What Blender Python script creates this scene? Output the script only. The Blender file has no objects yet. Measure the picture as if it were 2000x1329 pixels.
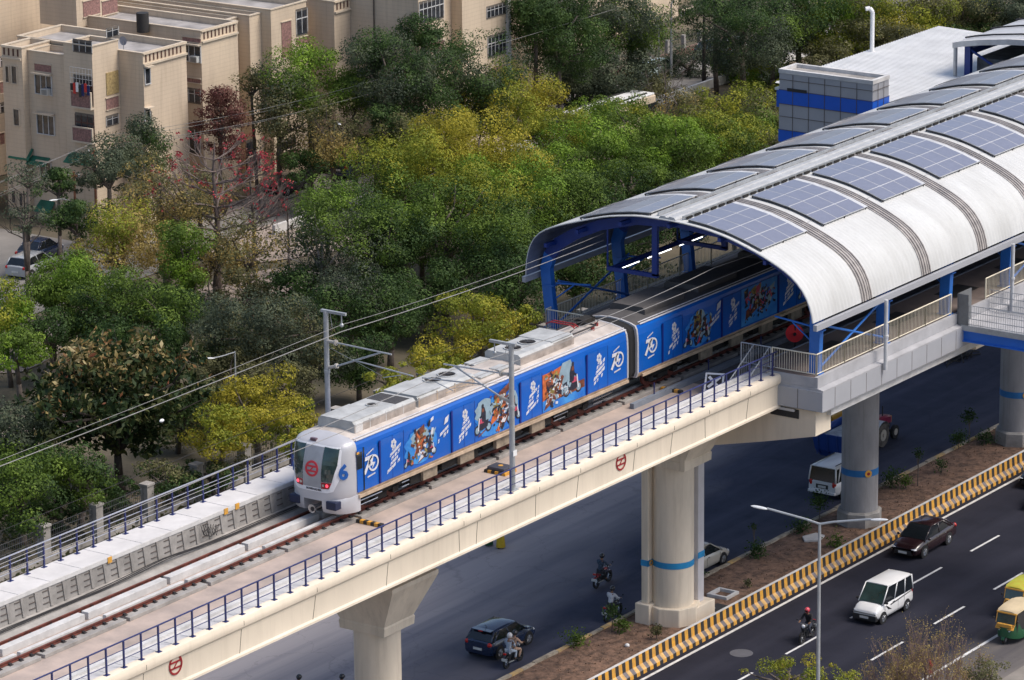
import bpy, bmesh, math, random
import numpy as np
from mathutils import Vector, Matrix, Euler

sc = bpy.context.scene
rnd = random.Random(7)
R = 12.7                                   # rail level above the road

# ------------------------------------------------------------------ camera
CAM = np.array([-137.7367, -105.0849, 69.6797]); FPX = 8000.0
YAW, PITCH, ROLL = 0.61091279, -0.27449407, -0.01030091
_f = np.array([math.cos(PITCH)*math.cos(YAW), math.cos(PITCH)*math.sin(YAW), math.sin(PITCH)])
_r = np.array([math.sin(YAW), -math.cos(YAW), 0.0]); _u = np.cross(_r, _f)
_r2 = math.cos(ROLL)*_r + math.sin(ROLL)*_u; _u2 = -math.sin(ROLL)*_r + math.cos(ROLL)*_u
cd = bpy.data.cameras.new('camera'); cam = bpy.data.objects.new('camera', cd)
sc.collection.objects.link(cam); sc.camera = cam
cam.matrix_world = Matrix(((_r2[0], _u2[0], -_f[0], CAM[0]), (_r2[1], _u2[1], -_f[1], CAM[1]),
                           (_r2[2], _u2[2], -_f[2], CAM[2]), (0, 0, 0, 1)))
cd.sensor_width = 36.0; cd.lens = FPX*36/2000.0; cd.clip_start = 1.0; cd.clip_end = 3000.0

# ------------------------------------------------------------------ world, sun, exposure
SUN_AZ = math.radians(-68); SUN_EL = math.radians(56)      # azimuth measured from +X towards +Y
world = bpy.data.worlds.new("World"); sc.world = world; world.use_nodes = True
wn = world.node_tree; wn.nodes.clear()
wo = wn.nodes.new('ShaderNodeOutputWorld'); wb = wn.nodes.new('ShaderNodeBackground')
sk = wn.nodes.new('ShaderNodeTexSky'); sk.sky_type = 'NISHITA'; sk.sun_disc = False
sk.sun_elevation = SUN_EL; sk.sun_rotation = math.radians(90) - SUN_AZ
sk.air_density = 1.0; sk.dust_density = 3.0; sk.ozone_density = 1.0
wb.inputs['Strength'].default_value = 0.125
wn.links.new(sk.outputs['Color'], wb.inputs['Color']); wn.links.new(wb.outputs[0], wo.inputs['Surface'])
sd = bpy.data.lights.new('sun', 'SUN'); sd.energy = 2.2; sd.angle = math.radians(28); sd.color = (1.0, 0.93, 0.84)
sun = bpy.data.objects.new('sun', sd); sc.collection.objects.link(sun)
_sv = Vector((math.cos(SUN_EL)*math.cos(SUN_AZ), math.cos(SUN_EL)*math.sin(SUN_AZ), math.sin(SUN_EL)))
sun.rotation_euler = _sv.to_track_quat('Z', 'Y').to_euler(); sun.location = (0, -60, 90)
sc.view_settings.view_transform = 'Standard'; sc.view_settings.look = 'None'
sc.view_settings.exposure = 0.42; sc.view_settings.gamma = 1.0

# ------------------------------------------------------------------ measuring helpers (photo pixel -> point on a known plane)
def _dir(px, py):
    d = _f*FPX + _r2*(px-1000.0) - _u2*(py-664.5); return d/np.linalg.norm(d)
def hit_z(px, py, z):
    d = _dir(px, py); p = CAM + d*(z-CAM[2])/d[2]; return Vector(p)
def hit_y(px, py, y):
    d = _dir(px, py); return Vector(CAM + d*(y-CAM[1])/d[1])
def hit_x(px, py, x):
    d = _dir(px, py); return Vector(CAM + d*(x-CAM[0])/d[0])

# ------------------------------------------------------------------ materials
def add_streak(nt, b, k):
    """rain streaks and grime patches, part of the weathered surface"""
    L = nt.links; old = b.inputs['Base Color'].links[0].from_socket
    tc = nt.nodes.new('ShaderNodeTexCoord'); mp = nt.nodes.new('ShaderNodeMapping'); mp.inputs['Scale'].default_value = (1.6, 1.6, .10)
    L.new(tc.outputs['Object'], mp.inputs['Vector']); n = nt.nodes.new('ShaderNodeTexNoise'); n.inputs['Scale'].default_value = 2.2; n.inputs['Detail'].default_value = 7; n.inputs['Roughness'].default_value = .7
    L.new(mp.outputs[0], n.inputs['Vector']); mr = nt.nodes.new('ShaderNodeMapRange'); mr.inputs['From Min'].default_value = .50; mr.inputs['From Max'].default_value = .72
    mr.inputs['To Max'].default_value = k; L.new(n.outputs['Fac'], mr.inputs['Value'])
    mx = nt.nodes.new('ShaderNodeMix'); mx.data_type = 'RGBA'; mx.blend_type = 'MULTIPLY'; L.new(mr.outputs[0], mx.inputs['Factor']); L.new(old, mx.inputs['A'])
    mx.inputs['B'].default_value = (.40, .36, .32, 1); L.new(mx.outputs['Result'], b.inputs['Base Color'])
MATS = {}
def mat(name, col, rough=0.7, metal=0.0, var=0.12, scale=1.5, col2=None, bump=0.0, bscale=20.0, spec=0.5,
        coat=0.0, emit=None, estr=0.0, detail=6.0, stretch=None, alpha=None, trans=0.0, streak=0.0):
    """procedural Principled material: base colour broken up by two noises, optional bump"""
    if name in MATS: return MATS[name]
    m = bpy.data.materials.new(name); m.use_nodes = True; nt = m.node_tree
    b = nt.nodes['Principled BSDF']; L = nt.links
    b.inputs['Roughness'].default_value = rough; b.inputs['Metallic'].default_value = metal
    b.inputs['Specular IOR Level'].default_value = spec
    if coat: b.inputs['Coat Weight'].default_value = coat; b.inputs['Coat Roughness'].default_value = 0.06
    if trans: b.inputs['Transmission Weight'].default_value = trans
    if emit:
        b.inputs['Emission Color'].default_value = (*emit, 1); b.inputs['Emission Strength'].default_value = estr
    tc = nt.nodes.new('ShaderNodeTexCoord'); src = tc.outputs['Object']
    if stretch:
        mp = nt.nodes.new('ShaderNodeMapping'); mp.inputs['Scale'].default_value = stretch
        L.new(src, mp.inputs['Vector']); src = mp.outputs['Vector']
    n1 = nt.nodes.new('ShaderNodeTexNoise'); n1.inputs['Scale'].default_value = scale
    n1.inputs['Detail'].default_value = detail; n1.inputs['Roughness'].default_value = 0.62
    L.new(src, n1.inputs['Vector'])
    cr = nt.nodes.new('ShaderNodeValToRGB'); L.new(n1.outputs['Fac'], cr.inputs['Fac'])
    c = np.array(col[:3]); c2 = np.array(col2[:3]) if col2 is not None else c*(1-var*1.6)
    cr.color_ramp.elements[0].position = 0.32; cr.color_ramp.elements[1].position = 0.68
    cr.color_ramp.elements[0].color = (*c2, 1)
    cr.color_ramp.elements[1].color = (*np.clip(c*(1+var*0.6), 0, 1), 1)
    L.new(cr.outputs['Color'], b.inputs['Base Color'])
    if bump:
        n2 = nt.nodes.new('ShaderNodeTexNoise'); n2.inputs['Scale'].default_value = bscale; n2.inputs['Detail'].default_value = 4
        L.new(src, n2.inputs['Vector'])
        bp = nt.nodes.new('ShaderNodeBump'); bp.inputs['Strength'].default_value = bump; bp.inputs['Distance'].default_value = 0.05
        L.new(n2.outputs['Fac'], bp.inputs['Height']); L.new(bp.outputs['Normal'], b.inputs['Normal'])
    if streak: add_streak(nt, b, streak)
    MATS[name] = m; return m

def leaf_mat(name, ca, cb, cc=None, trans=0.35, seed=0.0):
    """foliage: colour random per leaf plus clump noise, part translucent"""
    if name in MATS: return MATS[name]
    m = bpy.data.materials.new(name); m.use_nodes = True; nt = m.node_tree; L = nt.links; nt.nodes.clear()
    out = nt.nodes.new('ShaderNodeOutputMaterial'); df = nt.nodes.new('ShaderNodeBsdfPrincipled')
    df.inputs['Roughness'].default_value = 0.62; df.inputs['Specular IOR Level'].default_value = 0.25
    tr = nt.nodes.new('ShaderNodeBsdfTranslucent'); mx = nt.nodes.new('ShaderNodeMixShader'); mx.inputs['Fac'].default_value = trans
    geo = nt.nodes.new('ShaderNodeNewGeometry'); tc = nt.nodes.new('ShaderNodeTexCoord')
    nz = nt.nodes.new('ShaderNodeTexNoise'); nz.inputs['Scale'].default_value = 0.75; nz.inputs['Detail'].default_value = 3
    L.new(tc.outputs['Object'], nz.inputs['Vector'])
    ad = nt.nodes.new('ShaderNodeMath'); ad.operation = 'MULTIPLY_ADD'
    L.new(geo.outputs['Random Per Island'], ad.inputs[0]); ad.inputs[1].default_value = 0.34
    sb = nt.nodes.new('ShaderNodeMath'); sb.operation = 'MULTIPLY_ADD'; sb.inputs[1].default_value = 2.1; sb.inputs[2].default_value = -0.70
    L.new(nz.outputs['Fac'], sb.inputs[0]); L.new(sb.outputs[0], ad.inputs[2])
    cr = nt.nodes.new('ShaderNodeValToRGB'); L.new(ad.outputs[0], cr.inputs['Fac'])
    e = cr.color_ramp.elements
    e[0].position = 0.12; e[0].color = (*ca, 1); e[1].position = 0.95; e[1].color = (*(cc or cb), 1)
    k = e.new(0.55); k.color = (*cb, 1)
    L.new(cr.outputs['Color'], df.inputs['Base Color']); L.new(cr.outputs['Color'], tr.inputs['Color'])
    L.new(df.outputs[0], mx.inputs[1]); L.new(tr.outputs[0], mx.inputs[2]); L.new(mx.outputs[0], out.inputs['Surface'])
    MATS[name] = m; return m

# ------------------------------------------------------------------ objects and tags
def tag(o, label=None, cat=None, group=None, kind=None):
    if label: o['label'] = label
    if cat: o['category'] = cat
    if group: o['group'] = group
    if kind: o['kind'] = kind
    return o
def thing(name, label, cat, loc=(0, 0, 0), rz=0.0, group=None):
    o = bpy.data.objects.new(name, None); sc.collection.objects.link(o)
    o.empty_display_size = 0.5; o.location = loc; o.rotation_euler = (0, 0, rz)
    return tag(o, label, cat, group)
def root_loc(p):
    v = Vector((0, 0, 0))
    while p is not None: v = v + Vector(p.location); p = p.parent
    return v
def copy_tree(o, parent=None):
    c = o.copy(); sc.collection.objects.link(c); c.parent = parent
    for ch in list(o.children): copy_tree(ch, c)
    return c

class MB:
    """collects boxes, tubes, prisms... into ONE mesh object"""
    def __init__(s): s.v = []; s.f = []; s.m = []
    def add(s, vs, fs, mi=0):
        n = len(s.v); s.v.extend([tuple(v) for v in vs]); s.f.extend([tuple(i+n for i in f) for f in fs]); s.m.extend([mi]*len(fs)); return s
    def box(s, x0, x1, y0, y1, z0, z1, mi=0):
        return s.add([(x0,y0,z0),(x1,y0,z0),(x1,y1,z0),(x0,y1,z0),(x0,y0,z1),(x1,y0,z1),(x1,y1,z1),(x0,y1,z1)],
                     [(3,2,1,0),(4,5,6,7),(0,1,5,4),(1,2,6,5),(2,3,7,6),(3,0,4,7)], mi)
    def obox(s, c, d, M=None, mi=0):
        M = M or Matrix.Identity(3); c = Vector(c); a, b, h = d[0]/2, d[1]/2, d[2]/2
        vs = [c + M @ Vector(p) for p in ((-a,-b,-h),(a,-b,-h),(a,b,-h),(-a,b,-h),(-a,-b,h),(a,-b,h),(a,b,h),(-a,b,h))]
        return s.add(vs, [(3,2,1,0),(4,5,6,7),(0,1,5,4),(1,2,6,5),(2,3,7,6),(3,0,4,7)], mi)
    def tube(s, p0, p1, r0, r1=None, n=8, mi=0, caps=True):
        p0 = Vector(p0); p1 = Vector(p1); r1 = r0 if r1 is None else r1
        d = p1-p0
        if d.length < 1e-6: return s
        q = d.to_track_quat('Z', 'Y'); vs = []
        for p, r in ((p0, r0), (p1, r1)):
            for k in range(n):
                a = 2*math.pi*k/n; vs.append(p + q @ Vector((r*math.cos(a), r*math.sin(a), 0)))
        fs = [(k, (k+1) % n, n+(k+1) % n, n+k) for k in range(n)]
        if caps: fs += [tuple(range(n-1, -1, -1)), tuple(range(n, 2*n))]
        return s.add(vs, fs, mi)
    def path(s, pts, r, n=6, mi=0):
        for i in range(len(pts)-1):
            ra = r[i] if isinstance(r, (list, tuple)) else r; rb = r[i+1] if isinstance(r, (list, tuple)) else r
            s.tube(pts[i], pts[i+1], ra, rb, n, mi)
        return s
    def prism(s, poly, axis, a, b, mi=0):
        """2-D polygon extruded along axis: 'x' poly=(y,z), 'y' poly=(x,z), 'z' poly=(x,y)"""
        def P(u, v, w): return {'x': (w, u, v), 'y': (u, w, v), 'z': (u, v, w)}[axis]
        n = len(poly); vs = [P(u, v, a) for u, v in poly] + [P(u, v, b) for u, v in poly]
        fs = [(k, (k+1) % n, n+(k+1) % n, n+k) for k in range(n)] + [tuple(range(n-1, -1, -1)), tuple(range(n, 2*n))]
        return s.add(vs, fs, mi)
    def rings(s, rs, mi=0, closed=True, cap0=True, cap1=True):
        n = len(rs[0]); vs = [p for r in rs for p in r]; fs = []
        for i in range(len(rs)-1):
            for k in range(n if closed else n-1):
                k2 = (k+1) % n; fs.append((i*n+k, i*n+k2, (i+1)*n+k2, (i+1)*n+k))
        if cap0: fs.append(tuple(range(n-1, -1, -1)))
        if cap1: fs.append(tuple((len(rs)-1)*n+k for k in range(n)))
        return s.add(vs, fs, mi)
    def disc(s, c, nrm, r, t, n=20, mi=0, r2=None):
        c = Vector(c); nrm = Vector(nrm).normalized(); return s.tube(c, c+nrm*t, r, r2 or r, n, mi)
    def annulus(s, c, nrm, r0, r1, t, n=24, mi=0, up=(0, 0, 1)):
        c = Vector(c); q = Vector(nrm).to_track_quat('Z', 'Y'); nn = Vector(nrm).normalized()*t; vs = []
        for k in range(n):
            a = 2*math.pi*k/n; d = q @ Vector((math.cos(a), math.sin(a), 0))
            vs += [c+d*r0, c+d*r1, c+d*r1+nn, c+d*r0+nn]
        fs = []
        for k in range(n):
            a, b = 4*k, 4*((k+1) % n)
            for i in range(4): fs.append((a+i, b+i, b+(i+1) % 4, a+(i+1) % 4))
        return s.add(vs, fs, mi)
    def ball(s, c, r, nu=12, nv=8, sc3=(1, 1, 1), mi=0):
        c = Vector(c); vs = [c+Vector((0, 0, -r*sc3[2]))]; fs = []
        for j in range(1, nv):
            t = -math.pi/2+math.pi*j/nv
            for k in range(nu):
                a = 2*math.pi*k/nu
                vs.append(c+Vector((r*sc3[0]*math.cos(t)*math.cos(a), r*sc3[1]*math.cos(t)*math.sin(a), r*sc3[2]*math.sin(t))))
        vs.append(c+Vector((0, 0, r*sc3[2]))); last = len(vs)-1
        for k in range(nu): fs.append((0, 1+(k+1) % nu, 1+k))
        for j in range(nv-2):
            for k in range(nu):
                k2 = (k+1) % nu; a = 1+j*nu; fs.append((a+k, a+k2, a+nu+k2, a+nu+k))
        for k in range(nu): fs.append((last, 1+(nv-2)*nu+k, 1+(nv-2)*nu+(k+1) % nu))
        return s.add(vs, fs, mi)
    def build(s, name, m, parent=None, world_co=False, smooth=False, bevel=0.0, fix=True):
        me = bpy.data.meshes.new(name)
        vs = s.v
        if world_co and parent is not None:
            o0 = root_loc(parent); vs = [(a-o0.x, b-o0.y, c-o0.z) for a, b, c in vs]
        me.from_pydata(vs, [], s.f)
        ms = m if isinstance(m, (list, tuple)) else [m]
        for x in ms: me.materials.append(x)
        if len(ms) > 1: me.polygons.foreach_set('material_index', s.m)
        if fix and len(s.f) < 60000:
            bm = bmesh.new(); bm.from_mesh(me); bmesh.ops.recalc_face_normals(bm, faces=bm.faces); bm.to_mesh(me); bm.free()
        if smooth:
            me.polygons.foreach_set('use_smooth', [True]*len(me.polygons))
        me.update()
        o = bpy.data.objects.new(name, me); sc.collection.objects.link(o)
        if smooth and smooth != 'full':
            try: me.set_sharp_from_angle(angle=math.radians(38))
            except Exception: pass
        if bevel:
            md = o.modifiers.new('bevel', 'BEVEL'); md.width = bevel; md.segments = 2; md.limit_method = 'ANGLE'
        if parent is not None: o.parent = parent
        return o

def struct(name, mb, m, **k):
    o = mb.build(name, m, **k); o['kind'] = 'structure'; return o
def text_obj(name, body, size, m, parent, M, extrude=0.004, shear=0.0, bold=0.0, align='CENTER', label=None, sx=1.0, world_co=True):
    cu = bpy.data.curves.new(name, 'FONT'); cu.body = body; cu.size = size; cu.extrude = extrude; cu.shear = shear
    cu.offset = bold; cu.align_x = align; cu.align_y = 'CENTER'; cu.resolution_u = 2
    to = bpy.data.objects.new(name, cu); sc.collection.objects.link(to)
    bpy.context.view_layer.update()
    me = bpy.data.meshes.new_from_object(to.evaluated_get(bpy.context.evaluated_depsgraph_get()))
    bpy.data.objects.remove(to)
    if sx != 1.0: me.transform(Matrix.Diagonal((sx, 1, 1, 1)))
    me.transform(M)
    if world_co and parent is not None: me.transform(Matrix.Translation(-root_loc(parent)))
    me.materials.clear(); me.materials.append(m); me.name = name
    o = bpy.data.objects.new(name, me); sc.collection.objects.link(o); o.parent = parent
    if label: o['label'] = label
    return o
# ------------------------------------------------------------------ shared materials
M_conc = mat('grey_concrete', (0.36, 0.34, 0.32), 0.85, var=0.22, scale=0.9, bump=0.25, bscale=8)
M_concl = mat('pale_concrete', (0.60, 0.59, 0.58), 0.8, var=0.14, scale=1.3, bump=0.15, bscale=14)
M_beige = mat('cream_painted_concrete', (0.76, 0.665, 0.535), 0.75, var=0.07, scale=0.5, bump=0.08, bscale=6, stretch=(0.6, 1, 0.25), streak=.16)
M_beige2 = mat('cream_pier_concrete', (0.78, 0.68, 0.55), 0.8, var=0.10, scale=0.7, bump=0.12, bscale=5, stretch=(1, 1, 0.3), streak=.28)
M_joint = mat('dark_joint', (0.12, 0.10, 0.085), 0.9)
M_pink = mat('dusty_deck_concrete', (0.45, 0.36, 0.31), 0.9, var=0.3, scale=0.45, col2=(0.31, 0.26, 0.235), bump=0.2, bscale=7)
M_rail = mat('rusty_rail_steel', (0.17, 0.05, 0.035), 0.75, var=0.35, scale=3)
M_clip = mat('dark_iron', (0.03, 0.028, 0.03), 0.7)
M_navy = mat('navy_paint', (0.022, 0.03, 0.13), 0.45, var=0.1)
M_galv = mat('galvanised_steel', (0.42, 0.44, 0.46), 0.45, metal=0.35, var=0.14, scale=2)
M_blue = mat('station_blue_paint', (0.016, 0.14, 0.50), 0.45, var=0.12, scale=1.0)
M_blued = mat('deep_and_shaded_blue', (0.008, 0.035, 0.22), 0.5, var=0.12)  # purlin blue; on rafters and inner columns it holds the under-roof shade
M_blueb = mat('bright_blue_band', (0.015, 0.17, 0.48), 0.5, var=0.06)
M_ivory = mat('ivory_railing_paint', (0.72, 0.66, 0.52), 0.55, var=0.06)
M_clad = mat('grey_cladding_panel', (0.36, 0.37, 0.40), 0.42, var=0.05, scale=0.5)
M_clad2 = mat('grey_ledge', (0.40, 0.40, 0.42), 0.7, var=0.12, scale=0.8)
M_yel = mat('safety_yellow', (0.70, 0.34, 0.03), 0.7, var=0.2, scale=5, col2=(.50, .27, .07), detail=9)
M_blk = mat('black_paint', (0.018, 0.018, 0.02), 0.7, var=0.2, scale=5, col2=(.035, .032, .03), detail=9)
M_wht = mat('white_paint', (0.78, 0.78, 0.78), 0.55, var=0.06)
M_red = mat('red_paint', (0.55, 0.02, 0.02), 0.45, var=0.06)
M_dred = mat('dark_red_emblem', (0.30, 0.015, 0.02), 0.6)
M_tyre = mat('tyre_rubber', (0.018, 0.018, 0.02), 0.85)
M_glass = mat('dark_glass', (0.012, 0.016, 0.02), 0.08, spec=0.8, var=0.2)
M_glassb = mat('greenish_glass', (0.02, 0.05, 0.05), 0.07, spec=0.9, var=0.3)
M_chrome = mat('alloy_metal', (0.55, 0.56, 0.58), 0.25, metal=0.8)
M_skin = mat('brown_skin', (0.25, 0.13, 0.08), 0.6)
M_bark = mat('grey_brown_bark', (0.13, 0.105, 0.09), 0.9, var=0.3, scale=4)
M_barkd = mat('dark_bark', (0.05, 0.04, 0.035), 0.9, var=0.3, scale=4)
M_barkp = mat('pale_bark', (0.30, 0.26, 0.24), 0.85, var=0.3, scale=4)

# ------------------------------------------------------------------ ground, roads
def sheet(name, x0, x1, y0, y1, z, m, nx=1, ny=1):
    b = MB()
    for i in range(nx):
        for j in range(ny):
            xa = x0+(x1-x0)*i/nx; xb = x0+(x1-x0)*(i+1)/nx; ya = y0+(y1-y0)*j/ny; yb = y0+(y1-y0)*(j+1)/ny
            b.add([(xa, ya, z), (xb, ya, z), (xb, yb, z), (xa, yb, z)], [(0, 1, 2, 3)])
    return struct(name, b, m)
M_ground = mat('dusty_park_soil', (0.15, 0.12, 0.085), 0.95, var=0.4, scale=0.12, col2=(0.03, 0.035, 0.018), bump=0.4, bscale=2.5)

def asphalt(name, ca, cb, y_a, y_b, cdust, xk=0.0):
    """asphalt whose colour really changes across the carriageway: dust lies thicker beyond y_a, fully by y_b"""
    m = mat(name, ca, 0.88, var=0.12, scale=0.5, col2=cb, bump=0.12, bscale=40, spec=.22)
    nt = m.node_tree; L = nt.links; b = nt.nodes['Principled BSDF']
    old = b.inputs['Base Color'].links[0].from_socket
    tc = nt.nodes.new('ShaderNodeTexCoord'); sx = nt.nodes.new('ShaderNodeSeparateXYZ'); L.new(tc.outputs['Object'], sx.inputs[0])
    nz = nt.nodes.new('ShaderNodeTexNoise'); nz.inputs['Scale'].default_value = 0.22; nz.inputs['Detail'].default_value = 5
    mp = nt.nodes.new('ShaderNodeMapping'); mp.inputs['Scale'].default_value = (0.35, 1, 1)
    L.new(tc.outputs['Object'], mp.inputs['Vector']); L.new(mp.outputs[0], nz.inputs['Vector'])
    ad = nt.nodes.new('ShaderNodeMath'); ad.operation = 'MULTIPLY_ADD'; ad.inputs[1].default_value = 7.0
    xg = nt.nodes.new('ShaderNodeMath'); xg.operation = 'MULTIPLY_ADD'; xg.inputs[1].default_value = xk; L.new(sx.outputs['X'], xg.inputs[0]); L.new(sx.outputs['Y'], xg.inputs[2])
    L.new(nz.outputs['Fac'], ad.inputs[0]); L.new(xg.outputs[0], ad.inputs[2])
    mr = nt.nodes.new('ShaderNodeMapRange'); mr.inputs['From Min'].default_value = y_a+3.5; mr.inputs['From Max'].default_value = y_b+3.5
    L.new(ad.outputs[0], mr.inputs['Value'])
    mx = nt.nodes.new('ShaderNodeMix'); mx.data_type = 'RGBA'
    L.new(mr.outputs[0], mx.inputs['Factor']); L.new(old, mx.inputs['A']); mx.inputs['B'].default_value = (*cdust, 1)
    # cracks and tyre-polished tracks
    vo = nt.nodes.new('ShaderNodeTexVoronoi'); vo.feature = 'DISTANCE_TO_EDGE'; vo.inputs['Scale'].default_value = .28
    nd = nt.nodes.new('ShaderNodeTexNoise'); nd.inputs['Scale'].default_value = 1.2; nd.inputs['Detail'].default_value = 4
    vm = nt.nodes.new('ShaderNodeVectorMath'); vm.operation = 'MULTIPLY_ADD'; vm.inputs[1].default_value = (1.6, 1.6, 0); L.new(tc.outputs['Object'], nd.inputs['Vector'])
    L.new(nd.outputs['Color'], vm.inputs[0]); L.new(tc.outputs['Object'], vm.inputs[2]); L.new(vm.outputs[0], vo.inputs['Vector'])
    m1 = nt.nodes.new('ShaderNodeMapRange'); m1.inputs['From Max'].default_value = .012; m1.inputs['To Min'].default_value = .18; m1.inputs['To Max'].default_value = 0; L.new(vo.outputs['Distance'], m1.inputs['Value'])
    n4 = nt.nodes.new('ShaderNodeTexNoise'); n4.inputs['Scale'].default_value = .5; mp4 = nt.nodes.new('ShaderNodeMapping'); mp4.inputs['Scale'].default_value = (.05, 1.6, 1); n4.inputs['Detail'].default_value = 5
    L.new(tc.outputs['Object'], mp4.inputs['Vector']); L.new(mp4.outputs[0], n4.inputs['Vector'])
    m4 = nt.nodes.new('ShaderNodeMapRange'); m4.inputs['From Min'].default_value = .45; m4.inputs['From Max'].default_value = .7; m4.inputs['To Max'].default_value = .5; L.new(n4.outputs['Fac'], m4.inputs['Value'])
    x1 = nt.nodes.new('ShaderNodeMix'); x1.data_type = 'RGBA'; L.new(m4.outputs[0], x1.inputs['Factor']); L.new(mx.outputs['Result'], x1.inputs['A']); x1.inputs['B'].default_value = (ca[0]*1.8, ca[1]*1.75, ca[2]*1.6, 1)
    x2 = nt.nodes.new('ShaderNodeMix'); x2.data_type = 'RGBA'; L.new(m1.outputs[0], x2.inputs['Factor']); L.new(x1.outputs['Result'], x2.inputs['A']); x2.inputs['B'].default_value = (.012, .012, .014, 1)
    L.new(x2.outputs['Result'], b.inputs['Base Color']); return m
M_asf = asphalt('dark_asphalt', (0.018, 0.019, 0.031), (0.013, 0.014, 0.024), -13.5, -17.5, (0.20, 0.18, 0.165))
M_asn = asphalt('dusty_asphalt', (0.050, 0.056, 0.088), (0.034, 0.041, 0.068), 0.3, 6.5, (0.34, 0.315, 0.32), -.20)
g = sheet('ground', -700, 2200, -700, 1800, -0.05, M_ground)
sheet('road', -160, 420, -17.6, -2.4, 0.0, M_asf)
sheet('road', -160, 420, 2.3, 24.0, 0.0, M_asn)
sheet('verge', -160, 420, -60, -17.2, -0.012, mat('dusty_verge', (0.30, 0.27, 0.24), 0.95, var=0.25, scale=0.3, bump=0.3, bscale=5))
# residential street and footpath behind the park
M_street = mat('worn_street_surface', (0.24, 0.225, 0.21), 0.9, var=0.2, scale=0.2, bump=0.15, bscale=8)
sheet('residential_road', -60, 360, 66.3, 71.6, 0.004, M_street)
sheet('pavement', -60, 360, 71.6, 74.2, 0.05, mat('pavement_slabs', (0.30, 0.27, 0.25), 0.9, var=0.25, scale=0.5))
sheet('parking_apron', 40, 69, 71.8, 92, 0.06, M_street)
M_path = mat('sandy_path', (0.33, 0.27, 0.235), 0.95, var=0.2, scale=0.4, bump=0.3, bscale=4)
b = MB()
for (px, py, w) in ((18, 700, 2.6), (70, 830, 2.2), (560, 470, 4.0), (640, 560, 1.6), (500, 560, 3.4), (150, 640, 2)):
    c = hit_z(px, py, 0.02); n = 12
    b.add([(c.x+w*1.6*math.cos(a)*rnd.uniform(.8, 1.2), c.y+w*math.sin(a)*rnd.uniform(.8, 1.2), 0.02) for a in [2*math.pi*k/n for k in range(n)]], [tuple(range(n))])
struct('bare_soil', b, M_path)

# painted markings (4 mm above the asphalt)
M_line = mat('road_paint', (0.66, 0.66, 0.66), 0.7, var=0.2, scale=3)
b = MB(); z = 0.005
b.add([(-160, -3.22, z), (420, -3.22, z), (420, -3.04, z), (-160, -3.04, z)], [(0, 1, 2, 3)])
b.add([(-160, -14.57, z), (420, -14.57, z), (420, -14.39, z), (-160, -14.39, z)], [(0, 1, 2, 3)])
for k in range(-14, 30):
    for y0, xs in ((-7.08, 25.44), (-11.02, 26.99)):
        xa = xs+6.28*k
        b.add([(xa, y0-.07, z), (xa+3.15, y0-.07, z), (xa+3.15, y0+.07, z), (xa, y0+.07, z)], [(0, 1, 2, 3)])
struct('road_markings', b, M_line)
# manhole ring in the asphalt
b = MB(); c = hit_z(1448, 1276, 0.006); b.annulus((c.x, c.y, 0.004), (0, 0, 1), .5, .58, .004, 24); b.disc((c.x, c.y, 0.003), (0, 0, 1), .5, .003, 24)
tag(b.build('manhole_cover', mat('worn_iron', (0.10, 0.10, 0.115), 0.7)), 'round iron manhole cover sunk in the dark asphalt of the near road', 'manhole cover')

# median: soil bed between barrier and kerb
M_soil = mat('red_brown_median_soil', (0.21, 0.125, 0.085), 0.98, var=0.45, scale=2.6, col2=(0.06, 0.038, 0.028), bump=1.0, bscale=5, detail=9)
nx, ny = 420, 24; xs = np.linspace(-60, 170, nx); ys = np.linspace(-2.25, 2.08, ny)
rs = np.random.RandomState(3); hgt = rs.rand(nx, ny)*0.10 + 0.16
hgt[:, 0] = .16; hgt[:, -1] = .16
for _ in range(2): hgt = (hgt+np.roll(hgt, 1, 0)+np.roll(hgt, 1, 1))/3*1.02
vs = [(xs[i], ys[j], float(hgt[i, j])) for i in range(nx) for j in range(ny)]
fs = [(i*ny+j, (i+1)*ny+j, (i+1)*ny+j+1, i*ny+j+1) for i in range(nx-1) for j in range(ny-1)]
b = MB(); b.add(vs, fs); struct('median_soil', b, M_soil, smooth='full')
b = MB()
M_kerb = mat('worn_kerb', (0.40, 0.35, 0.28), 0.9, var=0.35, scale=1.8, col2=(0.20, 0.17, 0.13), bump=0.3, bscale=10)
M_kerby = mat('faded_yellow_kerb', (0.50, 0.33, 0.12), 0.9, var=0.4, scale=2.2, col2=(0.28, 0.23, 0.17))
k = 0; x = -60.0
while x < 170:
    w = 0.98; b.box(x+rnd.uniform(0, .02), x+w, 2.08, 2.30+rnd.uniform(-.012, .012), 0, 0.30+rnd.uniform(-.02, .02), 1 if (k % 2 and rnd.random() < .6) else 0); x += 1.0; k += 1
struct('kerb', b, [M_kerb, M_kerby])

# crash barrier, black and yellow
b = MB(); x = -50.0; k = 0; w = 0.296
M_yf = mat('faded_yellow_paint', (0.62, 0.38, 0.14), 0.75, var=0.3, scale=3)
M_gf = mat('faded_grey_paint', (0.17, 0.155, 0.17), 0.8, var=0.3, scale=3)
yl = [-2.30, -2.30, -2.36, -2.40, -2.66, -2.72]; zl = [0.0, 0.86, 0.90, 0.86, 0.38, 0.0]
while x < 165:
    xb = x+w; y = k % 2 == 0
    for j, mi in ((1, 2), (2, 2), (3, 0 if y else 1), (4, 3 if y else 4)):
        pass
    def q(a0, z0, a1, z1, mi): b.add([(x, a0, z0), (xb, a0, z0), (xb, a1, z1), (x, a1, z1)], [(0, 1, 2, 3)], mi)
    q(-2.28, 0.0, -2.28, 0.92, 2); q(-2.28, 0.92, -2.46, 0.92, 5)
    q(-2.46, 0.92, -2.50, 0.42, 0 if y else 1)
    q(-2.50, 0.42, -2.74, 0.20, 3 if y else 4)
    q(-2.74, 0.20, -2.76, 0.0, 0 if y else 1)
    x = xb; k += 1
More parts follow.
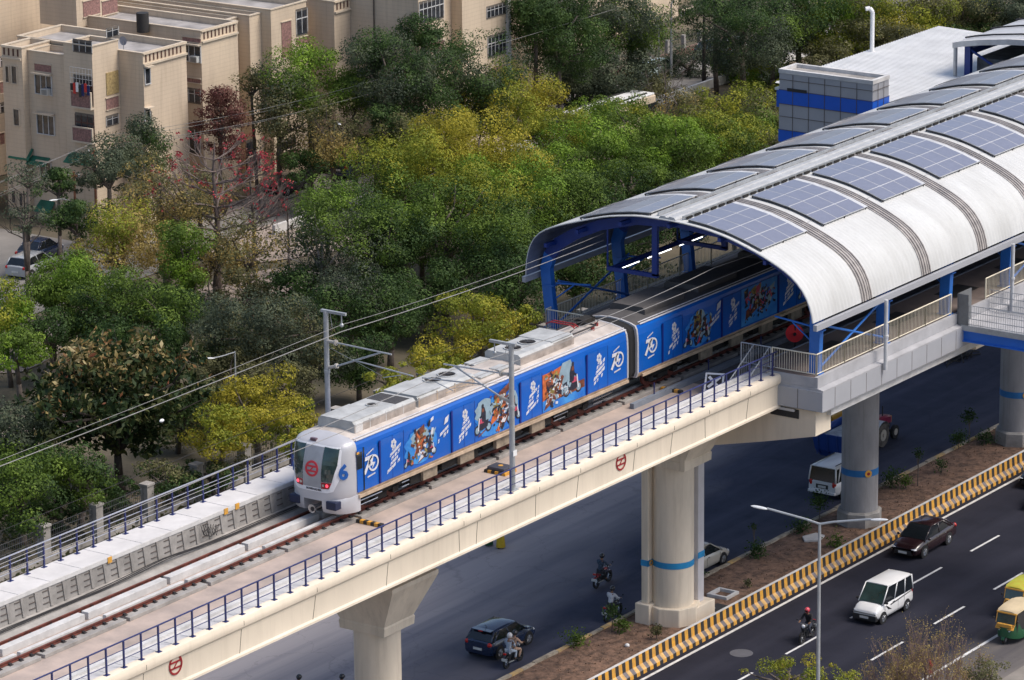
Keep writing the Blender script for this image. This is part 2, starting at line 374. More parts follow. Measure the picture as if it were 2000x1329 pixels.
bar = b.build('crash_barrier', [M_yel, M_blk, M_conc, M_yf, M_gf, M_concl], fix=False)
tag(bar, 'long low crash barrier with black and yellow stripes along the near side of the median', 'crash barrier')

# ------------------------------------------------------------------ piers
def emblem(parent, c, r, m, nrm='y-', th=0.015, w=0.085, bars=True, sxy=1.0):
    """round emblem: ring, two bars, slanted link; drawn in the plane facing -Y (nrm 'y-') or -X ('x-')"""
    b = MB(); c = Vector(c)
    def P(u, v, t): return (c.x+u, c.y-t, c.z+v) if nrm == 'y-' else (c.x-t, c.y-u, c.z+v)
    n = 36
    for k in range(n):
        a0, a1 = 2*math.pi*k/n, 2*math.pi*(k+1)/n
        vs = []
        for t in (0.0, th):
            for a in (a0, a1):
                for q in (r-w, r): vs.append(P(q*math.cos(a)*sxy, q*math.sin(a), t))
        b.add(vs, [(4, 5, 7, 6), (0, 1, 5, 4), (2, 6, 7, 3), (0, 4, 6, 2), (1, 3, 7, 5)])
    def bar4(p):
        vs = [P(u*sxy, v, 0) for u, v in p]+[P(u*sxy, v, th) for u, v in p]
        b.add(vs, [(4, 5, 6, 7), (0, 1, 5, 4), (1, 2, 6, 5), (2, 3, 7, 6), (3, 0, 4, 7)])
    ri = r-w*.6; h = w*.42
    for s in (.3*r, -.3*r):
        L = math.sqrt(max(0, ri*ri-s*s)); bar4([(-L, s-h), (L, s-h), (L, s+h), (-L, s+h)])
    bar4([(-.38*r, -.3*r), (-.38*r+2*h, -.3*r), (.38*r, .3*r), (.38*r-2*h, .3*r)])
    return b.build('emblem', m, parent, world_co=True)

def ring(cx, cy, z, rx, ry, n=40): return [(cx+rx*math.cos(2*math.pi*k/n), cy+ry*math.sin(2*math.pi*k/n), z) for k in range(n)]
# pier A: round cream pier with a flared square head
pA = thing('viaduct_pier', 'cream round pier with flared square head under the viaduct at the bottom of the photo', 'bridge pier', (1.35, -.1, 0), group='piers of the elevated line')
b = MB(); b.rings([ring(1.35, -.1, z, 1.07, 1.07, 48) for z in (0, 3, 7.5)]); b.build('shaft', M_beige2, pA, True, smooth=True)
def sqring(cx, cy, z, hx, hy): return [(cx-hx, cy-hy, z), (cx+hx, cy-hy, z), (cx+hx, cy+hy, z), (cx-hx, cy+hy, z)]
b = MB(); b.rings([sqring(1.35, -.1, 7.35, 1.14, 1.24), sqring(1.35, -.1, 7.72, 1.16, 1.28), sqring(1.35, -.1, 7.80, 1.12, 1.24),
                   sqring(1.35, -.1, 9.75, 1.75, 2.2), sqring(1.35, -.1, 9.95, 1.75, 2.2)]); b.build('pier_head', M_beige2, pA, True)
b = MB()
for x in (.35, 1.9):
    for y in (-1.5, .9): b.box(x, x+.85, y-.35, y+.5, 9.95, 10.5)
b.build('bearing_plinth', M_concl, pA, True)
# pier B
pB = thing('viaduct_pier', 'large cream pier with blue band and drain boxes standing in the median soil', 'bridge pier', (26.2, 0, 0), group='piers of the elevated line')
def orect(hx, hy, z, c=.35):  # chamfered rectangle ring
    return [(26.2+x, y, z) for x, y in ((-hx+c, -hy), (hx-c, -hy), (hx, -hy+c), (hx, hy-c), (hx-c, hy), (-hx+c, hy), (-hx, hy-c), (-hx, -hy+c))]
b = MB(); b.rings([ring(26.2, 0, z, 1.05, 1.05, 48) for z in (0.2, 3, 9.5)]); b.build('shaft', M_beige2, pB, True, smooth=True)
b = MB(); b.rings([ring(26.2, 0, z, 1.38, 1.38, 8) for z in (0, 1.15)]); b.box(24.75, 25.6, .5, 1.35, 0, 1.25); b.box(26.0, 28.1, -1.3, .9, 0, 1.0)
b.build('footing', M_beige2, pB, True, bevel=.04)
b = MB(); b.box(25.0, 25.5, .72, 1.12, 1.25, 8.9); b.build('side_casing', M_beige2, pB, True, bevel=.03)
b = MB(); b.box(27.05, 27.6, -.95, .0, 1.0, 9.6); b.build('side_casing', mat('pale_metal_casing', (.58, .56, .58), .5, var=.06), pB, True, bevel=.02)
b = MB(); b.tube((27.85, -.6, .8), (27.85, -.6, 10.5), .10, n=12); b.path([(27.85, -.6, .9), (28.3, -.75, .75), (28.35, -1.05, .3)], .12, 10); b.build('drain_pipe', M_galv, pB, True, smooth=True)
b = MB(); b.rings([ring(26.2, 0, z, 1.066, 1.066, 48) for z in (3.2, 3.52)], cap0=False, cap1=False); b.box(24.98, 25.0, .70, 1.14, 3.2, 3.52); b.box(24.98, 25.5, .70, .72, 3.2, 3.52); b.box(27.03, 27.62, -.97, -.95, 3.35, 3.67)
b.build('blue_band', mat('sky_blue_band', (.02, .26, .55), .5), pB, True, smooth=True)
b = MB(); b.annulus((25.22, .69, 3.36), (0, -1, 0), .08, .15, .03); b.build('number_disc', M_yel, pB, True)
b = MB(); b.rings([sqring(26.2, 0, 8.55, 1.25, 1.45), sqring(26.2, 0, 8.95, 1.27, 1.47), sqring(26.2, 0, 9.0, 1.22, 1.42), sqring(26.2, 0, 10.7, 1.7, 2.4), sqring(26.2, 0, 10.9, 1.7, 2.4)])
b.box(24.9, 25.25, -1.5, -1.2, 8.6, 10.8); b.build('pier_head', M_beige2, pB, True)
b = MB(); b.box(24.9, 25.9, -1.9, -1.0, 10.9, 11.35); b.box(26.7, 27.6, -1.9, -1.0, 10.9, 11.35); b.build('bearing_plinth', M_concl, pB, True)
# pier C, D and beyond: round grey
def grey_pier(x, y, label, r=.99, top=11.6):
    p = thing('viaduct_pier', label, 'bridge pier', (x, y, 0), group='piers of the elevated line')
    b = MB(); b.rings([ring(x, y, z, r, r, 56) for z in (.2, 4, 8, top)]); b.build('shaft', M_greyp, p, True, smooth=True)
    b = MB(); b.rings([ring(x, y, 0, r+.25, r+.25, 8), ring(x, y, .95, r+.25, r+.25, 8), ring(x, y, 1.05, r+.12, r+.12, 8)]); b.build('footing', M_conc, p, True)
    b = MB(); b.rings([ring(x, y, z, r+.012, r+.012, 56) for z in (3.05, 3.42)], cap0=False, cap1=False); b.build('blue_band', M_bband, p, True, smooth=True)
    a = math.radians(225+12); nx_, ny_ = math.cos(a), math.sin(a)
    b = MB(); b.annulus((x+nx_*(r+.01), y+ny_*(r+.01), 3.23), (nx_, ny_, 0), .09, .2, .03); bd = b.build('number_disc', M_yel, p, True)
    b = MB(); b.disc((x+nx_*(r+.01), y+ny_*(r+.01), 3.23), (nx_, ny_, 0), .09, .035, 16); b.build('disc_centre', M_dred, bd, True)
    return p
M_greyp = mat('grey_pier_concrete', (0.33, 0.32, 0.33), 0.85, var=0.16, scale=0.6, bump=0.2, bscale=6, stretch=(1, 1, .5), streak=.5)
M_bband = mat('pier_blue_band', (0.02, 0.16, 0.42), 0.5)
grey_pier(44.76, 0, 'round grey concrete pier with blue band beside the white off-road vehicle')
grey_pier(62.4, -.1, 'round grey concrete pier with blue band cut by the right edge of the photo')
grey_pier(80.5, -.1, 'round grey concrete pier far under the station, hidden by the footbridge')
grey_pier(98.5, -.1, 'round grey concrete pier farthest along the station')

# ------------------------------------------------------------------ viaduct girder
X0, X1 = -60.0, 27.4
via = thing('viaduct', 'long cream concrete viaduct carrying the metro track out of the station', 'viaduct', (-16, 0, 10))
b = MB()                                                    # deck body with outer cream walls
b.prism([(-5.45, 12.15), (-5.52, 12.05), (-5.52, 11.95), (-5.40, 11.88), (-2.6, 11.5 if False else 11.0), (2.8, 11.0), (5.3, 11.9), (5.45, 12.1), (5.45, 12.34), (-5.45, 12.34)], 'x', X0, X1)
b.build('soffit', M_beige, via, True)
b = MB(); b.prism([(-5.46, 12.1), (-5.46, 13.1), (-5.49, 13.18), (-5.55, 13.22), (-5.58, 13.34), (-5.58, 13.5), (-5.53, 13.64), (-5.42, 13.69), (-5.2, 13.69), (-5.2, 12.1)], 'x', X0, X1)
b.build('parapet', M_beige, via, True, smooth=True)
b = MB(); b.prism([(-5.2, 12.34), (-5.2, 13.66), (-4.72, 13.66), (-4.72, 13.60), (-4.62, 13.60), (-4.62, 13.48), (-4.15, 13.48), (-4.15, 13.60), (-3.88, 13.60), (-3.88, 12.34)], 'x', X0, X1)
b.build('walkway', M_concl, via, True)
b = MB(); x = X0
while x < X1-.3: b.box(x, x+.96, -5.18, -4.74, 13.66, 13.675); x += 1.0
b.build('walkway_slab', mat('white_slab', (0.64, 0.62, 0.61), .8, var=.10, scale=.8), via, True)
b = MB(); b.box(X0, X1, 3.905, 3.93, 12.6, 13.52); b.build('inner_wall', M_conc, via, True)
b = MB(); b.prism([(3.92, 12.34), (3.92, 13.52), (3.86, 13.52), (3.86, 13.7), (5.5, 13.7), (5.5, 12.3)], 'x', X0, X1); b.build('walkway', M_concl, via, True)
b = MB(); x = X0+.02
while x < X1-.3: b.box(x, x+1.96, 3.9, 5.46, 13.70, 13.715); x += 2.0
b.build('walkway_slab', MATS['white_slab'], via, True)
b = MB(); b.box(X0, X1, -3.88, 3.92, 12.34, 12.36); b.build('deck', M_pink, via, True)
b = MB(); b.prism([(3.0, 12.36), (3.35, 12.52), (3.9, 12.60), (3.9, 12.36)], 'x', X0, X1); b.build('ledge', M_conc, via, True)
# recessed rectangles on the far inner wall
b = MB(); x = X0+.4; k = 0
M_hatch = mat('cable_bracket_brown', (.12, .10, .09), .9)
while x < 10:
    for zz in (13.36, 13.08, 12.82):
        b.box(x+rnd.uniform(0, .06), x+.55, 3.875, 3.905, zz, zz+.035)
    x += .88
b.build('cable_bracket', M_hatch, via, True)
b = MB(); x = X0
while x < 10: b.prism([(x, 12.62), (x+.16, 12.62), (x+.02, 13.5), (x-.14, 13.5)], 'y', 3.86, 3.91); x += .88
b.build('wall_rib', M_conc, via, True)
for px, py in ((214, 1094), (441, 999), (463, 989)):
    h = hit_y(px, py, 3.86); b = MB(); b.box(h.x-.13, h.x+.13, 3.83, 3.87, h.z-.13, h.z+.13); b.build('marker_plate', M_yel, via, True)
# girder segment joints on the outer face
b = MB(); x = -22.5
for xx in (-21.3, -15.1, -5.05, .35, 1.6, 6.2, 9.5, 14.2, 17.4, 20.5, 24.2, -25.9, -10.2):
    b.tube((xx, -5.467, 12.1), (xx+rnd.uniform(-.05, .25), -5.467, 13.12), .012, n=4)
    b.tube((xx+.2, -5.585, 13.3), (xx+.2, -5.58, 13.5), .012, n=4)
b.build('joint', M_joint, via, True)
emblem(via, hit_y(343, 1299, -5.48), .42, M_dred); emblem(via, hit_y(1213, 902, -5.48), .42, M_dred)
# railings -------------------------------------------------------
def railing(label, y, x0, x1, z, mpost, mtop, step=1.065, hh=1.12, nrails=3, group='railings along the viaduct'):
    t = thing('deck_railing', label, 'railing', (x0, y, z), group=group)
    b = MB(); b.tube((x0, y, z+hh), (x1, y, z+hh), .035, n=8)
    b.build('top_rail', mtop, t, True, smooth=True)
    for k in range(nrails-1 if nrails > 1 else 0):
        zz = z+hh*(k+1)/nrails; b = MB(); b.tube((x0, y, zz), (x1, y, zz), .017, n=6); b.build('mid_rail', mtop if y > 0 else mpost, t, True)
    x = x1-.4; n = 0; proto = None
    while x > x0 and n < 78:
        if proto is None:
            b = MB(); b.box(-.035, .035, -.03, .03, 0, hh); b.box(-.12, .12, -.09, .09, 0, .025)
            proto = b.build('post', mpost, t); proto.location = (x-x0, 0, 0)
        else:
            c = proto.copy(); sc.collection.objects.link(c); c.parent = t; c.location = (x-x0, 0, 0)
        x -= step; n += 1
    return t
M_steelr = mat('brushed_rail', (0.45, 0.46, 0.52), 0.35, metal=.5)
railing('navy railing with purple top rail along the near edge of the viaduct', -5.36, -50, 27.2, 13.68, M_navy, M_navy)
railing('navy railing with bright steel rails along the far edge of the viaduct', 5.3, -50, 27.2, 13.71, M_navy, M_steelr)

# ------------------------------------------------------------------ track
trk = thing('railway_track', 'rusty railway track on concrete plinths under the train', 'railway track', (-16, 1.7, 12.4))
for y in (.83, 2.55):
    b = MB(); b.prism([(y-.075, 12.55), (y+.075, 12.55), (y+.075, 12.57), (y+.012, 12.6), (y+.012, 12.66), (y+.036, 12.67), (y+.036, 12.70), (y-.036, 12.70), (y-.036, 12.66), (y-.012, 12.6), (y-.012, 12.57), (y-.075, 12.57)], 'x', X0, 110)
    b.build('rail', M_rail, trk, True)
def blocks(y0, y1, z0, z1, off, name, m, L=5.35, gap=.22, xe=60.):
    b = MB(); x = -48+off
    while x < xe:
        b.box(x, x+L-gap, y0, y1, z0, z1); x += L
    o = b.build(name, m, trk, True, bevel=.015); return o
blocks(.34, 1.03, 12.36, 12.53, .8, 'rail_plinth', M_conc)
blocks(2.3, 2.85, 12.36, 12.52, .8, 'rail_plinth', M_conc)
blocks(1.92, 2.30, 12.36, 12.685, 0, 'guard_plinth', M_concl)
blocks(1.12, 1.32, 12.36, 12.66, 0.2, 'guard_plinth', M_concl)
b = MB(); x = -45.
while x < 40:
    for y in (.83, 2.55): b.box(x, x+.2, y-.22, y+.22, 12.525, 12.56); b.box(x+.04, x+.16, y-.16, y-.06, 12.56, 12.62); b.box(x+.04, x+.16, y+.06, y+.16, 12.56, 12.62)
    x += .65
b.build('rail_clip', M_clip, trk, True)
# cable bundle
b = MB()
for k in range(4):
    pts = [(x, 3.42+.05*k+.03*math.sin(x*.7+k), 12.62+.03*(k % 2)+(.14*math.exp(-((x+9)/2.2)**2))) for x in np.arange(-45, 27, .8)]
    b.path(pts, .022, 5)
b.path([hit_y(395, 1036, 3.8), hit_y(400, 1046, 3.7), hit_y(412, 1048, 3.65), hit_y(420, 1040, 3.8), hit_y(424, 1030, 3.85)], .02, 5)
for k in range(6):
    b.path([hit_y(392+5*k, 1026+k, 3.83), hit_y(398+5*k, 1046, 3.7), hit_y(402+5*k, 1024, 3.83)], .014, 4)
tag(b.build('cable_bundle', M_clip), 'bundle of black cables lying along the foot of the far walkway wall', 'cables')
# yellow/black marker bars and the black box on the deck
def marker(name, label, px, py, n, z=12.40, L=.2, grp=None):
    c = hit_z(px, py, z); b = MB()
    for k in range(n): b.box(c.x-.1, c.x+.12, c.y-(k-n/2)*L-L, c.y-(k-n/2)*L, 12.36, 12.52, k % 2)
    return tag(b.build(name, [M_yel, M_blk]), label, 'track marker', grp)
marker('stop_bar', 'low black and yellow striped bar on the deck in front of the train', 719, 1023, 8)
marker('stop_bar', 'low black and yellow striped bar on the deck near the station', 1312, 764, 6)
c = hit_z(978, 912, 12.6)
t = thing('signal_box', 'dark low box with yellow rim on the deck beside the near mast', 'box', (c.x, c.y, 12.36))
b = MB()
for k in range(6): b.box(c.x-.5, c.x+.42, c.y-.6+.2*k, c.y-.4+.2*k, 12.36, 12.5, k % 2)
b.build('striped_base', [M_yel, M_blk], t, True)
b = MB(); b.box(c.x-.42, c.x+.34, c.y-.48, c.y+.48, 12.5, 12.66); b.build('lid', mat('dark_slate_lid', (.06, .065, .09), .5), t, True, bevel=.02)
b = MB(); b.disc((c.x, c.y, 12.66), (0, 0, 1), .12, .015, 14); b.build('symbol', M_yel, t, True)
# ------------------------------------------------------------------ metro train
M_wrap = mat('blue_wrap_film', (0.004, 0.115, 0.52), 0.32, var=0.10, scale=.35, coat=.3)
M_wrapd = mat('dark_blue_wrap', (0.006, 0.02, 0.20), 0.4)
M_body = mat('silver_grey_body', (0.53, 0.53, 0.56), 0.38, metal=.15, var=.05, scale=.8)
M_nosew = mat('white_nose_trim', (0.80, 0.80, 0.83), 0.35, var=.04)
M_roof = mat('dusty_train_roof', (0.52, 0.47, 0.43), 0.8, var=.22, scale=.9, col2=(.36, .32, .29), bump=.15, bscale=6)
M_sill = mat('beige_sill', (0.55, 0.42, 0.30), 0.6, var=.25, scale=1.5)
M_unit = mat('grey_roof_unit', (0.45, 0.46, 0.46), 0.6, var=.16, scale=1.5)
M_units = mat('dusty_unit_side', (0.42, 0.36, 0.32), 0.8, var=.25, scale=1.5)
M_under = mat('black_underframe', (0.02, 0.018, 0.016), 0.85, var=.4, scale=4)
M_underb = mat('tan_equipment_box', (0.33, 0.27, 0.20), 0.8, var=.3, scale=2)
M_gang = mat('black_bellows', (0.012, 0.012, 0.014), 0.9)
M_print_l = mat('printed_light_blue', (0.06, 0.30, 0.68), 0.35, col2=(.012, .14, .56), scale=1.1)
M_print_o = mat('printed_orange', (0.62, 0.16, 0.05), 0.35, var=.3, scale=3)
M_print_b = mat('printed_brown', (0.22, 0.07, 0.04), 0.35, var=.4, scale=5)
M_print_y = mat('printed_olive', (0.35, 0.27, 0.08), 0.35, var=.5, scale=5)
M_print_k = mat('printed_black', (0.03, 0.03, 0.05), 0.35, var=.3, scale=6)
M_print_w = mat('printed_white', (0.70, 0.70, 0.74), 0.35, var=.1, scale=5)
M_print_p = mat('printed_pink', (0.55, 0.08, 0.14), 0.35, var=.2, scale=6)
M_print_g = mat('printed_pale_grey', (0.30, 0.42, 0.50), 0.35, var=.15, scale=2)
YC = 1.65
PROF = [(1.50, 13.62), (1.60, 13.86), (1.60, 14.6), (1.60, 15.3), (1.575, 15.75), (1.53, 16.05), (1.44, 16.22), (1.15, 16.33), (.6, 16.44), (0, 16.48)]
def outline(s=1.0, zs=1.0, x=0.0, dx=None):
    pts = [(-w, z) for w, z in PROF] + [(w, z) for w, z in reversed(PROF[:-1])]
    zc = 14.9; out = []
    for w, z in pts:
        zz = zc+(z-zc)*zs; xx = x+(dx(zz) if dx else 0); out.append((xx, YC+w*s, zz))
    return out
def rake(z): return 0.24*max(0.0, z-14.85)**1.5
train = thing('metro_train', 'blue wrapped metro train with silver nose leaving the station on the viaduct', 'train', (11, YC, R))
def coach(x0, x1, label, nose=False, rear=False):
    b = MB()
    xs0 = x0
    b.rings([outline(1, 1, xs0+.36 if nose else x0), outline(1, 1, x1)], 0, closed=True)
    # paint by band: faces of the side strip become wrap / sill / roof
    body = b.build('coach_body', [M_wrap, M_sill, M_roof], train, True)
    me = body.data; o0 = root_loc(train)
    for p in me.polygons:
        z = p.center.z+o0.z
        p.material_index = 1 if z < 13.84 and abs(p.normal.z) < .8 else (2 if z > 16.26 else 0)
        if abs(p.normal.x) > .7: p.material_index = 0
    body['label'] = label
    # drip rail, sill ledge
    b = MB(); b.box(x0+.4, x1, YC-1.50, YC-1.44, 16.22, 16.27); b.box(x0+.4, x1, YC-1.37, YC-1.33, 16.29, 16.33); b.build('roof_gutter', M_print_w, body, True)
    b = MB(); b.box(x0+.4, x1, YC-1.66, YC-1.58, 13.60, 13.74); b.box(x0+.4, x1, YC+1.58, YC+1.66, 13.60, 13.74); b.build('sill', M_sill, body, True)
    return body
def side_x(x, z0=13.86, z1=16.1, y=None): pass
YS = YC-1.612
def side_poly(b, pts, mi=0, t=.006, lift=0.0):
    """flat print on the side facing -Y; pts (x,z)"""
    n = len(pts); y = YS-lift
    b.add([(u, y-t, v) for u, v in pts]+[(u, y, v) for u, v in pts], [tuple(range(n))]+[(k, n+k, n+(k+1) % n, (k+1) % n) for k in range(n)], mi)
def glyph_rows(b, x, z, w, rows, slant, rise, h=.17, mi=0, seed=0, L0=.012):
    rr = random.Random(seed)
    for k in range(rows):
        zz = z-k*h*1.28; wi = w*rr.uniform(.72, 1.0); u = x-wi/2+slant*(rows/2-k)*.13
        while u < x+wi/2:
            g = rr.uniform(.10, .17); zr = zz+(u-x)*rise; top = h*rr.uniform(.85, 1.0)
            if rr.random() < .88:
                side_poly(b, [(u, zr), (u+g, zr+g*rise), (u+g+slant*.05, zr+top+g*rise), (u+slant*.05, zr+top)], mi, lift=L0)
                if rr.random() < .55: side_poly(b, [(u+g*.35, zr+top*.35), (u+g*.62, zr+top*.35), (u+g*.62, zr+top*.68), (u+g*.35, zr+top*.68)], 2 if mi == 0 else 0, lift=L0+.005)
            u += g+.012+(.07 if rr.random() < .2 else 0)
def bike_print(b, x, z, s, flip=1):
    def P(u, v): return (x+u*s*flip, z+v*s)
    for cx in (-.62, .62):
        n = 16
        ring_o = [P(cx+.34*math.cos(2*math.pi*k/n), .34+.34*math.sin(2*math.pi*k/n)) for k in range(n)]
        ring_i = [P(cx+.22*math.cos(2*math.pi*k/n), .34+.22*math.sin(2*math.pi*k/n)) for k in range(n)]
        side_poly(b, ring_o, 3, lift=.010); side_poly(b, ring_i, 6, lift=.014)
    side_poly(b, [P(-.5, .4), (P(.1, .25)), P(.5, .35), P(.6, .7), P(.35, .95), P(0, .8), P(-.6, .85)], 3, lift=.018)
    side_poly(b, [P(-.1, .72), P(.4, .72), P(.45, 1.0), P(.1, 1.05)], 5, lift=.022)
    side_poly(b, [P(-.3, .8), P(.1, .8), P(.2, 1.3), P(.1, 1.75), P(-.15, 1.75), P(-.3, 1.4)], 3, lift=.024)
    side_poly(b, [P(-.08, 1.72), P(.12, 1.72), P(.13, 1.93), P(0, 2.0), P(-.1, 1.9)], 3, lift=.026)
    side_poly(b, [P(-.12, 1.45), P(.12, 1.45), P(.14, 1.7), P(-.1, 1.7)], 7, lift=.027)
    side_poly(b, [P(.1, 1.35), P(.5, 1.1), P(.5, 1.0), P(.08, 1.2)], 3, lift=.028)
    side_poly(b, [P(.5, .3), P(.62, .3), P(.48, 1.15), P(.38, 1.12)], 4, lift=.03)
PM = [M_print_l, M_print_p, M_print_o, M_print_k, M_print_w, M_print_p, M_print_g, M_print_b, M_print_y]
def art(parent, xa, xb, kind):
    b = MB(); w = xb-xa; cx = (xa+xb)/2
    def glow(cx_, cz, rx, rz, mi=0, lift=0.0):
        side_poly(b, [(cx_+rx*math.cos(2*math.pi*k/20)*(1+.12*math.sin(3*k)), min(15.95, max(13.9, cz+rz*math.sin(2*math.pi*k/20)))) for k in range(20)], mi, lift=lift)
    def skewq(u, z, a, hh, mi, sl=.3, lift=.006): side_poly(b, [(u, z), (u+a, z+a*.35), (u+a+hh*sl, z+a*.35+hh), (u+hh*sl, z+hh)], mi, lift=lift)
    def collage(x0, x1, z0, z1, n, seed, pal=(7, 8, 3, 2, 4, 6, 7, 3), s=.12):
        rr = random.Random(seed)
        for _ in range(n):
            u, z = rr.gauss((x0+x1)/2, (x1-x0)/4.2), rr.gauss((z0+z1)/2, (z1-z0)/4.2)
            if not (x0 < u < x1 and z0 < z < z1): continue
            a = rr.uniform(0, 3.1); w_, h_ = rr.uniform(.4, 1.5)*s, rr.uniform(.25, .8)*s; ca, sa = math.cos(a), math.sin(a)
            side_poly(b, [(u+dx*w_*ca-dz*h_*sa, z+dx*w_*sa+dz*h_*ca) for dx, dz in ((-1, -1), (1, -.7), (.8, 1), (-.9, .8))], rr.choice(pal), lift=.020+rr.random()*.006)
    if kind == 0:
        glow(cx-.5, 14.85, 1.25, .85); glow(cx-.55, 15.2, .7, .5, 6, .003)
        skewq(cx-1.05, 14.45, .55, .65, 2, .6); skewq(cx-.75, 14.95, .6, .35, 8, .2, .01); skewq(cx-.9, 15.2, .7, .35, 7, -.1, .012)
        skewq(cx-.75, 14.05, .6, .38, 7, .7, .014); skewq(cx-.72, 14.12, .45, .25, 4, .7, .018)
        skewq(cx-1.0, 15.5, .14, .2, 3, 0, .016); skewq(cx+.05, 15.55, .16, .3, 3, .2, .016); skewq(cx+.25, 15.85 if False else 15.75, .22, .16, 4, .1, .016)
        skewq(cx-.15, 14.4, .38, .9, 6, .5, .012)
        bike_print(b, cx+.2, 14.18, .5, 1); bike_print(b, cx-1.45, 14.05, .38, -1)
        collage(cx-1.25, cx+.5, 14.05, 15.6, 70, 1); glyph_rows(b, cx+1.15, 14.95, .95, 2, .5, .42, .17, 4, 5); skewq(cx+1.3, 15.35, .3, .3, 4, .3, .01)
    elif kind == 1:
        glow(cx-.1, 14.7, 1.7, .85); glow(cx-1.0, 15.2, .75, .6, 6, .003); glow(cx+1.2, 15.0, .5, .7, 6, .003)
        skewq(cx-.6, 14.35, .75, 1.0, 2, .5, .008); skewq(cx-.35, 15.0, 1.0, .55, 8, .3, .01); skewq(cx+.1, 15.45, .9, .35, 7, .1, .012)
        skewq(cx-.1, 13.98, .8, .5, 7, .7, .016); skewq(cx, 14.08, .6, .34, 4, .7, .02)
        skewq(cx-.5, 15.45, .2, .2, 0, 0, .02)
        bike_print(b, cx-1.15, 14.15, .72, -1); bike_print(b, cx+1.35, 14.15, .62, 1)
        collage(cx-.6, cx+1.3, 14.0, 15.9, 120, 2); skewq(cx-1.5, 14.05, 1.1, .07, 7, 0, .007)
    elif kind == 2:
        side_poly(b, [(xa+.02, 13.9), (xb-.1, 13.9), (xb-.1, 14.6), (xa+1.3, 14.75), (xa+.02, 14.9)], 0)
        side_poly(b, [(xa+.02, 14.45), (xa+.5, 14.5), (xa+1.2, 15.1), (xa+1.6, 15.85), (xa+.9, 15.75), (xa+.02, 15.75)], 2, lift=.006)
        side_poly(b, [(xa+.35, 14.75), (xa+1.0, 14.75), (xa+1.45, 15.5), (xa+.95, 15.62), (xa+.45, 15.2)], 8, lift=.01)
        side_poly(b, [(xa+1.25, 14.45), (xb-.6, 14.45), (xb-.95, 15.2), (xb-1.3, 15.98), (xb-2.0, 15.95), (xa+1.2, 15.1)], 6, lift=.008)
        side_poly(b, [(xa+1.2, 14.3), (xb-.12, 14.35), (xb-.12, 14.75), (xa+1.5, 14.7)], 7, lift=.012)
        skewq(xa+.15, 13.98, .95, .7, 7, .55, .016); skewq(xa+.22, 14.22, .8, .42, 4, .55, .02)
        collage(xa+.1, xa+1.7, 14.1, 15.85, 110, 3, s=.13); collage(xa+1.4, xb-1.2, 14.3, 15.0, 40, 7, (6, 3, 4, 6), .10); bike_print(b, xb-1.15, 14.2, .82, 1)
    elif kind == 3:
        glow(cx-.3, 14.8, 1.2, .9); glow(cx-.2, 15.3, .5, .5, 6, .003)
        skewq(cx-1.0, 14.5, .7, .55, 2, .5, .008); skewq(cx-.8, 14.95, .7, .5, 8, .2, .01); skewq(cx-.6, 13.98, .55, .6, 3, .6, .016); skewq(cx-.5, 14.05, .3, .4, 1, .6, .02)
        bike_print(b, cx+.25, 14.2, .55, 1); bike_print(b, cx-1.3, 14.1, .45, -1); collage(cx-1.2, cx+.8, 14.0, 15.7, 110, 4, (3, 7, 6, 3, 8, 3))
        glyph_rows(b, cx+1.15, 15.0, .95, 2, .5, .42, .16, 4, 9); skewq(cx+1.35, 15.35, .35, .35, 4, .2, .01)
    else:
        side_poly(b, [(xa+.02, 13.95), (xb-.05, 13.95), (xb-.05, 15.9), (xa+.02, 15.9)], 0)
        skewq(xa+.4, 14.2, 1.5, .5, 7, .2, .008); skewq(xa+.7, 14.6, 1.3, .6, 3, .3, .01); skewq(xa+1.3, 14.9, .6, .8, 1, 0, .012); skewq(xa+.9, 15.2, .5, .5, 8, .1, .014)
        skewq(xa+2.2, 14.5, .7, .9, 6, .4, .012); skewq(xa+.3, 15.35, .35, .4, 3, 0, .014); collage(xa+.2, xb-.2, 14.0, 15.85, 150, 5, (3, 7, 6, 3, 8, 3, 1, 0))
    return b.build('side_print', PM, parent, True, fix=False)
def door_set(parent, x, seed):
    """x = thick dark edge of the opened-out leaf"""
    b = MB(); b.box(x-.09, x+.03, YS-.035, YS, 13.88, 15.86); b.build('door_gap', M_wrapd, parent, True)
    b = MB()
    for u in (x+.93, x+1.78):
        b.box(u-.012, u+.012, YS-.012, YS, 13.88, 15.9)
    b.build('door_seam', M_wrapd, parent, True)
    b = MB(); side_poly(b, [(x+.03, 13.9), (x+1.76, 13.9), (x+1.76, 15.88), (x+.03, 15.88)], 0, t=.012, lift=-.004); b.build('door', M_wrap, parent, True)
    b = MB()
    cx, cz = x+1.02, 15.45                    # flower mark
    for k in range(6):
        a = 2*math.pi*k/6+.3; b2 = (cx+.13*math.cos(a), cz+.15*math.sin(a))
        side_poly(b, [(b2[0]+.085*math.cos(t), b2[1]+.095*math.sin(t)) for t in [2*math.pi*j/8 for j in range(8)]], 0, lift=.01)
    side_poly(b, [(cx-.12, 15.16), (cx-.02, 15.18), (cx-.02, 15.26), (cx-.12, 15.23)], 0, lift=.01)
    side_poly(b, [(cx+.04, 15.2), (cx+.16, 15.24), (cx+.18, 15.3), (cx+.05, 15.27)], 0, lift=.01)
    glyph_rows(b, x+.98, 15.0, 1.0, 4, .8, .42, .165, 0, seed)
    b.build('door_lettering', [M_print_w, M_print_p, M_wrap], parent, True, fix=False)
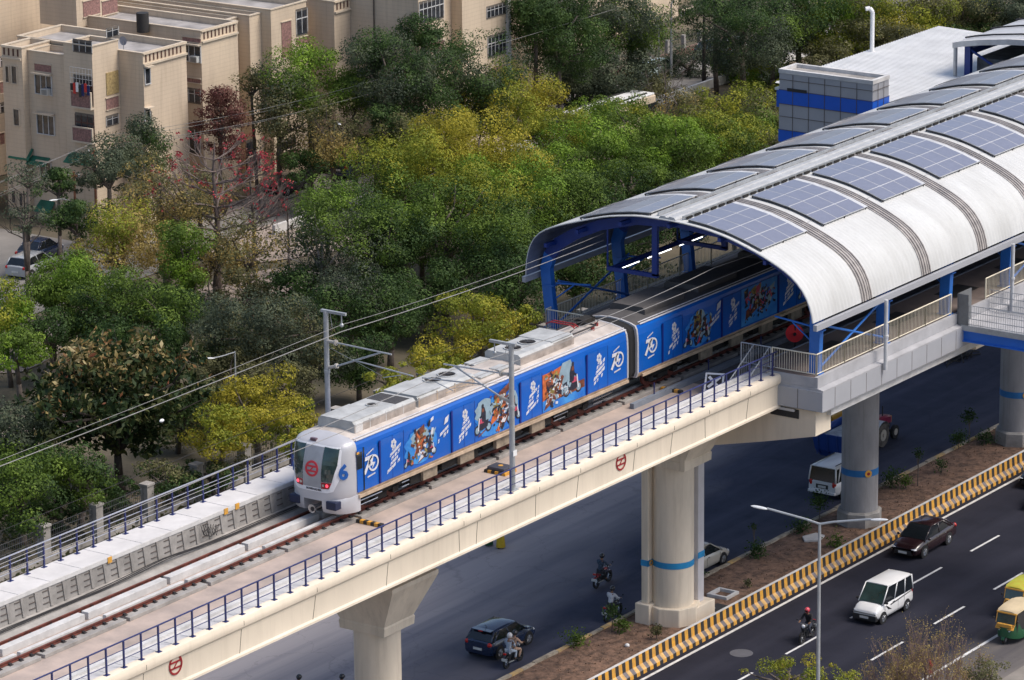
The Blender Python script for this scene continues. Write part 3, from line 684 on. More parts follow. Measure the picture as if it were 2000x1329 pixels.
def seventy(parent, x):
    """white 70 with a globe inside the zero"""
    Mx = Matrix(((1, 0, 0, x), (0, 0, -1, YS-.004), (0, 1, 0, 14.93), (0, 0, 0, 1)))
    text_obj('number_seventy', '7', 1.05, M_print_w, parent, Mx @ Matrix.Translation((-.34, 0, 0.01)), shear=.25, bold=.04)
    b = MB(); c = (x+.20, YS-.004, 14.97); b.annulus(c, (0, -1, 0), .29, .38, .014, 28)
    b.build('zero_ring', M_print_w, parent, True)
    b = MB()
    side_poly(b, [(x+.02, 15.2), (x+.2, 15.24), (x+.12, 15.02), (x+.34, 14.98), (x+.1, 14.72), (x+.14, 14.9), (x-.06, 14.86), (x+.0, 15.04)], 0, lift=.006)
    u = x-.32
    for k in range(6): side_poly(b, [(u, 15.42+.03*k), (u+.07, 15.43+.03*k), (u+.08, 15.5+.03*k), (u+.01, 15.49+.03*k)], 0, lift=.006); u += .09
    u = x-.25
    for k in range(8): side_poly(b, [(u, 14.37+.008*k), (u+.06, 14.38+.008*k), (u+.065, 14.45+.008*k), (u+.005, 14.44+.008*k)], 0, lift=.006); u += .072
    b.build('number_globe', M_print_w, parent, True, fix=False)

c1 = coach(0, 22.2, 'leading coach body in royal blue advertising wrap', nose=True)
for i, x in enumerate((2.0, 7.52, 13.02, 18.62)): door_set(c1, x, i)
seventy(c1, 1.30); seventy(c1, 21.2)
art(c1, 3.78, 7.4, 0); art(c1, 9.3, 12.9, 1); art(c1, 14.82, 18.5, 2)
# cab side door recess with window and amber lamp
b = MB(); b.box(.28, .74, YS-.02, YS, 13.9, 15.85); b.build('cab_door', M_wrap, c1, True)
b = MB(); b.box(.72, .80, YS-.04, YS, 13.88, 15.88); b.box(.26, .66, YS-.03, YS-.02, 14.95, 15.72); b.build('cab_window', M_glass, c1, True)
b = MB(); b.box(.24, .42, YS-.045, YS-.03, 15.66, 15.76); b.build('side_lamp', M_yel, c1, True)
c2 = coach(23.05, 45.2, 'second coach body in royal blue advertising wrap, half under the canopy')
for i, x in enumerate((25.3, 30.8, 36.25, 41.8)): door_set(c2, x, i+4)
seventy(c2, 24.2); art(c2, 27.1, 30.7, 3); art(c2, 32.6, 36.15, 4); art(c2, 38.1, 41.7, 3)
c3 = coach(46.05, 68.2, 'third coach body in blue wrap, under the station canopy')
for i, x in enumerate((48.3, 53.8, 59.25, 64.8)): door_set(c3, x, i+9)
c4_ = coach(69.05, 91.0, 'fourth coach body in blue wrap, deep inside the station')
for x0, x1 in ((22.2, 23.05), (45.2, 46.05), (68.2, 69.05)):
    b = MB(); b.rings([outline(.93, .97, x0), outline(.90, .95, x0+.2), outline(.93, .97, (x0+x1)/2), outline(.90, .95, x1-.2), outline(.93, .97, x1)]); b.build('gangway_bellows', M_gang, train, True)
    for xx in (x0-.09, x1-.03):
        ra = outline(1.012, 1.008, xx); rb = outline(1.012, 1.008, xx+.12); ri = outline(.93, .94, xx); rj = outline(.93, .94, xx+.12)
        b = MB(); n = len(ra)-0
        b.rings([ri, ra, rb, rj], cap0=False, cap1=False); b.build('gangway_frame', M_body, train, True)

# nose: one curved sheet, rounded in plan, raked back and rolled into the roof
_PZ = [z for _, z in PROF]; _PW = [w for w, _ in PROF]
def wz(z): return float(np.interp(z, _PZ, _PW))
def xfront(t, z):
    t = min(1, abs(t)); x = .36-1.26*math.sqrt(max(0, 1-t**3.4))+rake(z)*(1-t**3)
    g = min(1, max(0, (z-15.98)/.50))**2.2; x = x*(1-g)+.36*g
    return min(x, .36)
def nx(y, z): return xfront((y-YC)/max(.25, wz(min(z, 16.45))), z)
b = MB(); rs_ = []
for z in (13.62, 13.75, 13.9, 14.2, 14.5, 14.8, 15.1, 15.4, 15.65, 15.85, 16.0, 16.1, 16.18, 16.24, 16.30, 16.35, 16.40, 16.44, 16.465, 16.478):
    w = wz(z) if z < 16.478 else .02; row = []
    for k in range(41): t = math.sin((-1+2*k/40)*math.pi/2); row.append((xfront(t, z), YC+t*w, z))
    rs_.append(row)
b.rings(rs_, closed=False, cap0=False, cap1=False); nose = b.build('nose_shell', M_body, train, True, smooth='full')
def face_patch(name, poly, m, lift=.02, parent=None, n=10):
    """polygon (y,z) on the nose surface, cut into a fine grid so it follows the curve"""
    bm = bmesh.new(); vs = [bm.verts.new((0, y, z)) for y, z in poly]; f = bm.faces.new(vs)
    ys = [p[0] for p in poly]; zs = [p[1] for p in poly]
    for k in range(1, n):
        yy = min(ys)+(max(ys)-min(ys))*k/n; bmesh.ops.bisect_plane(bm, geom=bm.verts[:]+bm.edges[:]+bm.faces[:], plane_co=(0, yy, 0), plane_no=(0, 1, 0))
        zz = min(zs)+(max(zs)-min(zs))*k/n; bmesh.ops.bisect_plane(bm, geom=bm.verts[:]+bm.edges[:]+bm.faces[:], plane_co=(0, 0, zz), plane_no=(0, 0, 1))
    o0 = root_loc(parent)
    for v in bm.verts: v.co = Vector((nx(v.co.y, v.co.z)-lift, v.co.y, v.co.z))-o0
    bmesh.ops.recalc_face_normals(bm, faces=bm.faces)
    r = bmesh.ops.extrude_face_region(bm, geom=bm.faces[:])
    for v in [g for g in r['geom'] if isinstance(g, bmesh.types.BMVert)]: v.co.x += lift+.02
    bmesh.ops.recalc_face_normals(bm, faces=bm.faces)
    me = bpy.data.meshes.new(name); bm.to_mesh(me); bm.free(); me.materials.append(m)
    o = bpy.data.objects.new(name, me); sc.collection.objects.link(o); o.parent = parent; return o
W_ = lambda d: YC+d            # +d is the left of the photo
face_patch('nose_trim', [(W_(1.30), 15.9), (W_(1.30), 14.7), (W_(1.05), 14.1), (W_(.8), 14.02), (W_(-.8), 14.02), (W_(-1.05), 14.1), (W_(-1.30), 14.7), (W_(-1.30), 15.9), (W_(-1.22), 16.1), (W_(1.22), 16.1)], M_nosew, .012, nose, 14)
for s in (1, -1):
    face_patch('windscreen', [(W_(s*.52), 14.52), (W_(s*1.0), 14.52), (W_(s*1.2), 15.3), (W_(s*1.22), 16.02), (W_(s*.52), 16.06)][::s], M_glassb, .03, nose, 8)
    lp = face_patch('lamp_panel', [(W_(s*.52), 14.2), (W_(s*.88), 14.22), (W_(s*1.0), 14.5), (W_(s*.52), 14.5)][::s], mat('dark_red_lens', (.30, .01, .02), .3), .034, nose, 5)
    b = MB(); yy = W_(s*.80); b.disc((nx(yy, 14.36)-.035, yy, 14.36), (-1, 0, 0), .075, .012, 14)
    b.build('tail_light', mat('lit_red_lamp', (.8, .03, .05), .3, emit=(1, .06, .10), estr=1.6), nose, True)
    b = MB(); yy = W_(s*.62); b.disc((nx(yy, 14.36)-.035, yy, 14.36), (-1, 0, 0), .06, .012, 14); b.build('headlight', M_chrome, nose, True)
    b = MB(); b.box(-.92, -.2, W_(s*1.02)-.28, W_(s*1.02)+.28, 13.28, 13.66); b.build('anti_climber', mat('navy_buffer', (.012, .02, .06), .6), train, True, bevel=.04)
door = face_patch('front_door', [(W_(.5), 14.22), (W_(-.5), 14.22), (W_(-.5), 16.04), (W_(.5), 16.04)], mat('grey_front_door', (.36, .37, .40), .4, metal=.15), .028, nose, 8)
b = MB()
for s in (1, -1): b.box(nx(W_(.5), 15)-.4, nx(W_(.5), 15)-.39, 0, 0, 0, 0)
emb = emblem(nose, (nx(YC, 15.05)-.035, YC, 15.05), .36, mat('bright_red_emblem', (.62, .03, .05), .5), 'x-', .012, .10)
_o = root_loc(train)
for v in emb.data.vertices: v.co.x += nx(v.co.y+_o.y, v.co.z+_o.z)-nx(YC, 15.05)
Mx = lambda x, y, z: Matrix(((0, 0, -1, x), (-1, 0, 0, y), (0, 1, 0, z), (0, 0, 0, 1)))
text_obj('nose_lettering', 'BOMBARDIER', .13, M_print_k, nose, Mx(nx(YC, 14.12)-.02, YC-.1, 14.12), sx=1.05, bold=.003)
M_six = mat('blue_numeral', (.015, .11, .42), .4)
for sg in (-1, 1):
    y1, y2 = YC+sg*1.22, YC+sg*1.50; P1 = Vector((nx(y1, 14.95), y1, 0)); P2 = Vector((nx(y2, 14.95), y2, 0))
    tx = (P2-P1).normalized()*(1 if sg < 0 else -1); nz_ = tx.cross(Vector((0, 0, 1))); c = (P1+P2)/2
    text_obj('number_six', '6', .95, M_six, nose, Matrix(((tx.x, 0, nz_.x, c.x+nz_.x*.045), (tx.y, 0, nz_.y, c.y+nz_.y*.045), (0, 1, 0, 14.95), (0, 0, 0, 1))), bold=.03, extrude=.02)
b = MB(); b.box(nx(YC+.25, 16.2)-.06, nx(YC, 16.2)+.1, YC+.1, YC+.42, 16.13, 16.30); b.build('marker_lamp', mat('smoked_lens', (.12, .07, .09), .3), nose, True, bevel=.02)
# skirt below the nose with the coupler opening
def skirt(y0, y1):
    b = MB(); rs_ = []
    for y in np.linspace(y0, y1, 7):
        t = abs(y-YC)/1.6; xf = xfront(t, 13.6)+.01; zb = 12.98+.10*(1-t)
        rs_.append([(xf+.06, y, 13.75), (xf, y, 13.7), (xf-.01, y, 13.4), (xf+.06, y, zb+.08), (xf+.15, y, zb), (.55, y, zb), (.55, y, 13.75)])
    b.rings(rs_); b.build('skirt', M_body, train, True, smooth=True)
skirt(.07, 1.14); skirt(2.16, 3.23)
b = MB(); b.box(-.82, .5, 1.14, 2.16, 13.62, 13.78); b.build('skirt_bridge', M_body, train, True)
b = MB(); b.tube((.4, YC, 13.2), (-.75, YC, 13.2), .12, n=12); b.tube((-.72, YC, 13.2), (-.98, YC, 13.2), .15, .20, n=16); cp = b.build('coupler', M_chrome, train, True, smooth=True)
b = MB(); b.disc((-.985, YC-.05, 13.2), (-1, 0, 0), .11, .012, 16); b.build('coupler_socket', M_clip, cp, True)
# bogies and underframe
for xb in (2.6, 18.0, 26.0, 41.6, 49.0, 64.6):
    bo = MB()
    for s in (-1, 1):
        y = YC+s*1.02
        bo.box(xb-1.45, xb+1.45, y-.10, y+.10, 13.12, 13.32); bo.box(xb-.45, xb+.45, y-.14, y+.14, 12.92, 13.15)
        for dx in (-1.1, 1.1): bo.box(xb+dx-.2, xb+dx+.2, y-.16, y+.16, 12.96, 13.22)
        for dx in (-.35, .35): bo.tube((xb+dx, y, 13.3), (xb+dx, y, 13.55), .14, n=10)
    bo.tube((xb, YC-1.0, 13.25), (xb, YC+1.0, 13.25), .12)
    fr = bo.build('bogie', M_under, train, True)
    for dx in (-1.1, 1.1):
        for s in (-1, 1):
            y = YC+s*.86; w = MB(); w.disc((xb+dx, y-.06, 13.13), (0, 1, 0), .43, .12, 24); w.disc((xb+dx, y+(-.09 if s < 0 else .06), 13.13), (0, 1, 0), .16, .04, 12); w.build('wheel', M_rail, fr, True)
ub = random.Random(4)
for x0, x1 in ((4.6, 15.9), (28.2, 39.5), (51, 62)):
    b = MB(); x = x0
    while x < x1-1:
        w = ub.uniform(.7, 2.0); b.box(x, min(x+w, x1), YC-1.38+ub.uniform(0, .2), YC+1.3, ub.uniform(12.98, 13.2), 13.6); x += w+ub.uniform(.1, .6)
    b.build('equipment_box', M_under, train, True)
    b = MB()
    for x in np.arange(x0+.8, x1-1, 2.9): b.box(x, x+1.1, YC-1.50, YC-1.30, 13.05, 13.58)
    b.build('equipment_box', M_underb, train, True, bevel=.02)
b = MB(); b.box(.6, 91, YC-1.1, YC+1.1, 13.45, 13.62); b.build('underframe', M_under, train, True)
b = MB()
for xx, ww in ((.9, 1.6), (4.0, 1.2), (16.2, 1.2), (19.6, 1.6)): b.path([(xx, YC-1.3, 13.3), (xx+ww, YC-1.3, 13.3)], .03, 6); b.path([(xx, YC-1.3, 13.1), (xx+ww*.8, YC-1.3, 13.1)], .025, 6)
b.build('step_rail', M_chrome, train, True)
# roof equipment
def unit(x0, x1, z0=16.36, z1=16.86, hw=1.02, parent=train):
    b = MB(); b.prism([(YC-hw, z0), (YC-hw, z1-.12), (YC-hw+.14, z1), (YC+hw-.14, z1), (YC+hw, z1-.12), (YC+hw, z0)], 'x', x0, x1, 0)
    o = b.build('roof_unit', [M_unit, M_units], parent, True)
    for p in o.data.polygons:
        if abs(p.normal.y) > .8: p.material_index = 1
    return o
def fan(u, x, y, r=.40, z=16.862):
    b = MB(); b.annulus((x, y, z), (0, 0, 1), r, r+.06, .05, 24); f = b.build('fan_rim', M_unit, u, True)
    b = MB(); b.disc((x, y, z), (0, 0, 1), r, .012, 24)
    for k in range(8):
        a = math.pi*k/8; b.tube((x-r*math.cos(a), y-r*math.sin(a), z+.03), (x+r*math.cos(a), y+r*math.sin(a), z+.03), .012, n=4)
    b.disc((x, y, z+.02), (0, 0, 1), .1, .03, 10); b.build('fan', M_clip, u, True)
u1 = unit(.95, 5.55)
b = MB(); b.box(.95, 3.1, YC-.9, YC+.9, 16.862, 16.90); b.build('unit_lid', M_unit, u1, True, bevel=.015)
for ya, yb in ((-.82, -.05), (.05, .82)):
    b = MB(); b.box(4.3, 5.35, YC+ya, YC+yb, 16.862, 16.872); gr = b.build('grille', M_clip, u1, True)
    b = MB()
    for k in range(9): b.box(4.3, 5.35, YC+ya+.08*k+.02, YC+ya+.08*k+.04, 16.872, 16.89)
    b.build('grille_bar', mat('grille_grey', (.10, .10, .11), .7), gr, True)
fan(u1, 3.6, YC, .22)
b = MB()
for k in range(9): b.box(1.0, 1.55, YC-1.035, YC-1.02, 16.38+.045*k, 16.40+.045*k)
for x in (2.1, 3.3, 4.6): b.box(x, x+.02, YC-1.03, YC-1.0, 16.37, 16.8)
b.build('louvre', M_wht, u1, True)
u2 = unit(5.75, 10.2)
fan(u2, 8.3, YC, .40); fan(u2, 9.4, YC, .40)
b = MB(); b.box(5.75, 7.6, YC-.95, YC+.95, 16.862, 16.89); b.build('unit_lid', M_unit, u2, True)
b = MB()
for x in (5.8, 7.2, 8.6, 10.0): b.box(x, x+.05, YC-1.035, YC-1.0, 16.37, 16.8)
b.box(7.9, 10.1, YC-1.03, YC-1.0, 16.5, 16.54); b.box(7.9, 10.1, YC-1.03, YC-1.0, 16.66, 16.7); b.build('side_bracket', M_sill, u2, True)
# small hatches between the units
for (xa, ya, L) in ((10.9, .95, 1.3), (12.5, .95, 1.3), (10.9, -.55, 1.2), (12.4, -.55, .9)):
    b = MB(); b.box(xa, xa+L, YC+ya-.3, YC+ya+.3, 16.42, 16.50); b.build('roof_hatch', M_unit, train, True, bevel=.02)
b = MB(); b.box(10.4, 13.6, YC-1.25, YC-1.18, 16.36, 16.42); b.box(10.4, 13.6, YC+1.18, YC+1.25, 16.36, 16.42); b.build('roof_rib', M_roof, train, True)
u3 = unit(13.9, 18.4)
fan(u3, 14.75, YC, .40); fan(u3, 15.95, YC, .40)
b = MB(); b.box(16.6, 18.35, YC-.95, YC+.95, 16.862, 16.89); b.build('unit_lid', M_unit, u3, True)
b = MB()
for k in range(16): b.box(16.7+.1*k, 16.74+.1*k, YC-1.03, YC-1.0, 16.42, 16.8)
b.build('louvre', M_units, u3, True)
# pantograph, folded
b = MB()
for y in (-.55, .55):
    b.tube((18.75, YC+y, 16.62), (20.9, YC+y, 16.62), .04, n=6)
    b.path([(19.0, YC+y*.7, 16.7), (20.6, YC+y*.5, 16.95), (18.9, YC+y*.9, 17.1)], .03, 6)
    for x in (18.9, 20.7): b.tube((x, YC+y, 16.4), (x, YC+y, 16.62), .07, n=8)
b.tube((18.75, YC-.6, 16.65), (18.75, YC+.6, 16.65), .04); b.tube((20.9, YC-.6, 16.65), (20.9, YC+.6, 16.65), .04)
pg = b.build('pantograph', M_clip, train, True)
b = MB()
for x in (18.75, 19.05): b.path([(x, YC-.85, 17.0), (x, YC-.6, 17.14), (x, YC+.6, 17.14), (x, YC+.85, 17.0)], .03, 6)
b.build('collector_head', M_dred, pg, True)
b = MB()
for x, y in ((18.9, -.55), (20.7, -.55), (20.7, .55), (21.4, -.3), (21.6, .5)): b.tube((x, YC+y, 16.42), (x, YC+y, 16.6), .10, n=10)
b.build('insulator', mat('red_brown_insulator', (.28, .04, .04), .4), pg, True)
b = MB(); b.box(21.0, 21.9, YC+.1, YC+.7, 16.42, 16.75); b.path([(20.9, YC-.6, 16.7), (21.6, YC-.3, 16.72), (21.8, YC+.3, 16.8)], .025, 5); b.build('breaker_box', M_under, train, True)
for xx in (24.6, 29.5, 36.5): u = unit(xx, xx+3.6, 16.36, 16.72); u.data.materials.clear(); u.data.materials.append(mat('dark_coach_roof', (.08, .075, .075), .8)); 
for c in (c2, c3, c4_): c.data.materials[2] = MATS['dark_coach_roof']  # rear coach roofs, like their units, much darker than the leading one

# ------------------------------------------------------------------ catenary
def mast(label, x, y, side, base):
    t = thing('catenary_mast', label, 'catenary mast', (x, y, base), group='catenary masts')
    b = MB()
    b.tube((x, y, base), (x, y, 20.45), .13, .115, n=14); b.tube((x, y, base+3.8), (x, y, base+3.95), .145, n=14); b.box(x-.22, x+.22, y-.22, y+.22, base, base+.04)
    b.build('pole', M_galv, t, True, smooth=True)
    s = side
    b = MB(); b.box(x-.07, x+.07, min(y-s*.25, y+s*1.15), max(y-s*.25, y+s*1.15), 20.38, 20.5); b.build('top_bracket', M_galv, t, True)
    b = MB(); b.tube((x, y+s*.9, 20.38), (x, y+s*.9, 19.95), .03); b.ball((x, y+s*.9, 19.9), .10, 8, 6); b.tube((x, y+s*.25, 20.38), (x, y+s*.35, 19.72), .012, n=4); b.build('hanger', M_galv, t, True)
    b = MB()
    b.tube((x, y+s*.12, 19.03), (x, y+s*.62, 19.02), .075, n=10); b.tube((x, y+s*.5, 19.02), (x, y+s*.58, 19.02), .14, n=12)
    b.tube((x, y+s*.12, 17.78), (x, y+s*.6, 17.92), .075, n=10); b.tube((x, y+s*.5, 17.9), (x, y+s*.6, 17.93), .12, n=12); b.build('insulator', mat('cream_insulator', (.45, .42, .38), .4), t, True)
    b = MB()
    b.tube((x, y+s*.6, 19.02), (x, y+s*3.7, 18.95), .04, n=8); b.tube((x, y+s*.6, 17.92), (x, y+s*3.1, 18.95), .045, n=8)
    b.tube((x, y+s*1.5, 18.35), (x, y+s*4.9, 18.12), .035, n=8); b.tube((x, y+s*4.2, 18.05), (x, y+s*3.2, 17.78), .022, n=6)
    b.tube((x, y+s*.1, 18.75), (x-.1, y+s*3.2, 17.0 if False else 17.9), .008, n=4)
    b.build('cantilever_arm', M_galv, t, True, smooth=True)
    return t
m1 = mast('galvanised catenary mast on the far walkway with a small blue plate', 4.9, 5.15, -1, 13.7)
b = MB(); b.box(4.45, 4.76, 5.05, 5.09, 14.25, 14.85); pl = b.build('plate', M_blue, m1, True)
b = MB(); b.box(4.55, 4.66, 5.03, 5.05, 14.35, 14.75); b.build('plate_figure', M_print_o, pl, True)
m2 = mast('galvanised catenary mast on the near walkway with a white plate', 4.9, -5.15, 1, 13.68)
b = MB(); b.box(4.76, 5.04, -5.31, -5.28, 15.3, 15.55); b.build('plate', M_wht, m2, True)
b = MB(); b.path([(4.9, -5.2, 17.3), (4.9, -7.8 if False else -5.2, 16.9)], .05)
def wire(name, label, pts, r=.014, sub=10, sag=0.0, group=None, m=None, cat='wire'):
    b = MB(); P = []
    for i in range(len(pts)-1):
        a, c = Vector(pts[i]), Vector(pts[i+1])
        for k in range(sub):
            t = k/sub; p = a.lerp(c, t); p.z -= sag*4*t*(1-t); P.append(p)
    P.append(Vector(pts[-1])); b.path(P, r, 5)
    return tag(b.build(name, m or M_wire, smooth=True), label, cat, group)
M_wire = mat('dull_steel_wire', (.36, .35, .34), .5, metal=.3)
wire('feeder_wire', 'lower and thicker of the two feeder wires running past the far mast', [(-60, 4.35, 19.15), (4.9, 4.2, 19.62), (27.4, 4.9, 18.95)], .019, sag=.15)
wire('earth_wire', 'upper and thinner of the two feeder wires running past the far mast', [(-60, 4.35, 19.42), (4.9, 4.25, 19.92), (27.4, 4.9, 19.30)], .011, sag=.2)
wire('messenger_wire', 'upper of the two overhead wires running above the train roof', [(-58, -1.9, 18.35), (4.9, -1.9, 18.75), (27, -1.9, 18.6), (60, -1.9, 18.7)], .017, sag=.35)
wire('contact_wire', 'lower of the two overhead wires running above the train roof', [(-58, -1.9, 17.75), (4.9, -1.9, 17.98), (27, -1.9, 17.95), (60, -1.9, 17.95)], .015, sag=0.02)
# ------------------------------------------------------------------ station canopy
CY = .75; XS0, XS1 = 26.7, 112.0
HALF = [(0, 20.72), (1.0, 20.68), (2.2, 20.57), (3.6, 20.30), (5.1, 19.82), (6.0, 19.46), (6.7, 19.13), (7.2, 18.84), (7.57, 18.54), (7.95, 18.1), (8.24, 17.56), (8.40, 17.0), (8.45, 16.55)]      # near side
HALF_F = [(0, 20.72), (1.75, 20.70), (3.57, 20.42), (5.26, 19.93), (6.4, 19.58), (7.3, 19.22), (7.8, 18.90), (8.10, 18.52), (8.36, 17.8), (8.45, 17.2), (8.45, 16.55)]                                # far side
def roof_pt(s):
    """arc parameter s in [-1,1] -> (y, z, ny, nz)"""
    pts = [(-a, z) for a, z in reversed(HALF)] + HALF_F[1:]
    ln = [0.0]
    for i in range(1, len(pts)): ln.append(ln[-1]+math.hypot(pts[i][0]-pts[i-1][0], pts[i][1]-pts[i-1][1]))
    t = (s+1)/2*ln[-1]; i = 1
    while i < len(ln)-1 and ln[i] < t: i += 1
    f = (t-ln[i-1])/(ln[i]-ln[i-1]); y = pts[i-1][0]+(pts[i][0]-pts[i-1][0])*f; z = pts[i-1][1]+(pts[i][1]-pts[i-1][1])*f
    dy = pts[i][0]-pts[i-1][0]; dz = pts[i][1]-pts[i-1][1]; L = math.hypot(dy, dz)
    return CY+y, z, -dz/L, dy/L
ARC = sum(math.hypot(HALF[i+1][0]-HALF[i][0], HALF[i+1][1]-HALF[i][1]) for i in range(len(HALF)-1))   # half arc length
def roof_smooth(s):
    a = [roof_pt(max(-1, min(1, s+d))) for d in (-.045, -.02, 0, .02, .045)]
    y, z = sum(p[0] for p in a)/5, sum(p[1] for p in a)/5
    ny, nz = sum(p[2] for p in a), sum(p[3] for p in a); L = math.hypot(ny, nz)
    return y, z, ny/L, nz/L
M_sheet = mat('white_roof_sheet', (0.56, 0.57, 0.57), 0.7, var=0.07, scale=.7, col2=(.48, .485, .48), stretch=(1, .3, .3), spec=.3, streak=.12)
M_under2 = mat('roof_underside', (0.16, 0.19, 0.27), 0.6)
M_strip = mat('translucent_grp_strip', (0.40, 0.37, 0.35), 0.45, var=.2, scale=1.2, col2=(.30, .28, .27))
M_panel = mat('solar_cell_blue', (0.19, 0.20, 0.265), 0.3, var=.05, spec=.9, scale=3, coat=.25)
M_cellf = mat('solar_frame', (0.55, 0.56, 0.58), 0.5)
can = thing('station_canopy', 'long white arched station canopy with solar panels over the train', 'canopy', (62, CY, 13.8))
STRIPS = [31.85+5.92*k for k in range(14)]
xs = [XS0]; x = XS0; dxr = .0775
while x < XS1: x += dxr; xs.append(round(x, 4))
if True:
    ns = 46; nu = len(xs)
    prof = [roof_smooth(-1+2*j/ns) for j in range(ns+1)]
    ysm = np.array([p[0] for p in prof]); zsm = np.array([p[1] for p in prof]); nys = np.array([p[2] for p in prof]); nzs = np.array([p[3] for p in prof])
    dd = np.abs(ysm-CY); amp = .024*np.clip((dd-1.0)/4.0, .25, 1)
    wave = [0, 1, 1, 0]
    P = np.zeros((nu, ns+1, 3))
    for i, xx in enumerate(xs):
        h = amp*wave[i % 4]
        P[i, :, 0] = xx; P[i, :, 1] = ysm+nys*h; P[i, :, 2] = zsm+nzs*h
    me = bpy.data.meshes.new('roof_sheet'); V = P.reshape(-1, 3)-np.array([62, CY, 13.8])
    V2 = V-np.tile(np.stack([0*nys, nys, nzs], 1)*.05, (nu, 1, 1)).reshape(-1, 3); VV = np.vstack([V, V2]); N0 = len(V)
    F = []; MI = []
    for i in range(nu-1):
        xm = (xs[i]+xs[i+1])/2; st = any(abs(xm-c) < .47 for c in STRIPS)
        for j in range(ns):
            a = i*(ns+1)+j; F.append((a, a+ns+1, a+ns+2, a+1)); MI.append(1 if st else 0)
        if True:
            pass
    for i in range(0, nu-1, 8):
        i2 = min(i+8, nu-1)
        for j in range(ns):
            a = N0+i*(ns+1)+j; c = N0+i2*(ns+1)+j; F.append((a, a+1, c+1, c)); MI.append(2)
    for j in range(ns):
        F.append((j, j+1, N0+j+1, N0+j)); MI.append(0)
    for i in range(0, nu-1):
        for j in (0, ns): pass
    me.from_pydata(VV.tolist(), [], F)
    for m_ in (M_sheet, M_strip, M_under2): me.materials.append(m_)
    me.polygons.foreach_set('material_index', MI); me.polygons.foreach_set('use_smooth', [mi != 2 for mi in MI]); me.update()
    o = bpy.data.objects.new('roof_sheet', me); sc.collection.objects.link(o); o.parent = can
# ribs on the strips
for c in STRIPS:
    b = MB()
    for dx in (-.42, -.2, .03, .25, .45):
        rsx = []
        for j in range(0, 41):
            y, z, ny, nz = roof_smooth(-1+2*j/40)
            rsx.append([(c+dx-.035, y, z), (c+dx-.03, y+ny*.07, z+nz*.07), (c+dx+.03, y+ny*.07, z+nz*.07), (c+dx+.035, y, z)])
        b.rings(rsx)
    b.build('strip_rib', M_strip, can, True)
# cross lap line on the near flank
b = MB()
for s in (-.47, .47):
    y, z, ny, nz = roof_smooth(s); b.obox(((XS0+XS1)/2, y+ny*.022, z+nz*.022), (XS1-XS0, .035, .012), Matrix(((1, 0, 0), (0, nz, ny), (0, -ny, nz))))
b.build('lap_joint', M_clad2, can, True)
# gutters / eaves
for s in (-1, 1):
    y = CY+s*8.45; b = MB()
    b.box(XS0, XS1, min(y, y+s*.2), max(y, y+s*.2), 16.30, 16.60); b.build('gutter', M_clad, can, True)
# ridge cap
b = MB()
b.prism([(CY-.50, 20.72), (CY-.4, 20.84), (CY-.12, 20.86), (CY-.08, 20.80), (CY+.08, 20.80), (CY+.12, 20.86), (CY+.4, 20.84), (CY+.50, 20.72)], 'x', XS0+.1, XS1)
b.build('ridge_cap', mat('grey_white_flashing', (.44, .45, .46), .5), can, True)
b = MB()
for yy in (CY-.72, CY+.72): b.box(XS0+.4, XS1, yy-.03, yy+.03, 20.74, 20.9)
b.build('ridge_rail', M_galv, can, True)
b = MB(); x = XS0+.6
while x < XS1: b.box(x, x+.5, CY-.86, CY-.80, 20.72, 20.84); b.box(x, x+.5, CY+.80, CY+.86, 20.72, 20.84); x += .75
b.build('vent_slot', M_under, can, True)
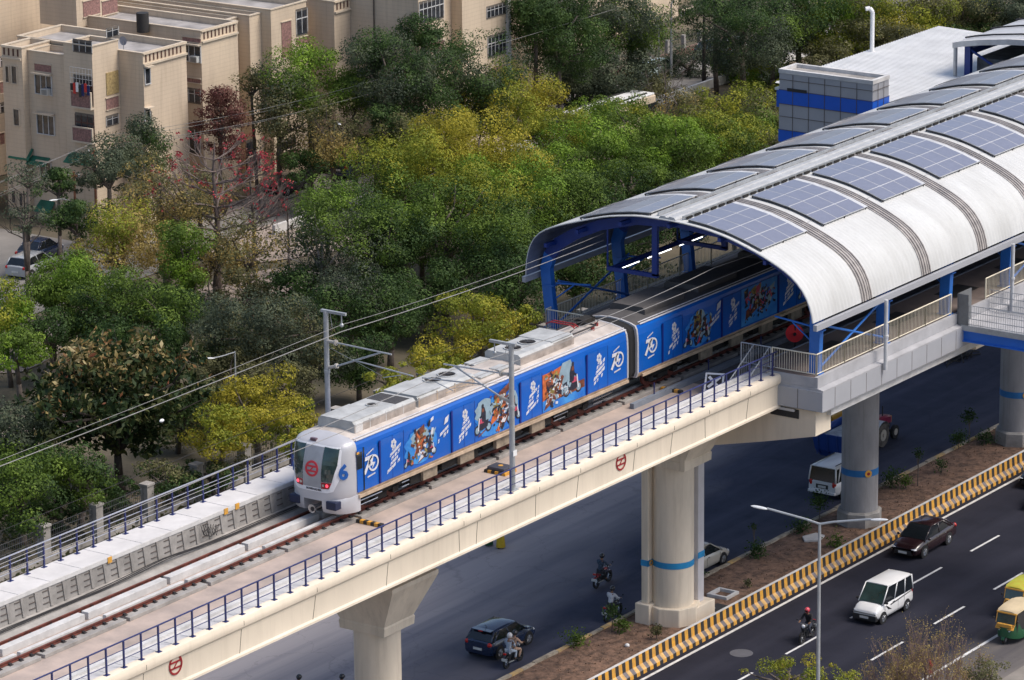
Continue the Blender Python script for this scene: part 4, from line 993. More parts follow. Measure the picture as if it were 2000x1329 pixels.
# solar panels
def arc_s(y): return (y-CY)
def solar(x0, side):
    """12 modules, 4 up the arc by 3 along, each set flat on a rail grid above the sheet"""
    yj = [CY+side*v for v in (1.12, 2.18, 3.24, 4.28, 5.26)]
    def pt(y, lift):
        lo, hi = (-1, 0) if side < 0 else (0, 1)
        a, c = lo, hi
        for _ in range(30):
            m_ = (a+c)/2; yy = roof_smooth(m_)[0]
            if yy < y: a = m_
            else: c = m_
        yy, z, ny, nz = roof_smooth((a+c)/2); return (yy+ny*lift, z+nz*lift)
    f = MB(); cells = MB(); legs = MB(); W = 4.05/3
    P_ = [pt(y, .16) for y in yj]; Q_ = [pt(y, .12) for y in yj]
    for i in range(4):
        (ya, za), (yb, zb) = P_[i], P_[i+1]; (yc, zc), (yd, zd) = Q_[i], Q_[i+1]
        f.add([(x0, ya, za), (x0+4.35, ya, za), (x0+4.35, yb, zb), (x0, yb, zb), (x0, yc, zc), (x0+4.35, yc, zc), (x0+4.35, yd, zd), (x0, yd, zd)],
              [(0, 1, 2, 3), (4, 5, 6, 7), (0, 1, 5, 4), (2, 3, 7, 6), (0, 3, 7, 4), (1, 2, 6, 5)])
        L = math.hypot(yb-ya, zb-za); e = .026/L; ny, nz = -(zb-za)/L, (yb-ya)/L
        if nz < 0: ny, nz = -ny, -nz
        for k in range(3):
            xa, xb = x0+W*k+.026, x0+W*(k+1)-.026
            p0 = (ya+(yb-ya)*e+ny*.006, za+(zb-za)*e+nz*.006); p1 = (ya+(yb-ya)*(1-e)+ny*.006, za+(zb-za)*(1-e)+nz*.006)
            cells.add([(xa, *p0), (xb, *p0), (xb, *p1), (xa, *p1)], [(0, 1, 2, 3)])
    for xx in (x0+.05, x0+2.1, x0+4.2):
        for y in yj[::2]:
            a = pt(y, 0); c = pt(y, .15); legs.tube((xx, a[0], a[1]), (xx, c[0], c[1]), .03, n=5)
    o = f.build('solar_panel', M_cellf, can, True); cells.build('solar_cell', M_panel, o, True); legs.build('panel_leg', M_clip, o, True)
    b = MB(); b.tube((x0-.03, P_[0][0], P_[0][1]-.05), (x0-.03, P_[-1][0], P_[-1][1]-.05), .001)
    b2 = MB()
    for i in range(4): b2.tube((x0-.02, Q_[i][0], Q_[i][1]-.02), (x0-.02, Q_[i+1][0], Q_[i+1][1]-.02), .03, n=5)
    b2.build('panel_rail', M_clip, o, True)
for k in range(13):
    solar(27.0+5.92*k, -1); solar(27.0+5.92*k, 1)
# steelwork: tapered columns that bend into the roof, purlins, bracing
COLX = [27.9+6.5*k for k in range(13)]
def column_frame(x, i):
    for s in (-1, 1):
        base = CY+s*8.15-(.0 if s < 0 else .75)
        yb = -7.12 if s < 0 else 8.35; b = MB()
        rsx = []
        for (yy, zz, w) in ((yb, 13.8, .27), ((yb*.3+(CY+s*7.95)*.7), 15.9, .29), (CY+s*7.95, 16.9, .30), (CY+s*7.72, 17.6, .32), (CY+s*7.15, 18.3, .32), (CY+s*6.1, 18.95, .30), (CY+s*4.6, 19.60, .27), (CY+s*2.4, 20.16, .25), (CY, 20.33, .24)):
            rsx.append((yy, zz, w))
        rr_ = []
        for k, (yy, zz, w) in enumerate(rsx):
            a = rsx[max(0, k-1)]; c = rsx[min(len(rsx)-1, k+1)]; dy, dz = c[0]-a[0], c[1]-a[1]; L = math.hypot(dy, dz); ny, nz = dz/L, -dy/L
            rr_.append([(x-.17, yy+ny*w, zz+nz*w), (x+.17, yy+ny*w, zz+nz*w), (x+.17, yy-ny*w, zz-nz*w), (x-.17, yy-ny*w, zz-nz*w)])
        b.rings(rr_[:4]); c = b.build('column', M_blue if i < 5 else M_blued, can, True)  # columns deeper inside take the shaded blue
        b = MB(); b.rings(rr_[3:]); b.build('rafter', M_blued, can, True)  # rafters darker than the columns, shade under the roof in the colour
        b = MB(); b.box(x-.24, x+.24, yb-.36, yb+.36, 13.8, 13.86); b.box(x-.21, x+.21, yb+s*.14-.34, yb+s*.14+.34, 16.0, 16.06)
        b.build('flange', M_blue, c, True)
        # knee bracket towards the platform edge
        b = MB(); b.tube((x, yb-s*.2, 16.15), (x, yb-s*2.3, 16.35), .05, n=8); b.tube((x, yb-s*.1, 15.3), (x, yb-s*1.3, 16.2), .04, n=8)
        b.build('bracket', M_blue, c, True)
for i, x in enumerate(COLX): column_frame(x, i)
b = MB()
for i in (0, 3, 6, 9):
    for y in (-7.35, 8.0):
        b.tube((COLX[i], y, 16.3), (COLX[i+1], y, 14.1), .06, n=8); b.tube((COLX[i], y, 14.1), (COLX[i+1], y, 16.3), .06, n=8)
b.build('cross_brace', M_blue, can, True)
b = MB()
for y in (-7.0, -4.8, -2.2, .75, 3.6, 6.2, 8.1):
    d = abs(y-CY); z = np.interp(d, [a for a, _ in HALF], [z for _, z in HALF])-.28
    b.box(XS0+.2, XS1, y-.09, y+.09, z-.2, z)
b.build('purlin', M_blued, can, True)
b = MB()
b.box(XS0+1.6, 90, 4.9, 5.05, 17.2, 17.4)
for x in COLX: b.tube((x, 5, 17.4), (x, 5, 19.5), .05, n=6); b.box(x-.1, x+.1, 2.0, 2.3, 17.4, 20.0); b.box(x-.1, x+.1, 2.0, 5.0, 17.3, 17.5)
b.build('service_beam', M_blued, can, True)
M_tube = mat('lit_tube', (.9, .9, .9), .4, emit=(.95, .97, 1), estr=3.5)
for k in range(10):
    x = 28.6+3.0*k; t_ = MB(); t_.tube((x, 5.0, 17.1), (x+2.2, 5.0, 17.1), .022, n=6); t_.build('tube_light', M_tube, can, True)
    if k == 4: pass
# downpipes
for k, x in enumerate((33.0, 46.2, 59.0)):
    b = MB(); b.tube((x, -8.15, 12.9), (x, -8.15, 16.5), .10, n=12); b.tube((x, -8.15, 14.6), (x, -8.15, 14.7), .14, n=12)
    p = tag(b.build('downpipe', mat('pale_grey_pipe', (.55, .56, .58), .45), None, smooth=True), 'pale grey rain pipe from gutter to platform edge, ' + ('left of the footbridge' if k == 0 else 'right of the footbridge' if k == 1 else 'farthest along the canopy'), 'rain pipe', 'rain pipes on the near side of the station')

# ------------------------------------------------------------------ platforms
stn = thing('station_platform', 'station platform block clad in grey panels with ivory railings', 'platform', (62, 0, 12))
M_tile = mat('brownish_platform_tile', (0.20, 0.155, 0.135), 0.75, var=.4, scale=.25, col2=(.11, .09, .085))
b = MB(); b.box(27.3, XS1, -7.45, -3.9, 13.3, 13.78); b.build('near_slab', M_tile, stn, True)
b = MB(); b.box(27.25, XS1, -7.66, -7.46, 13.27, 13.81); b.build('fascia', M_clad2, stn, True)
b = MB(); b.box(27.3, XS1, 3.75, 8.9, 13.3, 13.78); b.build('far_slab', M_tile, stn, True)
b = MB()
for k in range(10): x = 31.0+6.5*k; b.box(x, x+2.5, -6.05, -4.75, 13.782, 13.79)
b.build('opening_shade_sheet', M_blk, stn, True)  # black sheets on the slab paint the darkness inside floor openings
b = MB(); b.box(27.3, XS1, -3.98, -3.86, 13.0, 13.80); b.box(27.3, XS1, -3.2, -3.1, 12.36, 12.8); b.build('platform_edge', mat('blue_grey_edge', (.22, .25, .30), .7), stn, True)
b = MB(); b.box(27.3, XS1, -3.9, 3.9, 12.0, 12.34); b.build('track_bed', mat('dark_track_bed', (.16, .15, .15), .9, var=.3), stn, True)
b = MB(); b.box(22, XS1, -.42, -.18, 12.36, 12.62); b.build('cable_trough', mat('blue_grey_edge', (.22, .25, .30), .7), stn, True)
b = MB()
for x in np.arange(24, 60, 5.0): b.tube((x, -.3, 12.6), (x, -.3, 13.2), .035, n=6)
b.build('stub_post', M_navy, stn, True)
# upper ledge and cladding
b = MB()
b.prism([(-8.0, 13.20), (-8.0, 13.12), (-7.7, 13.12), (-7.3, 13.12), (-7.3, 13.26), (-7.7, 13.26)], 'x', 27.2, XS1)
b.box(27.26, 27.5, -7.45, -4.3, 13.27, 13.77); b.build('ledge', M_clad2, stn, True)
b = MB(); b.box(27.26, 27.5, -7.44, -4.3, 13.08, 13.262); b.box(27.26, XS1, -7.66, -7.47, 13.08, 13.262); b.build('ledge_filler', M_clad2, stn, True)
b = MB(); b.box(27.15, XS1, -8.0, -7.85, 12.12, 13.12); b.box(27.15, 27.3, -7.85, -4.2, 12.12, 13.12); b.build('cladding', M_clad, stn, True)
b = MB(); x = 27.15+1.2
while x < 70: b.box(x-.012, x+.012, -8.008, -7.99, 12.12, 13.12); x += 1.52
for y in (-6.6, -5.1): b.box(27.138, 27.15, y-.012, y+.012, 12.12, 13.12)
b.build('cladding_joint', M_joint, stn, True)
b = MB(); b.box(27.6, XS1, -7.85, -3, 11.98, 12.12); b.box(28.5, XS1, -7.7, -7.3, 11.6, 11.98); b.build('soffit_beam', M_concl, stn, True)
# cream cross head under the station end
b = MB()
b.prism([(-7.45, 12.0), (-7.45, 10.75), (-4.5, 10.0), (-1.3, 9.25), (1.5, 9.2), (2.5, 11.0), (2.5, 12.0)], 'x', 27.45, 28.9)
b.build('cross_head', M_beige, stn, True)
b = MB(); b.box(27.40, 27.46, -6.5, -4.9, 11.5, 11.95); b.build('painted_recess', M_blk, stn, True)  # black slab on the face, coloured to read as a shaded hollow
b = MB(); b.box(27.3, 27.62, -6.3, -5.0, 11.85, 11.98); b.build('recess_lip', M_concl, stn, True)
for x in (44.76, 62.4, 80.5, 98.5):
    b = MB(); b.prism([(-7.3, 11.95), (-7.3, 11.2), (-1.2, 10.4), (1.2, 10.4), (7.0, 11.2), (7.0, 11.95)], 'x', x-.8, x+.8); b.build('cross_head', M_beige, stn, True)
# railings of the station: panels of vertical bars
def bar_railing(label, pts, z, h=1.12, step=.135, m=None, panel=2.9, name='platform_railing', grp='ivory railings of the station'):
    t = thing(name, label, 'railing', (pts[0][0], pts[0][1], z), group=grp); n = 0
    for i in range(len(pts)-1):
        a, c = Vector((*pts[i], z)), Vector((*pts[i+1], z)); L = (c-a).length; k = max(1, round(L/panel))
        for j in range(k):
            if n > 90: break
            p, q = a.lerp(c, j/k), a.lerp(c, (j+1)/k); b = MB(); up = Vector((0, 0, 1))
            b.tube(p+up*h, q+up*h, .035, n=6); b.tube(p+up*.12, q+up*.12, .025, n=6)
            for e in (p, q): b.tube(e, e+up*h, .04, n=6)
            nb = int((q-p).length/step)
            for w in range(1, nb): r_ = p.lerp(q, w/nb); b.tube(r_+up*.12, r_+up*h, .013, n=4, caps=False)
            b.build('railing_panel', m or M_ivory, t, True); n += 1
    return t
bar_railing('ivory barred railing along the near platform edge, from its corner to the footbridge', [(27.45, -4.95), (27.45, -7.45), (40.9, -7.45)], 13.78)
bar_railing('ivory barred railing along the near platform edge, beyond the footbridge', [(44.6, -7.45), (84, -7.45)], 13.78)
bar_railing('ivory barred railing along the far platform edge behind the train', [(27.3, 4.6), (27.3, 8.35), (84, 8.5)], 13.78, panel=3.2)
# ramp steps with grey railings at the end of the near platform
t = thing('end_steps', 'small steps with grey barred railings beside the ivory corner railing', 'steps', (26.5, -4.4, 12.36))
b = MB()
for k in range(6): b.box(25.0+.4*k, 27.3, -4.9+.0, -3.95, 12.36, 12.6+.235*k)
b.build('step', M_conc, t, True)
for y in (-3.95, -4.85):
    b = MB(); b.tube((24.9, y, 13.5), (27.3, y, 14.9), .03, n=6); b.tube((24.9, y, 12.4), (24.9, y, 13.5), .03)
    for k in range(14): x = 25.0+.17*k; b.tube((x, y, 12.6+.58*(x-24.9)), (x, y, 13.5+.58*(x-24.9)), .012, n=4, caps=False)
    b.build('handrail', M_galv, t, True)
bar_railing('grey barred railing closing the track side of the small steps', [(27.4, -3.2), (27.4, -4.9)], 13.78, m=M_galv, name='gate_railing', grp='grey railings at the platform end')

# signs on the near track
d = hit_y(1552, 650, -1.9)
t = thing('stop_disc', 'round red stop disc on a short post on the empty track', 'signal disc', (d.x, -1.9, 12.34))
b = MB(); b.tube((d.x+.05, -1.9, 12.34), (d.x+.05, -1.9, 13.9), .04); b.build('post', M_clip, t, True)
b = MB(); b.disc((d.x, -1.9, 13.45), (-.75, -.55, .25), .46, .03, 28); b.build('disc', mat('vivid_red_disc', (.95, .02, .025), .6), t, True)
b = MB(); b.ball((d.x-.07, -1.95, 13.42), .09, 10, 8); b.build('lamp', M_clip, t, True)
d = hit_y(1395, 725, -2.3)
t = thing('track_end_board', 'white bordered black board with a white cross on the deck', 'sign', (d.x, -2.3, 12.36))
_n = Vector((.72, .30, -.62)).normalized(); _y = Vector((0, 0, 1)).cross(_n).normalized(); _z = _n.cross(_y); q = Matrix((_n, _y, _z)).transposed()
cc = Vector((d.x, -2.3, 12.95))
Mq = q
b = MB(); b.obox(cc, (.05, .95, 1.0), Mq); b.tube(cc+Vector((.03, 0, -.3)), (d.x+.5, -2.3, 12.36), .03); b.build('board', M_wht, t, True)
b = MB(); b.obox(cc+Mq @ Vector((-.03, 0, 0)), (.02, .76, .8), Mq); b.build('field', M_blk, t, True)
b = MB()
for a in (45, -45): b.obox(cc+Mq @ Vector((-.045, 0, 0)), (.02, .14, .8), Mq @ Matrix.Rotation(math.radians(a), 3, 'X'))
b.build('cross', M_wht, t, True)

# ------------------------------------------------------------------ footbridge
fb = thing('footbridge', 'footbridge with bright blue girder and grey railings joining the station', 'footbridge', (43, -14, 12))
M_gird = mat('bright_blue_girder', (0.016, 0.15, 0.62), .45, var=.06)
b = MB(); b.box(41.3, 41.5, -34, -7.9, 12.42, 12.98); b.box(41.18, 41.62, -34, -7.9, 12.40, 12.46); b.box(41.18, 41.62, -34, -7.9, 12.94, 13.0); b.box(44.4, 44.6, -34, -7.9, 12.42, 12.98); b.build('girder', M_gird, fb, True)
b = MB(); b.box(41.25, 44.7, -34, -7.6, 13.0, 13.2); b.build('deck', M_clad2, fb, True)
b = MB(); b.box(41.15, 41.3, -34, -7.9, 13.0, 13.28); b.build('kerb', M_galv, fb, True)
for x in (41.25, 44.6):
    b = MB(); y = -7.7
    for zz in (14.35, 14.0, 13.65, 13.35): b.tube((x, -34, zz), (x, -7.7, zz), .02, n=5)
    b.build('rail', M_galv, fb, True)
    b = MB()
    while y > -16: b.tube((x, y, 13.2), (x, y, 14.35), .012, n=4, caps=False); y -= .13
    b.build('bar', M_galv, fb, True)
b = MB(); b.box(41.2, 41.3, -8.3, -7.7, 13.2, 14.9); b.box(41.2, 42.6, -7.72, -7.66, 13.2, 14.9); b.build('gate_panel', mat('grey_mesh_gate', (.20, .21, .22), .5, metal=.4), fb, True)
b = MB(); b.box(47.5, 60, -7.0, -2, 10.5, 11.9); b.build('concourse_floor', M_clad2, stn, True)

# ------------------------------------------------------------------ station building, shed roof, second canopy
sb = thing('station_building', 'grey tiled box with two bright blue bands behind the canopy', 'building', (80, 21.5, 0))
b = MB(); b.box(77.3, 79.3, 18.2, 24.9, 0, 16.25); b.build('wall', M_clad, sb, True)
M_bb2 = mat('cobalt_blue_panel', (0.012, 0.11, 0.58), .4, var=.05)
b = MB()
for z0, z1 in ((14.3, 15.2), (11.85, 12.65), (8, 9)): b.box(77.27, 79.33, 18.17, 24.93, z0, z1)
b.build('blue_band', M_bb2, sb, True)
b = MB()
for y in np.arange(19.3, 24.8, 1.15): b.box(77.245, 77.26, y-.015, y+.015, 0, 16.2)
for z in (15.85, 15.2, 14.3, 13.5, 12.65, 11.85, 11.0): b.box(77.245, 77.26, 18.2, 24.9, z-.015, z+.015); b.box(77.3, 79.3, 18.14, 18.155, z-.015, z+.015)
for x in (77.9, 78.6): b.box(x-.015, x+.015, 18.14, 18.155, 0, 16.2)
b.build('tile_joint', M_joint, sb, True)
b = MB(); b.box(77.24, 77.27, 22.9, 24.3, 15.15, 15.35); b.build('slot_window', M_blk, sb, True)
b = MB(); b.box(77.26, 77.5, 18.16, 24.94, 16.25, 16.5); b.box(79.1, 79.34, 18.16, 24.94, 16.25, 16.5); b.box(77.5, 79.1, 18.16, 18.4, 16.25, 16.5); b.box(77.5, 79.1, 24.7, 24.94, 16.25, 16.5); b.build('parapet', M_concl, sb, True)
b = MB(); b.box(77.45, 79.15, 18.35, 24.75, 16.0, 16.28); b.build('roof', M_conc, sb, True)
sh = thing('shed_building', 'low building with wide white ribbed roof beyond the grey tiled box', 'building', (90, 21.5, 0))
b = MB(); b.box(79.6, 100, 17.6, 26.3, 0, 14.3); b.build('wall', M_clad, sh, True)
b = MB(); b.box(79.45, 100.1, 17.45, 26.4, 13.5, 14.6); b.build('fascia', M_bb2, sh, True)
b = MB(); x = 79.4
pts = []
while x < 100.2: pts += [(x, 0), (x+.13, 0), (x+.16, .05), (x+.3, .05)]; x += .33
vs = [(px_, 17.35, 14.75+h) for px_, h in pts]+[(px_, 26.5, 15.05+h) for px_, h in pts]; n = len(pts)
b.add(vs, [(k, k+1, n+k+1, n+k) for k in range(n-1)]); b.box(79.4, 100.2, 17.3, 26.5, 14.6, 14.74); b.build('roof', mat('white_ribbed_roof', (.72, .72, .71), .6, var=.08, scale=.6), sh, True)
b = MB(); p = hit_z(1703, 106, 14.9); b.path([(p.x, p.y, 14.8), (p.x, p.y, 17.7), (p.x-.1, p.y+.15, 17.95), (p.x-.3, p.y+.35, 17.9)], .14, 12)
tag(b.build('vent_pipe', M_wht, smooth=True), 'white hooked vent pipe rising from the ribbed roof', 'pipe')
c2n = thing('entrance_canopy', 'second grey arched canopy with blue frame at the top right corner of the photo', 'canopy', (100, 13.5, 0))
b = MB(); rsx = []
arcp = [(18.5, 16.95), (17.8, 17.12), (16.5, 17.35), (14.5, 17.6), (12, 17.75), (10, 17.7), (8, 17.4)]
for xx in (88, 100, 125): rsx.append([(xx, y, z) for y, z in arcp]+[(xx, y, z-.12) for y, z in reversed(arcp)])
b.rings(rsx); b.build('roof_sheet', mat('grey_canopy_sheet', (.50, .51, .53), .5, var=.08), c2n, True)
b = MB(); b.rings([[(87.9, y, z+.06) for y, z in arcp]+[(87.9, y, z-.30) for y, z in reversed(arcp)], [(88.15, y, z+.06) for y, z in arcp]+[(88.15, y, z-.30) for y, z in reversed(arcp)]]); b.build('edge_beam', M_concl, c2n, True)
b = MB()
for xx in (88.6, 96, 104): b.box(xx-.18, xx+.18, 17.5, 17.9, 0, 16.9); b.tube((xx, 17.7, 16.6), (xx, 13, 14.2), .09)
b.box(88.5, 120, 17.55, 17.85, 16.2, 16.6); b.box(88.5, 120, 17.6, 17.8, 14.6, 14.8); b.build('frame', M_blued, c2n, True)
b = MB()
for k in range(5):
    for j in range(len(arcp)-1): b.tube((89.6+3.4*k, arcp[j][0], arcp[j][1]+.1), (89.6+3.4*k, arcp[j+1][0], arcp[j+1][1]+.1), .06, n=5)
b.build('roof_rib', M_clip, c2n, True)
b = MB(); b.tube((88.05, 18.35, 0), (88.05, 18.35, 16.9), .13, n=12); b.build('downpipe', M_galv, c2n, True)
b = MB(); b.box(89, 120, 12, 17.3, 12, 16.0); b.build('inner_wall', mat('canopy_shade_grey', (.10, .11, .12), .8, var=.4), c2n, True)  # solid block, shade under this canopy put into its dark grey
# ------------------------------------------------------------------ apartment blocks
def wall_mat(name, col, col2):
    """rendered wall: blotchy wash plus thin horizontal score lines that are part of the plaster"""
    m = mat(name, col, .88, var=.15, scale=.35, col2=col2, bump=.15, bscale=9, stretch=(1, 1, .35))
    nt = m.node_tree; L = nt.links; b = nt.nodes['Principled BSDF']; old = b.inputs['Base Color'].links[0].from_socket
    tc = nt.nodes.new('ShaderNodeTexCoord'); br = nt.nodes.new('ShaderNodeTexWave'); br.wave_type = 'BANDS'; br.bands_direction = 'Z'
    br.inputs['Scale'].default_value = 1.05; br.inputs['Distortion'].default_value = .35; br.inputs['Detail'].default_value = 2
    L.new(tc.outputs['Object'], br.inputs['Vector'])
    mr = nt.nodes.new('ShaderNodeMapRange'); mr.inputs['From Min'].default_value = .02; mr.inputs['From Max'].default_value = .10
    mr.inputs['To Min'].default_value = .15; mr.inputs['To Max'].default_value = 0
    L.new(br.outputs['Fac'], mr.inputs['Value']); mx = nt.nodes.new('ShaderNodeMix'); mx.data_type = 'RGBA'
    L.new(mr.outputs[0], mx.inputs['Factor']); L.new(old, mx.inputs['A']); mx.inputs['B'].default_value = (col[0]*.5, col[1]*.45, col[2]*.42, 1)
    L.new(mx.outputs['Result'], b.inputs['Base Color']); add_streak(nt, b, .25); return m
M_wall = wall_mat('beige_plaster', (0.60, 0.49, 0.365), (0.51, 0.415, 0.315))
M_walltrim = mat('cream_plaster_trim', (0.58, 0.49, 0.38), .85, var=.12, scale=.8)
M_roofc = mat('grey_roof_screed', (0.36, 0.34, 0.33), .9, var=.3, scale=.5)
M_jali = mat('red_lattice_tile', (0.27, 0.15, 0.13), .85, var=.5, scale=7, col2=(.15, .085, .08))
M_wframe = mat('white_window_frame', (0.55, 0.55, 0.55), .5)
M_wpane = mat('dim_window_pane', (0.035, 0.04, 0.05), .15, spec=.7, var=.6, scale=2, col2=(.012, .012, .014))
M_awn = mat('green_awning', (0.012, 0.12, 0.075), .7, var=.25, scale=2)
M_slot = mat('dark_red_slot', (0.10, 0.045, 0.035), .9)
M_acw = mat('off_white_unit', (0.50, 0.50, 0.48), .5)
M_darkb = mat('recess_shade_panel', (0.16, 0.14, 0.12), .9, var=.3)  # flat dark panel, its colour stands in for the shade of a recess
class Apt:
    def __init__(s, label, loc): s.root = thing('apartment_building', label, 'apartment building', loc); s.w = MB(); s.t = MB(); s.r = MB(); s.slots = MB()
    def block(s, x0, x1, y0, y1, z1, par=.45, roof=True):
        s.w.box(x0, x1, y0, y1, 0, z1-par)
        if par:
            w = .16
            s.w.box(x0, x1, y0, y0+w, z1-par+.001, z1); s.w.box(x0, x1, y1-w, y1, z1-par+.001, z1); s.w.box(x0, x0+w, y0+w, y1-w, z1-par+.001, z1); s.w.box(x1-w, x1, y0+w, y1-w, z1-par+.001, z1)
            s.t.box(x0-.06, x1+.06, y0-.06, y0+w+.03, z1, z1+.07); s.t.box(x0-.06, x1+.06, y1-w-.03, y1+.06, z1, z1+.07)
            s.t.box(x0-.06, x0+w+.03, y0+w+.03, y1-w-.03, z1, z1+.07); s.t.box(x1-w-.03, x1+.06, y0+w+.03, y1-w-.03, z1, z1+.07)
            s.r.box(x0+w, x1-w, y0+w, y1-w, z1-par, z1-par+.04)
    def dentils(s, face, a0, a1, c, z1):
        """row of upright slots under the coping, framed by two ledges"""
        n = int((a1-a0)/.42)
        for k in range(n):
            u = a0+.2+.42*k
            if face == 'y': s.slots.box(u, u+.13, c-.03, c, z1-.62, z1-.12)
            else: s.slots.box(c-.03, c, u, u+.13, z1-.62, z1-.12)
        if face == 'y': s.t.box(a0-.05, a1+.05, c-.14, c, z1-.86, z1-.72); s.t.box(a0-.05, a1+.05, c-.10, c, z1-.08, z1)
        else: s.t.box(c-.14, c, a0-.05, a1+.05, z1-.86, z1-.72); s.t.box(c-.10, c, a0-.05, a1+.05, z1-.08, z1)
    def rect(s, face, c, px):
        u0, v0, u1, v1 = px; uc, vc = (u0+u1)/2, (v0+v1)/2
        if face == 'x':
            a = hit_x(u0, vc, c).y; b_ = hit_x(u1, vc, c).y; z0 = hit_x(uc, v1, c).z; z1 = hit_x(uc, v0, c).z
        else:
            a = hit_y(u0, vc, c).x; b_ = hit_y(u1, vc, c).x; z0 = hit_y(uc, v1, c).z; z1 = hit_y(uc, v0, c).z
        return min(a, b_), max(a, b_), z0, z1
    def bx(s, mb, face, c, a0, a1, z0, z1, d0, d1, mi=0):
        """box on a face: d = distance out of the wall"""
        if face == 'x': mb.box(c-d1, c-d0, a0, a1, z0, z1, mi)
        else: mb.box(a0, a1, c-d1, c-d0, z0, z1, mi)
    def win(s, face, c, px, style='win', label=None):
        a0, a1, z0, z1 = s.rect(face, c, px); f = MB(); t = .06
        if style == 'blind':
            s.bx(f, face, c, a0, a1, z0, z1, 0, .05); f.build('bamboo_blind', mat('bamboo_tan', (.42, .31, .14), .8, var=.3, scale=6), s.root, True); return
        if style == 'jali':
            s.bx(f, face, c, a0, a1, z0, z1, 0, .04); o = f.build('lattice_panel', M_jali, s.root, True)
            g = MB(); s.bx(g, face, c, a0-t, a1+t, z1, z1+t, 0, .09); s.bx(g, face, c, a0-t, a1+t, z0-t, z0, 0, .09); g.build('frame', M_walltrim, o, True); return
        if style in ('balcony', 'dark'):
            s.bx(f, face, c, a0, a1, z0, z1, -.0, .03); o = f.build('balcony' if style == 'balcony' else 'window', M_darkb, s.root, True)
            g = MB()
            n = max(1, int((a1-a0)/.45))
            for k in range(n+1):
                u = a0+(a1-a0)*k/n; s.bx(g, face, c, u-.025, u+.025, z0+(z1-z0)*.1, z1-.1, .03, .05)
            s.bx(g, face, c, a0, a1, z0+(z1-z0)*.62, z0+(z1-z0)*.66, .03, .055); g.build('frame', M_wframe if style == 'dark' else M_slot, o, True)
            g = MB(); s.bx(g, face, c, a0+.1, a1-.1, z0+.1, z1-.2, .03, .035); g.build('pane', M_wpane, o, True)
            if style == 'balcony':
                g = MB(); h = min(.95, (z1-z0)*.45); s.bx(g, face, c, a0-.05, a1+.05, z0-.1, z0+h, .25, .33); g.build('lattice_parapet', M_jali, o, True)
                g = MB(); s.bx(g, face, c, a0-.1, a1+.1, z0-.22, z0-.1, 0, .4); s.bx(g, face, c, a0-.1, a1+.1, z0+h, z0+h+.09, .22, .37); s.bx(g, face, c, a0-.1, a0-.02, z0-.1, z0+h, .22, .36); s.bx(g, face, c, a1+.02, a1+.1, z0-.1, z0+h, .22, .36); g.build('slab', M_walltrim, o, True)
            return
        s.bx(f, face, c, a0-t, a1+t, z1, z1+t, 0, .08); s.bx(f, face, c, a0-t, a1+t, z0-t, z0, 0, .10)
        s.bx(f, face, c, a0-t, a0, z0, z1, 0, .08); s.bx(f, face, c, a1, a1+t, z0, z1, 0, .08)
        n = max(1, round((a1-a0)/.55))
        for k in range(1, n): u = a0+(a1-a0)*k/n; s.bx(f, face, c, u-.03, u+.03, z0, z1, .012, .05)
        o = f.build('window', M_wframe if style != 'plain' else M_walltrim, s.root, True)
        g = MB(); s.bx(g, face, c, a0, a1, z0, z1, .002, .012); g.build('pane', M_wpane, o, True)
        if style in ('win', 'ac'):
            g = MB(); s.bx(g, face, c, a0-.12, a1+.12, z1+.12, z1+.20, 0, .42); g.build('sunshade', M_walltrim, o, True)
        if style == 'ac':
            g = MB(); s.bx(g, face, c, a1-.72 if face == 'y' else a0+.06, a1-.06 if face == 'y' else a0+.72, z0+.02, z0+.46, .03, .42); g.build('air_conditioner', M_acw, o, True)
            g = MB(); u0 = (a1-.66 if face == 'y' else a0+.12)
            for k in range(5): s.bx(g, face, c, u0, u0+.5, z0+.08+.07*k, z0+.11+.07*k, .42, .43)
            g.build('louvre', M_blk, o, True)
    def awning(s, face, c, px):
        a0, a1, z0, z1 = s.rect(face, c, px); m = MB()
        if face == 'x': m.add([(c, a0, z1+.1), (c, a1, z1+.1), (c-.7, a1+.1, z0), (c-.7, a0-.1, z0), (c, a0, z1+.14), (c, a1, z1+.14), (c-.7, a1+.1, z0+.04), (c-.7, a0-.1, z0+.04)], [(0, 1, 2, 3), (7, 6, 5, 4), (0, 4, 5, 1), (1, 5, 6, 2), (2, 6, 7, 3), (3, 7, 4, 0)])
        m.build('awning', M_awn, s.root, True)
    def done(s):
        s.w.build('wall', M_wall, s.root, True); s.t.build('ledge', M_walltrim, s.root, True); s.r.build('roof', M_roofc, s.root, True)
        if s.slots.v: s.slots.build('parapet_slots', M_slot, s.root, True)

A1 = Apt('beige four storey block at the left with green awnings and laundry on its balcony', (75, 80, 0))
Yt = 77.2; Xt = hit_y(185, 250, Yt).x; Xtr = hit_y(237, 250, Yt).x
Ya = hit_x(130, 250, Xt).y; Xb = Xt+.35; Yb = hit_x(60, 250, Xb).y; Xc = Xt-.25; Yc = hit_x(10, 250, Xc).y
A1.block(75.3, 80.0, 75.0, 86.5, 12.25); A1.dentils('y', 75.35, 79.95, 75.0, 12.25)
A1.block(Xtr, 75.29, 78.4, 86.4, 12.0)
A1.block(Xt, Xtr-.01, Yt, Ya, 13.0, par=.3)
A1.block(Xb, Xtr-.02, Ya+.01, Yb, 12.0)
A1.block(Xc, Xtr-.03, Yb+.01, Yc, 12.25); A1.dentils('x', Yb+.1, Yc-.05, Xc, 12.25)
A1.block(Xc-3, Xtr-1, Yc+3.2, Yc+9, 12.25)
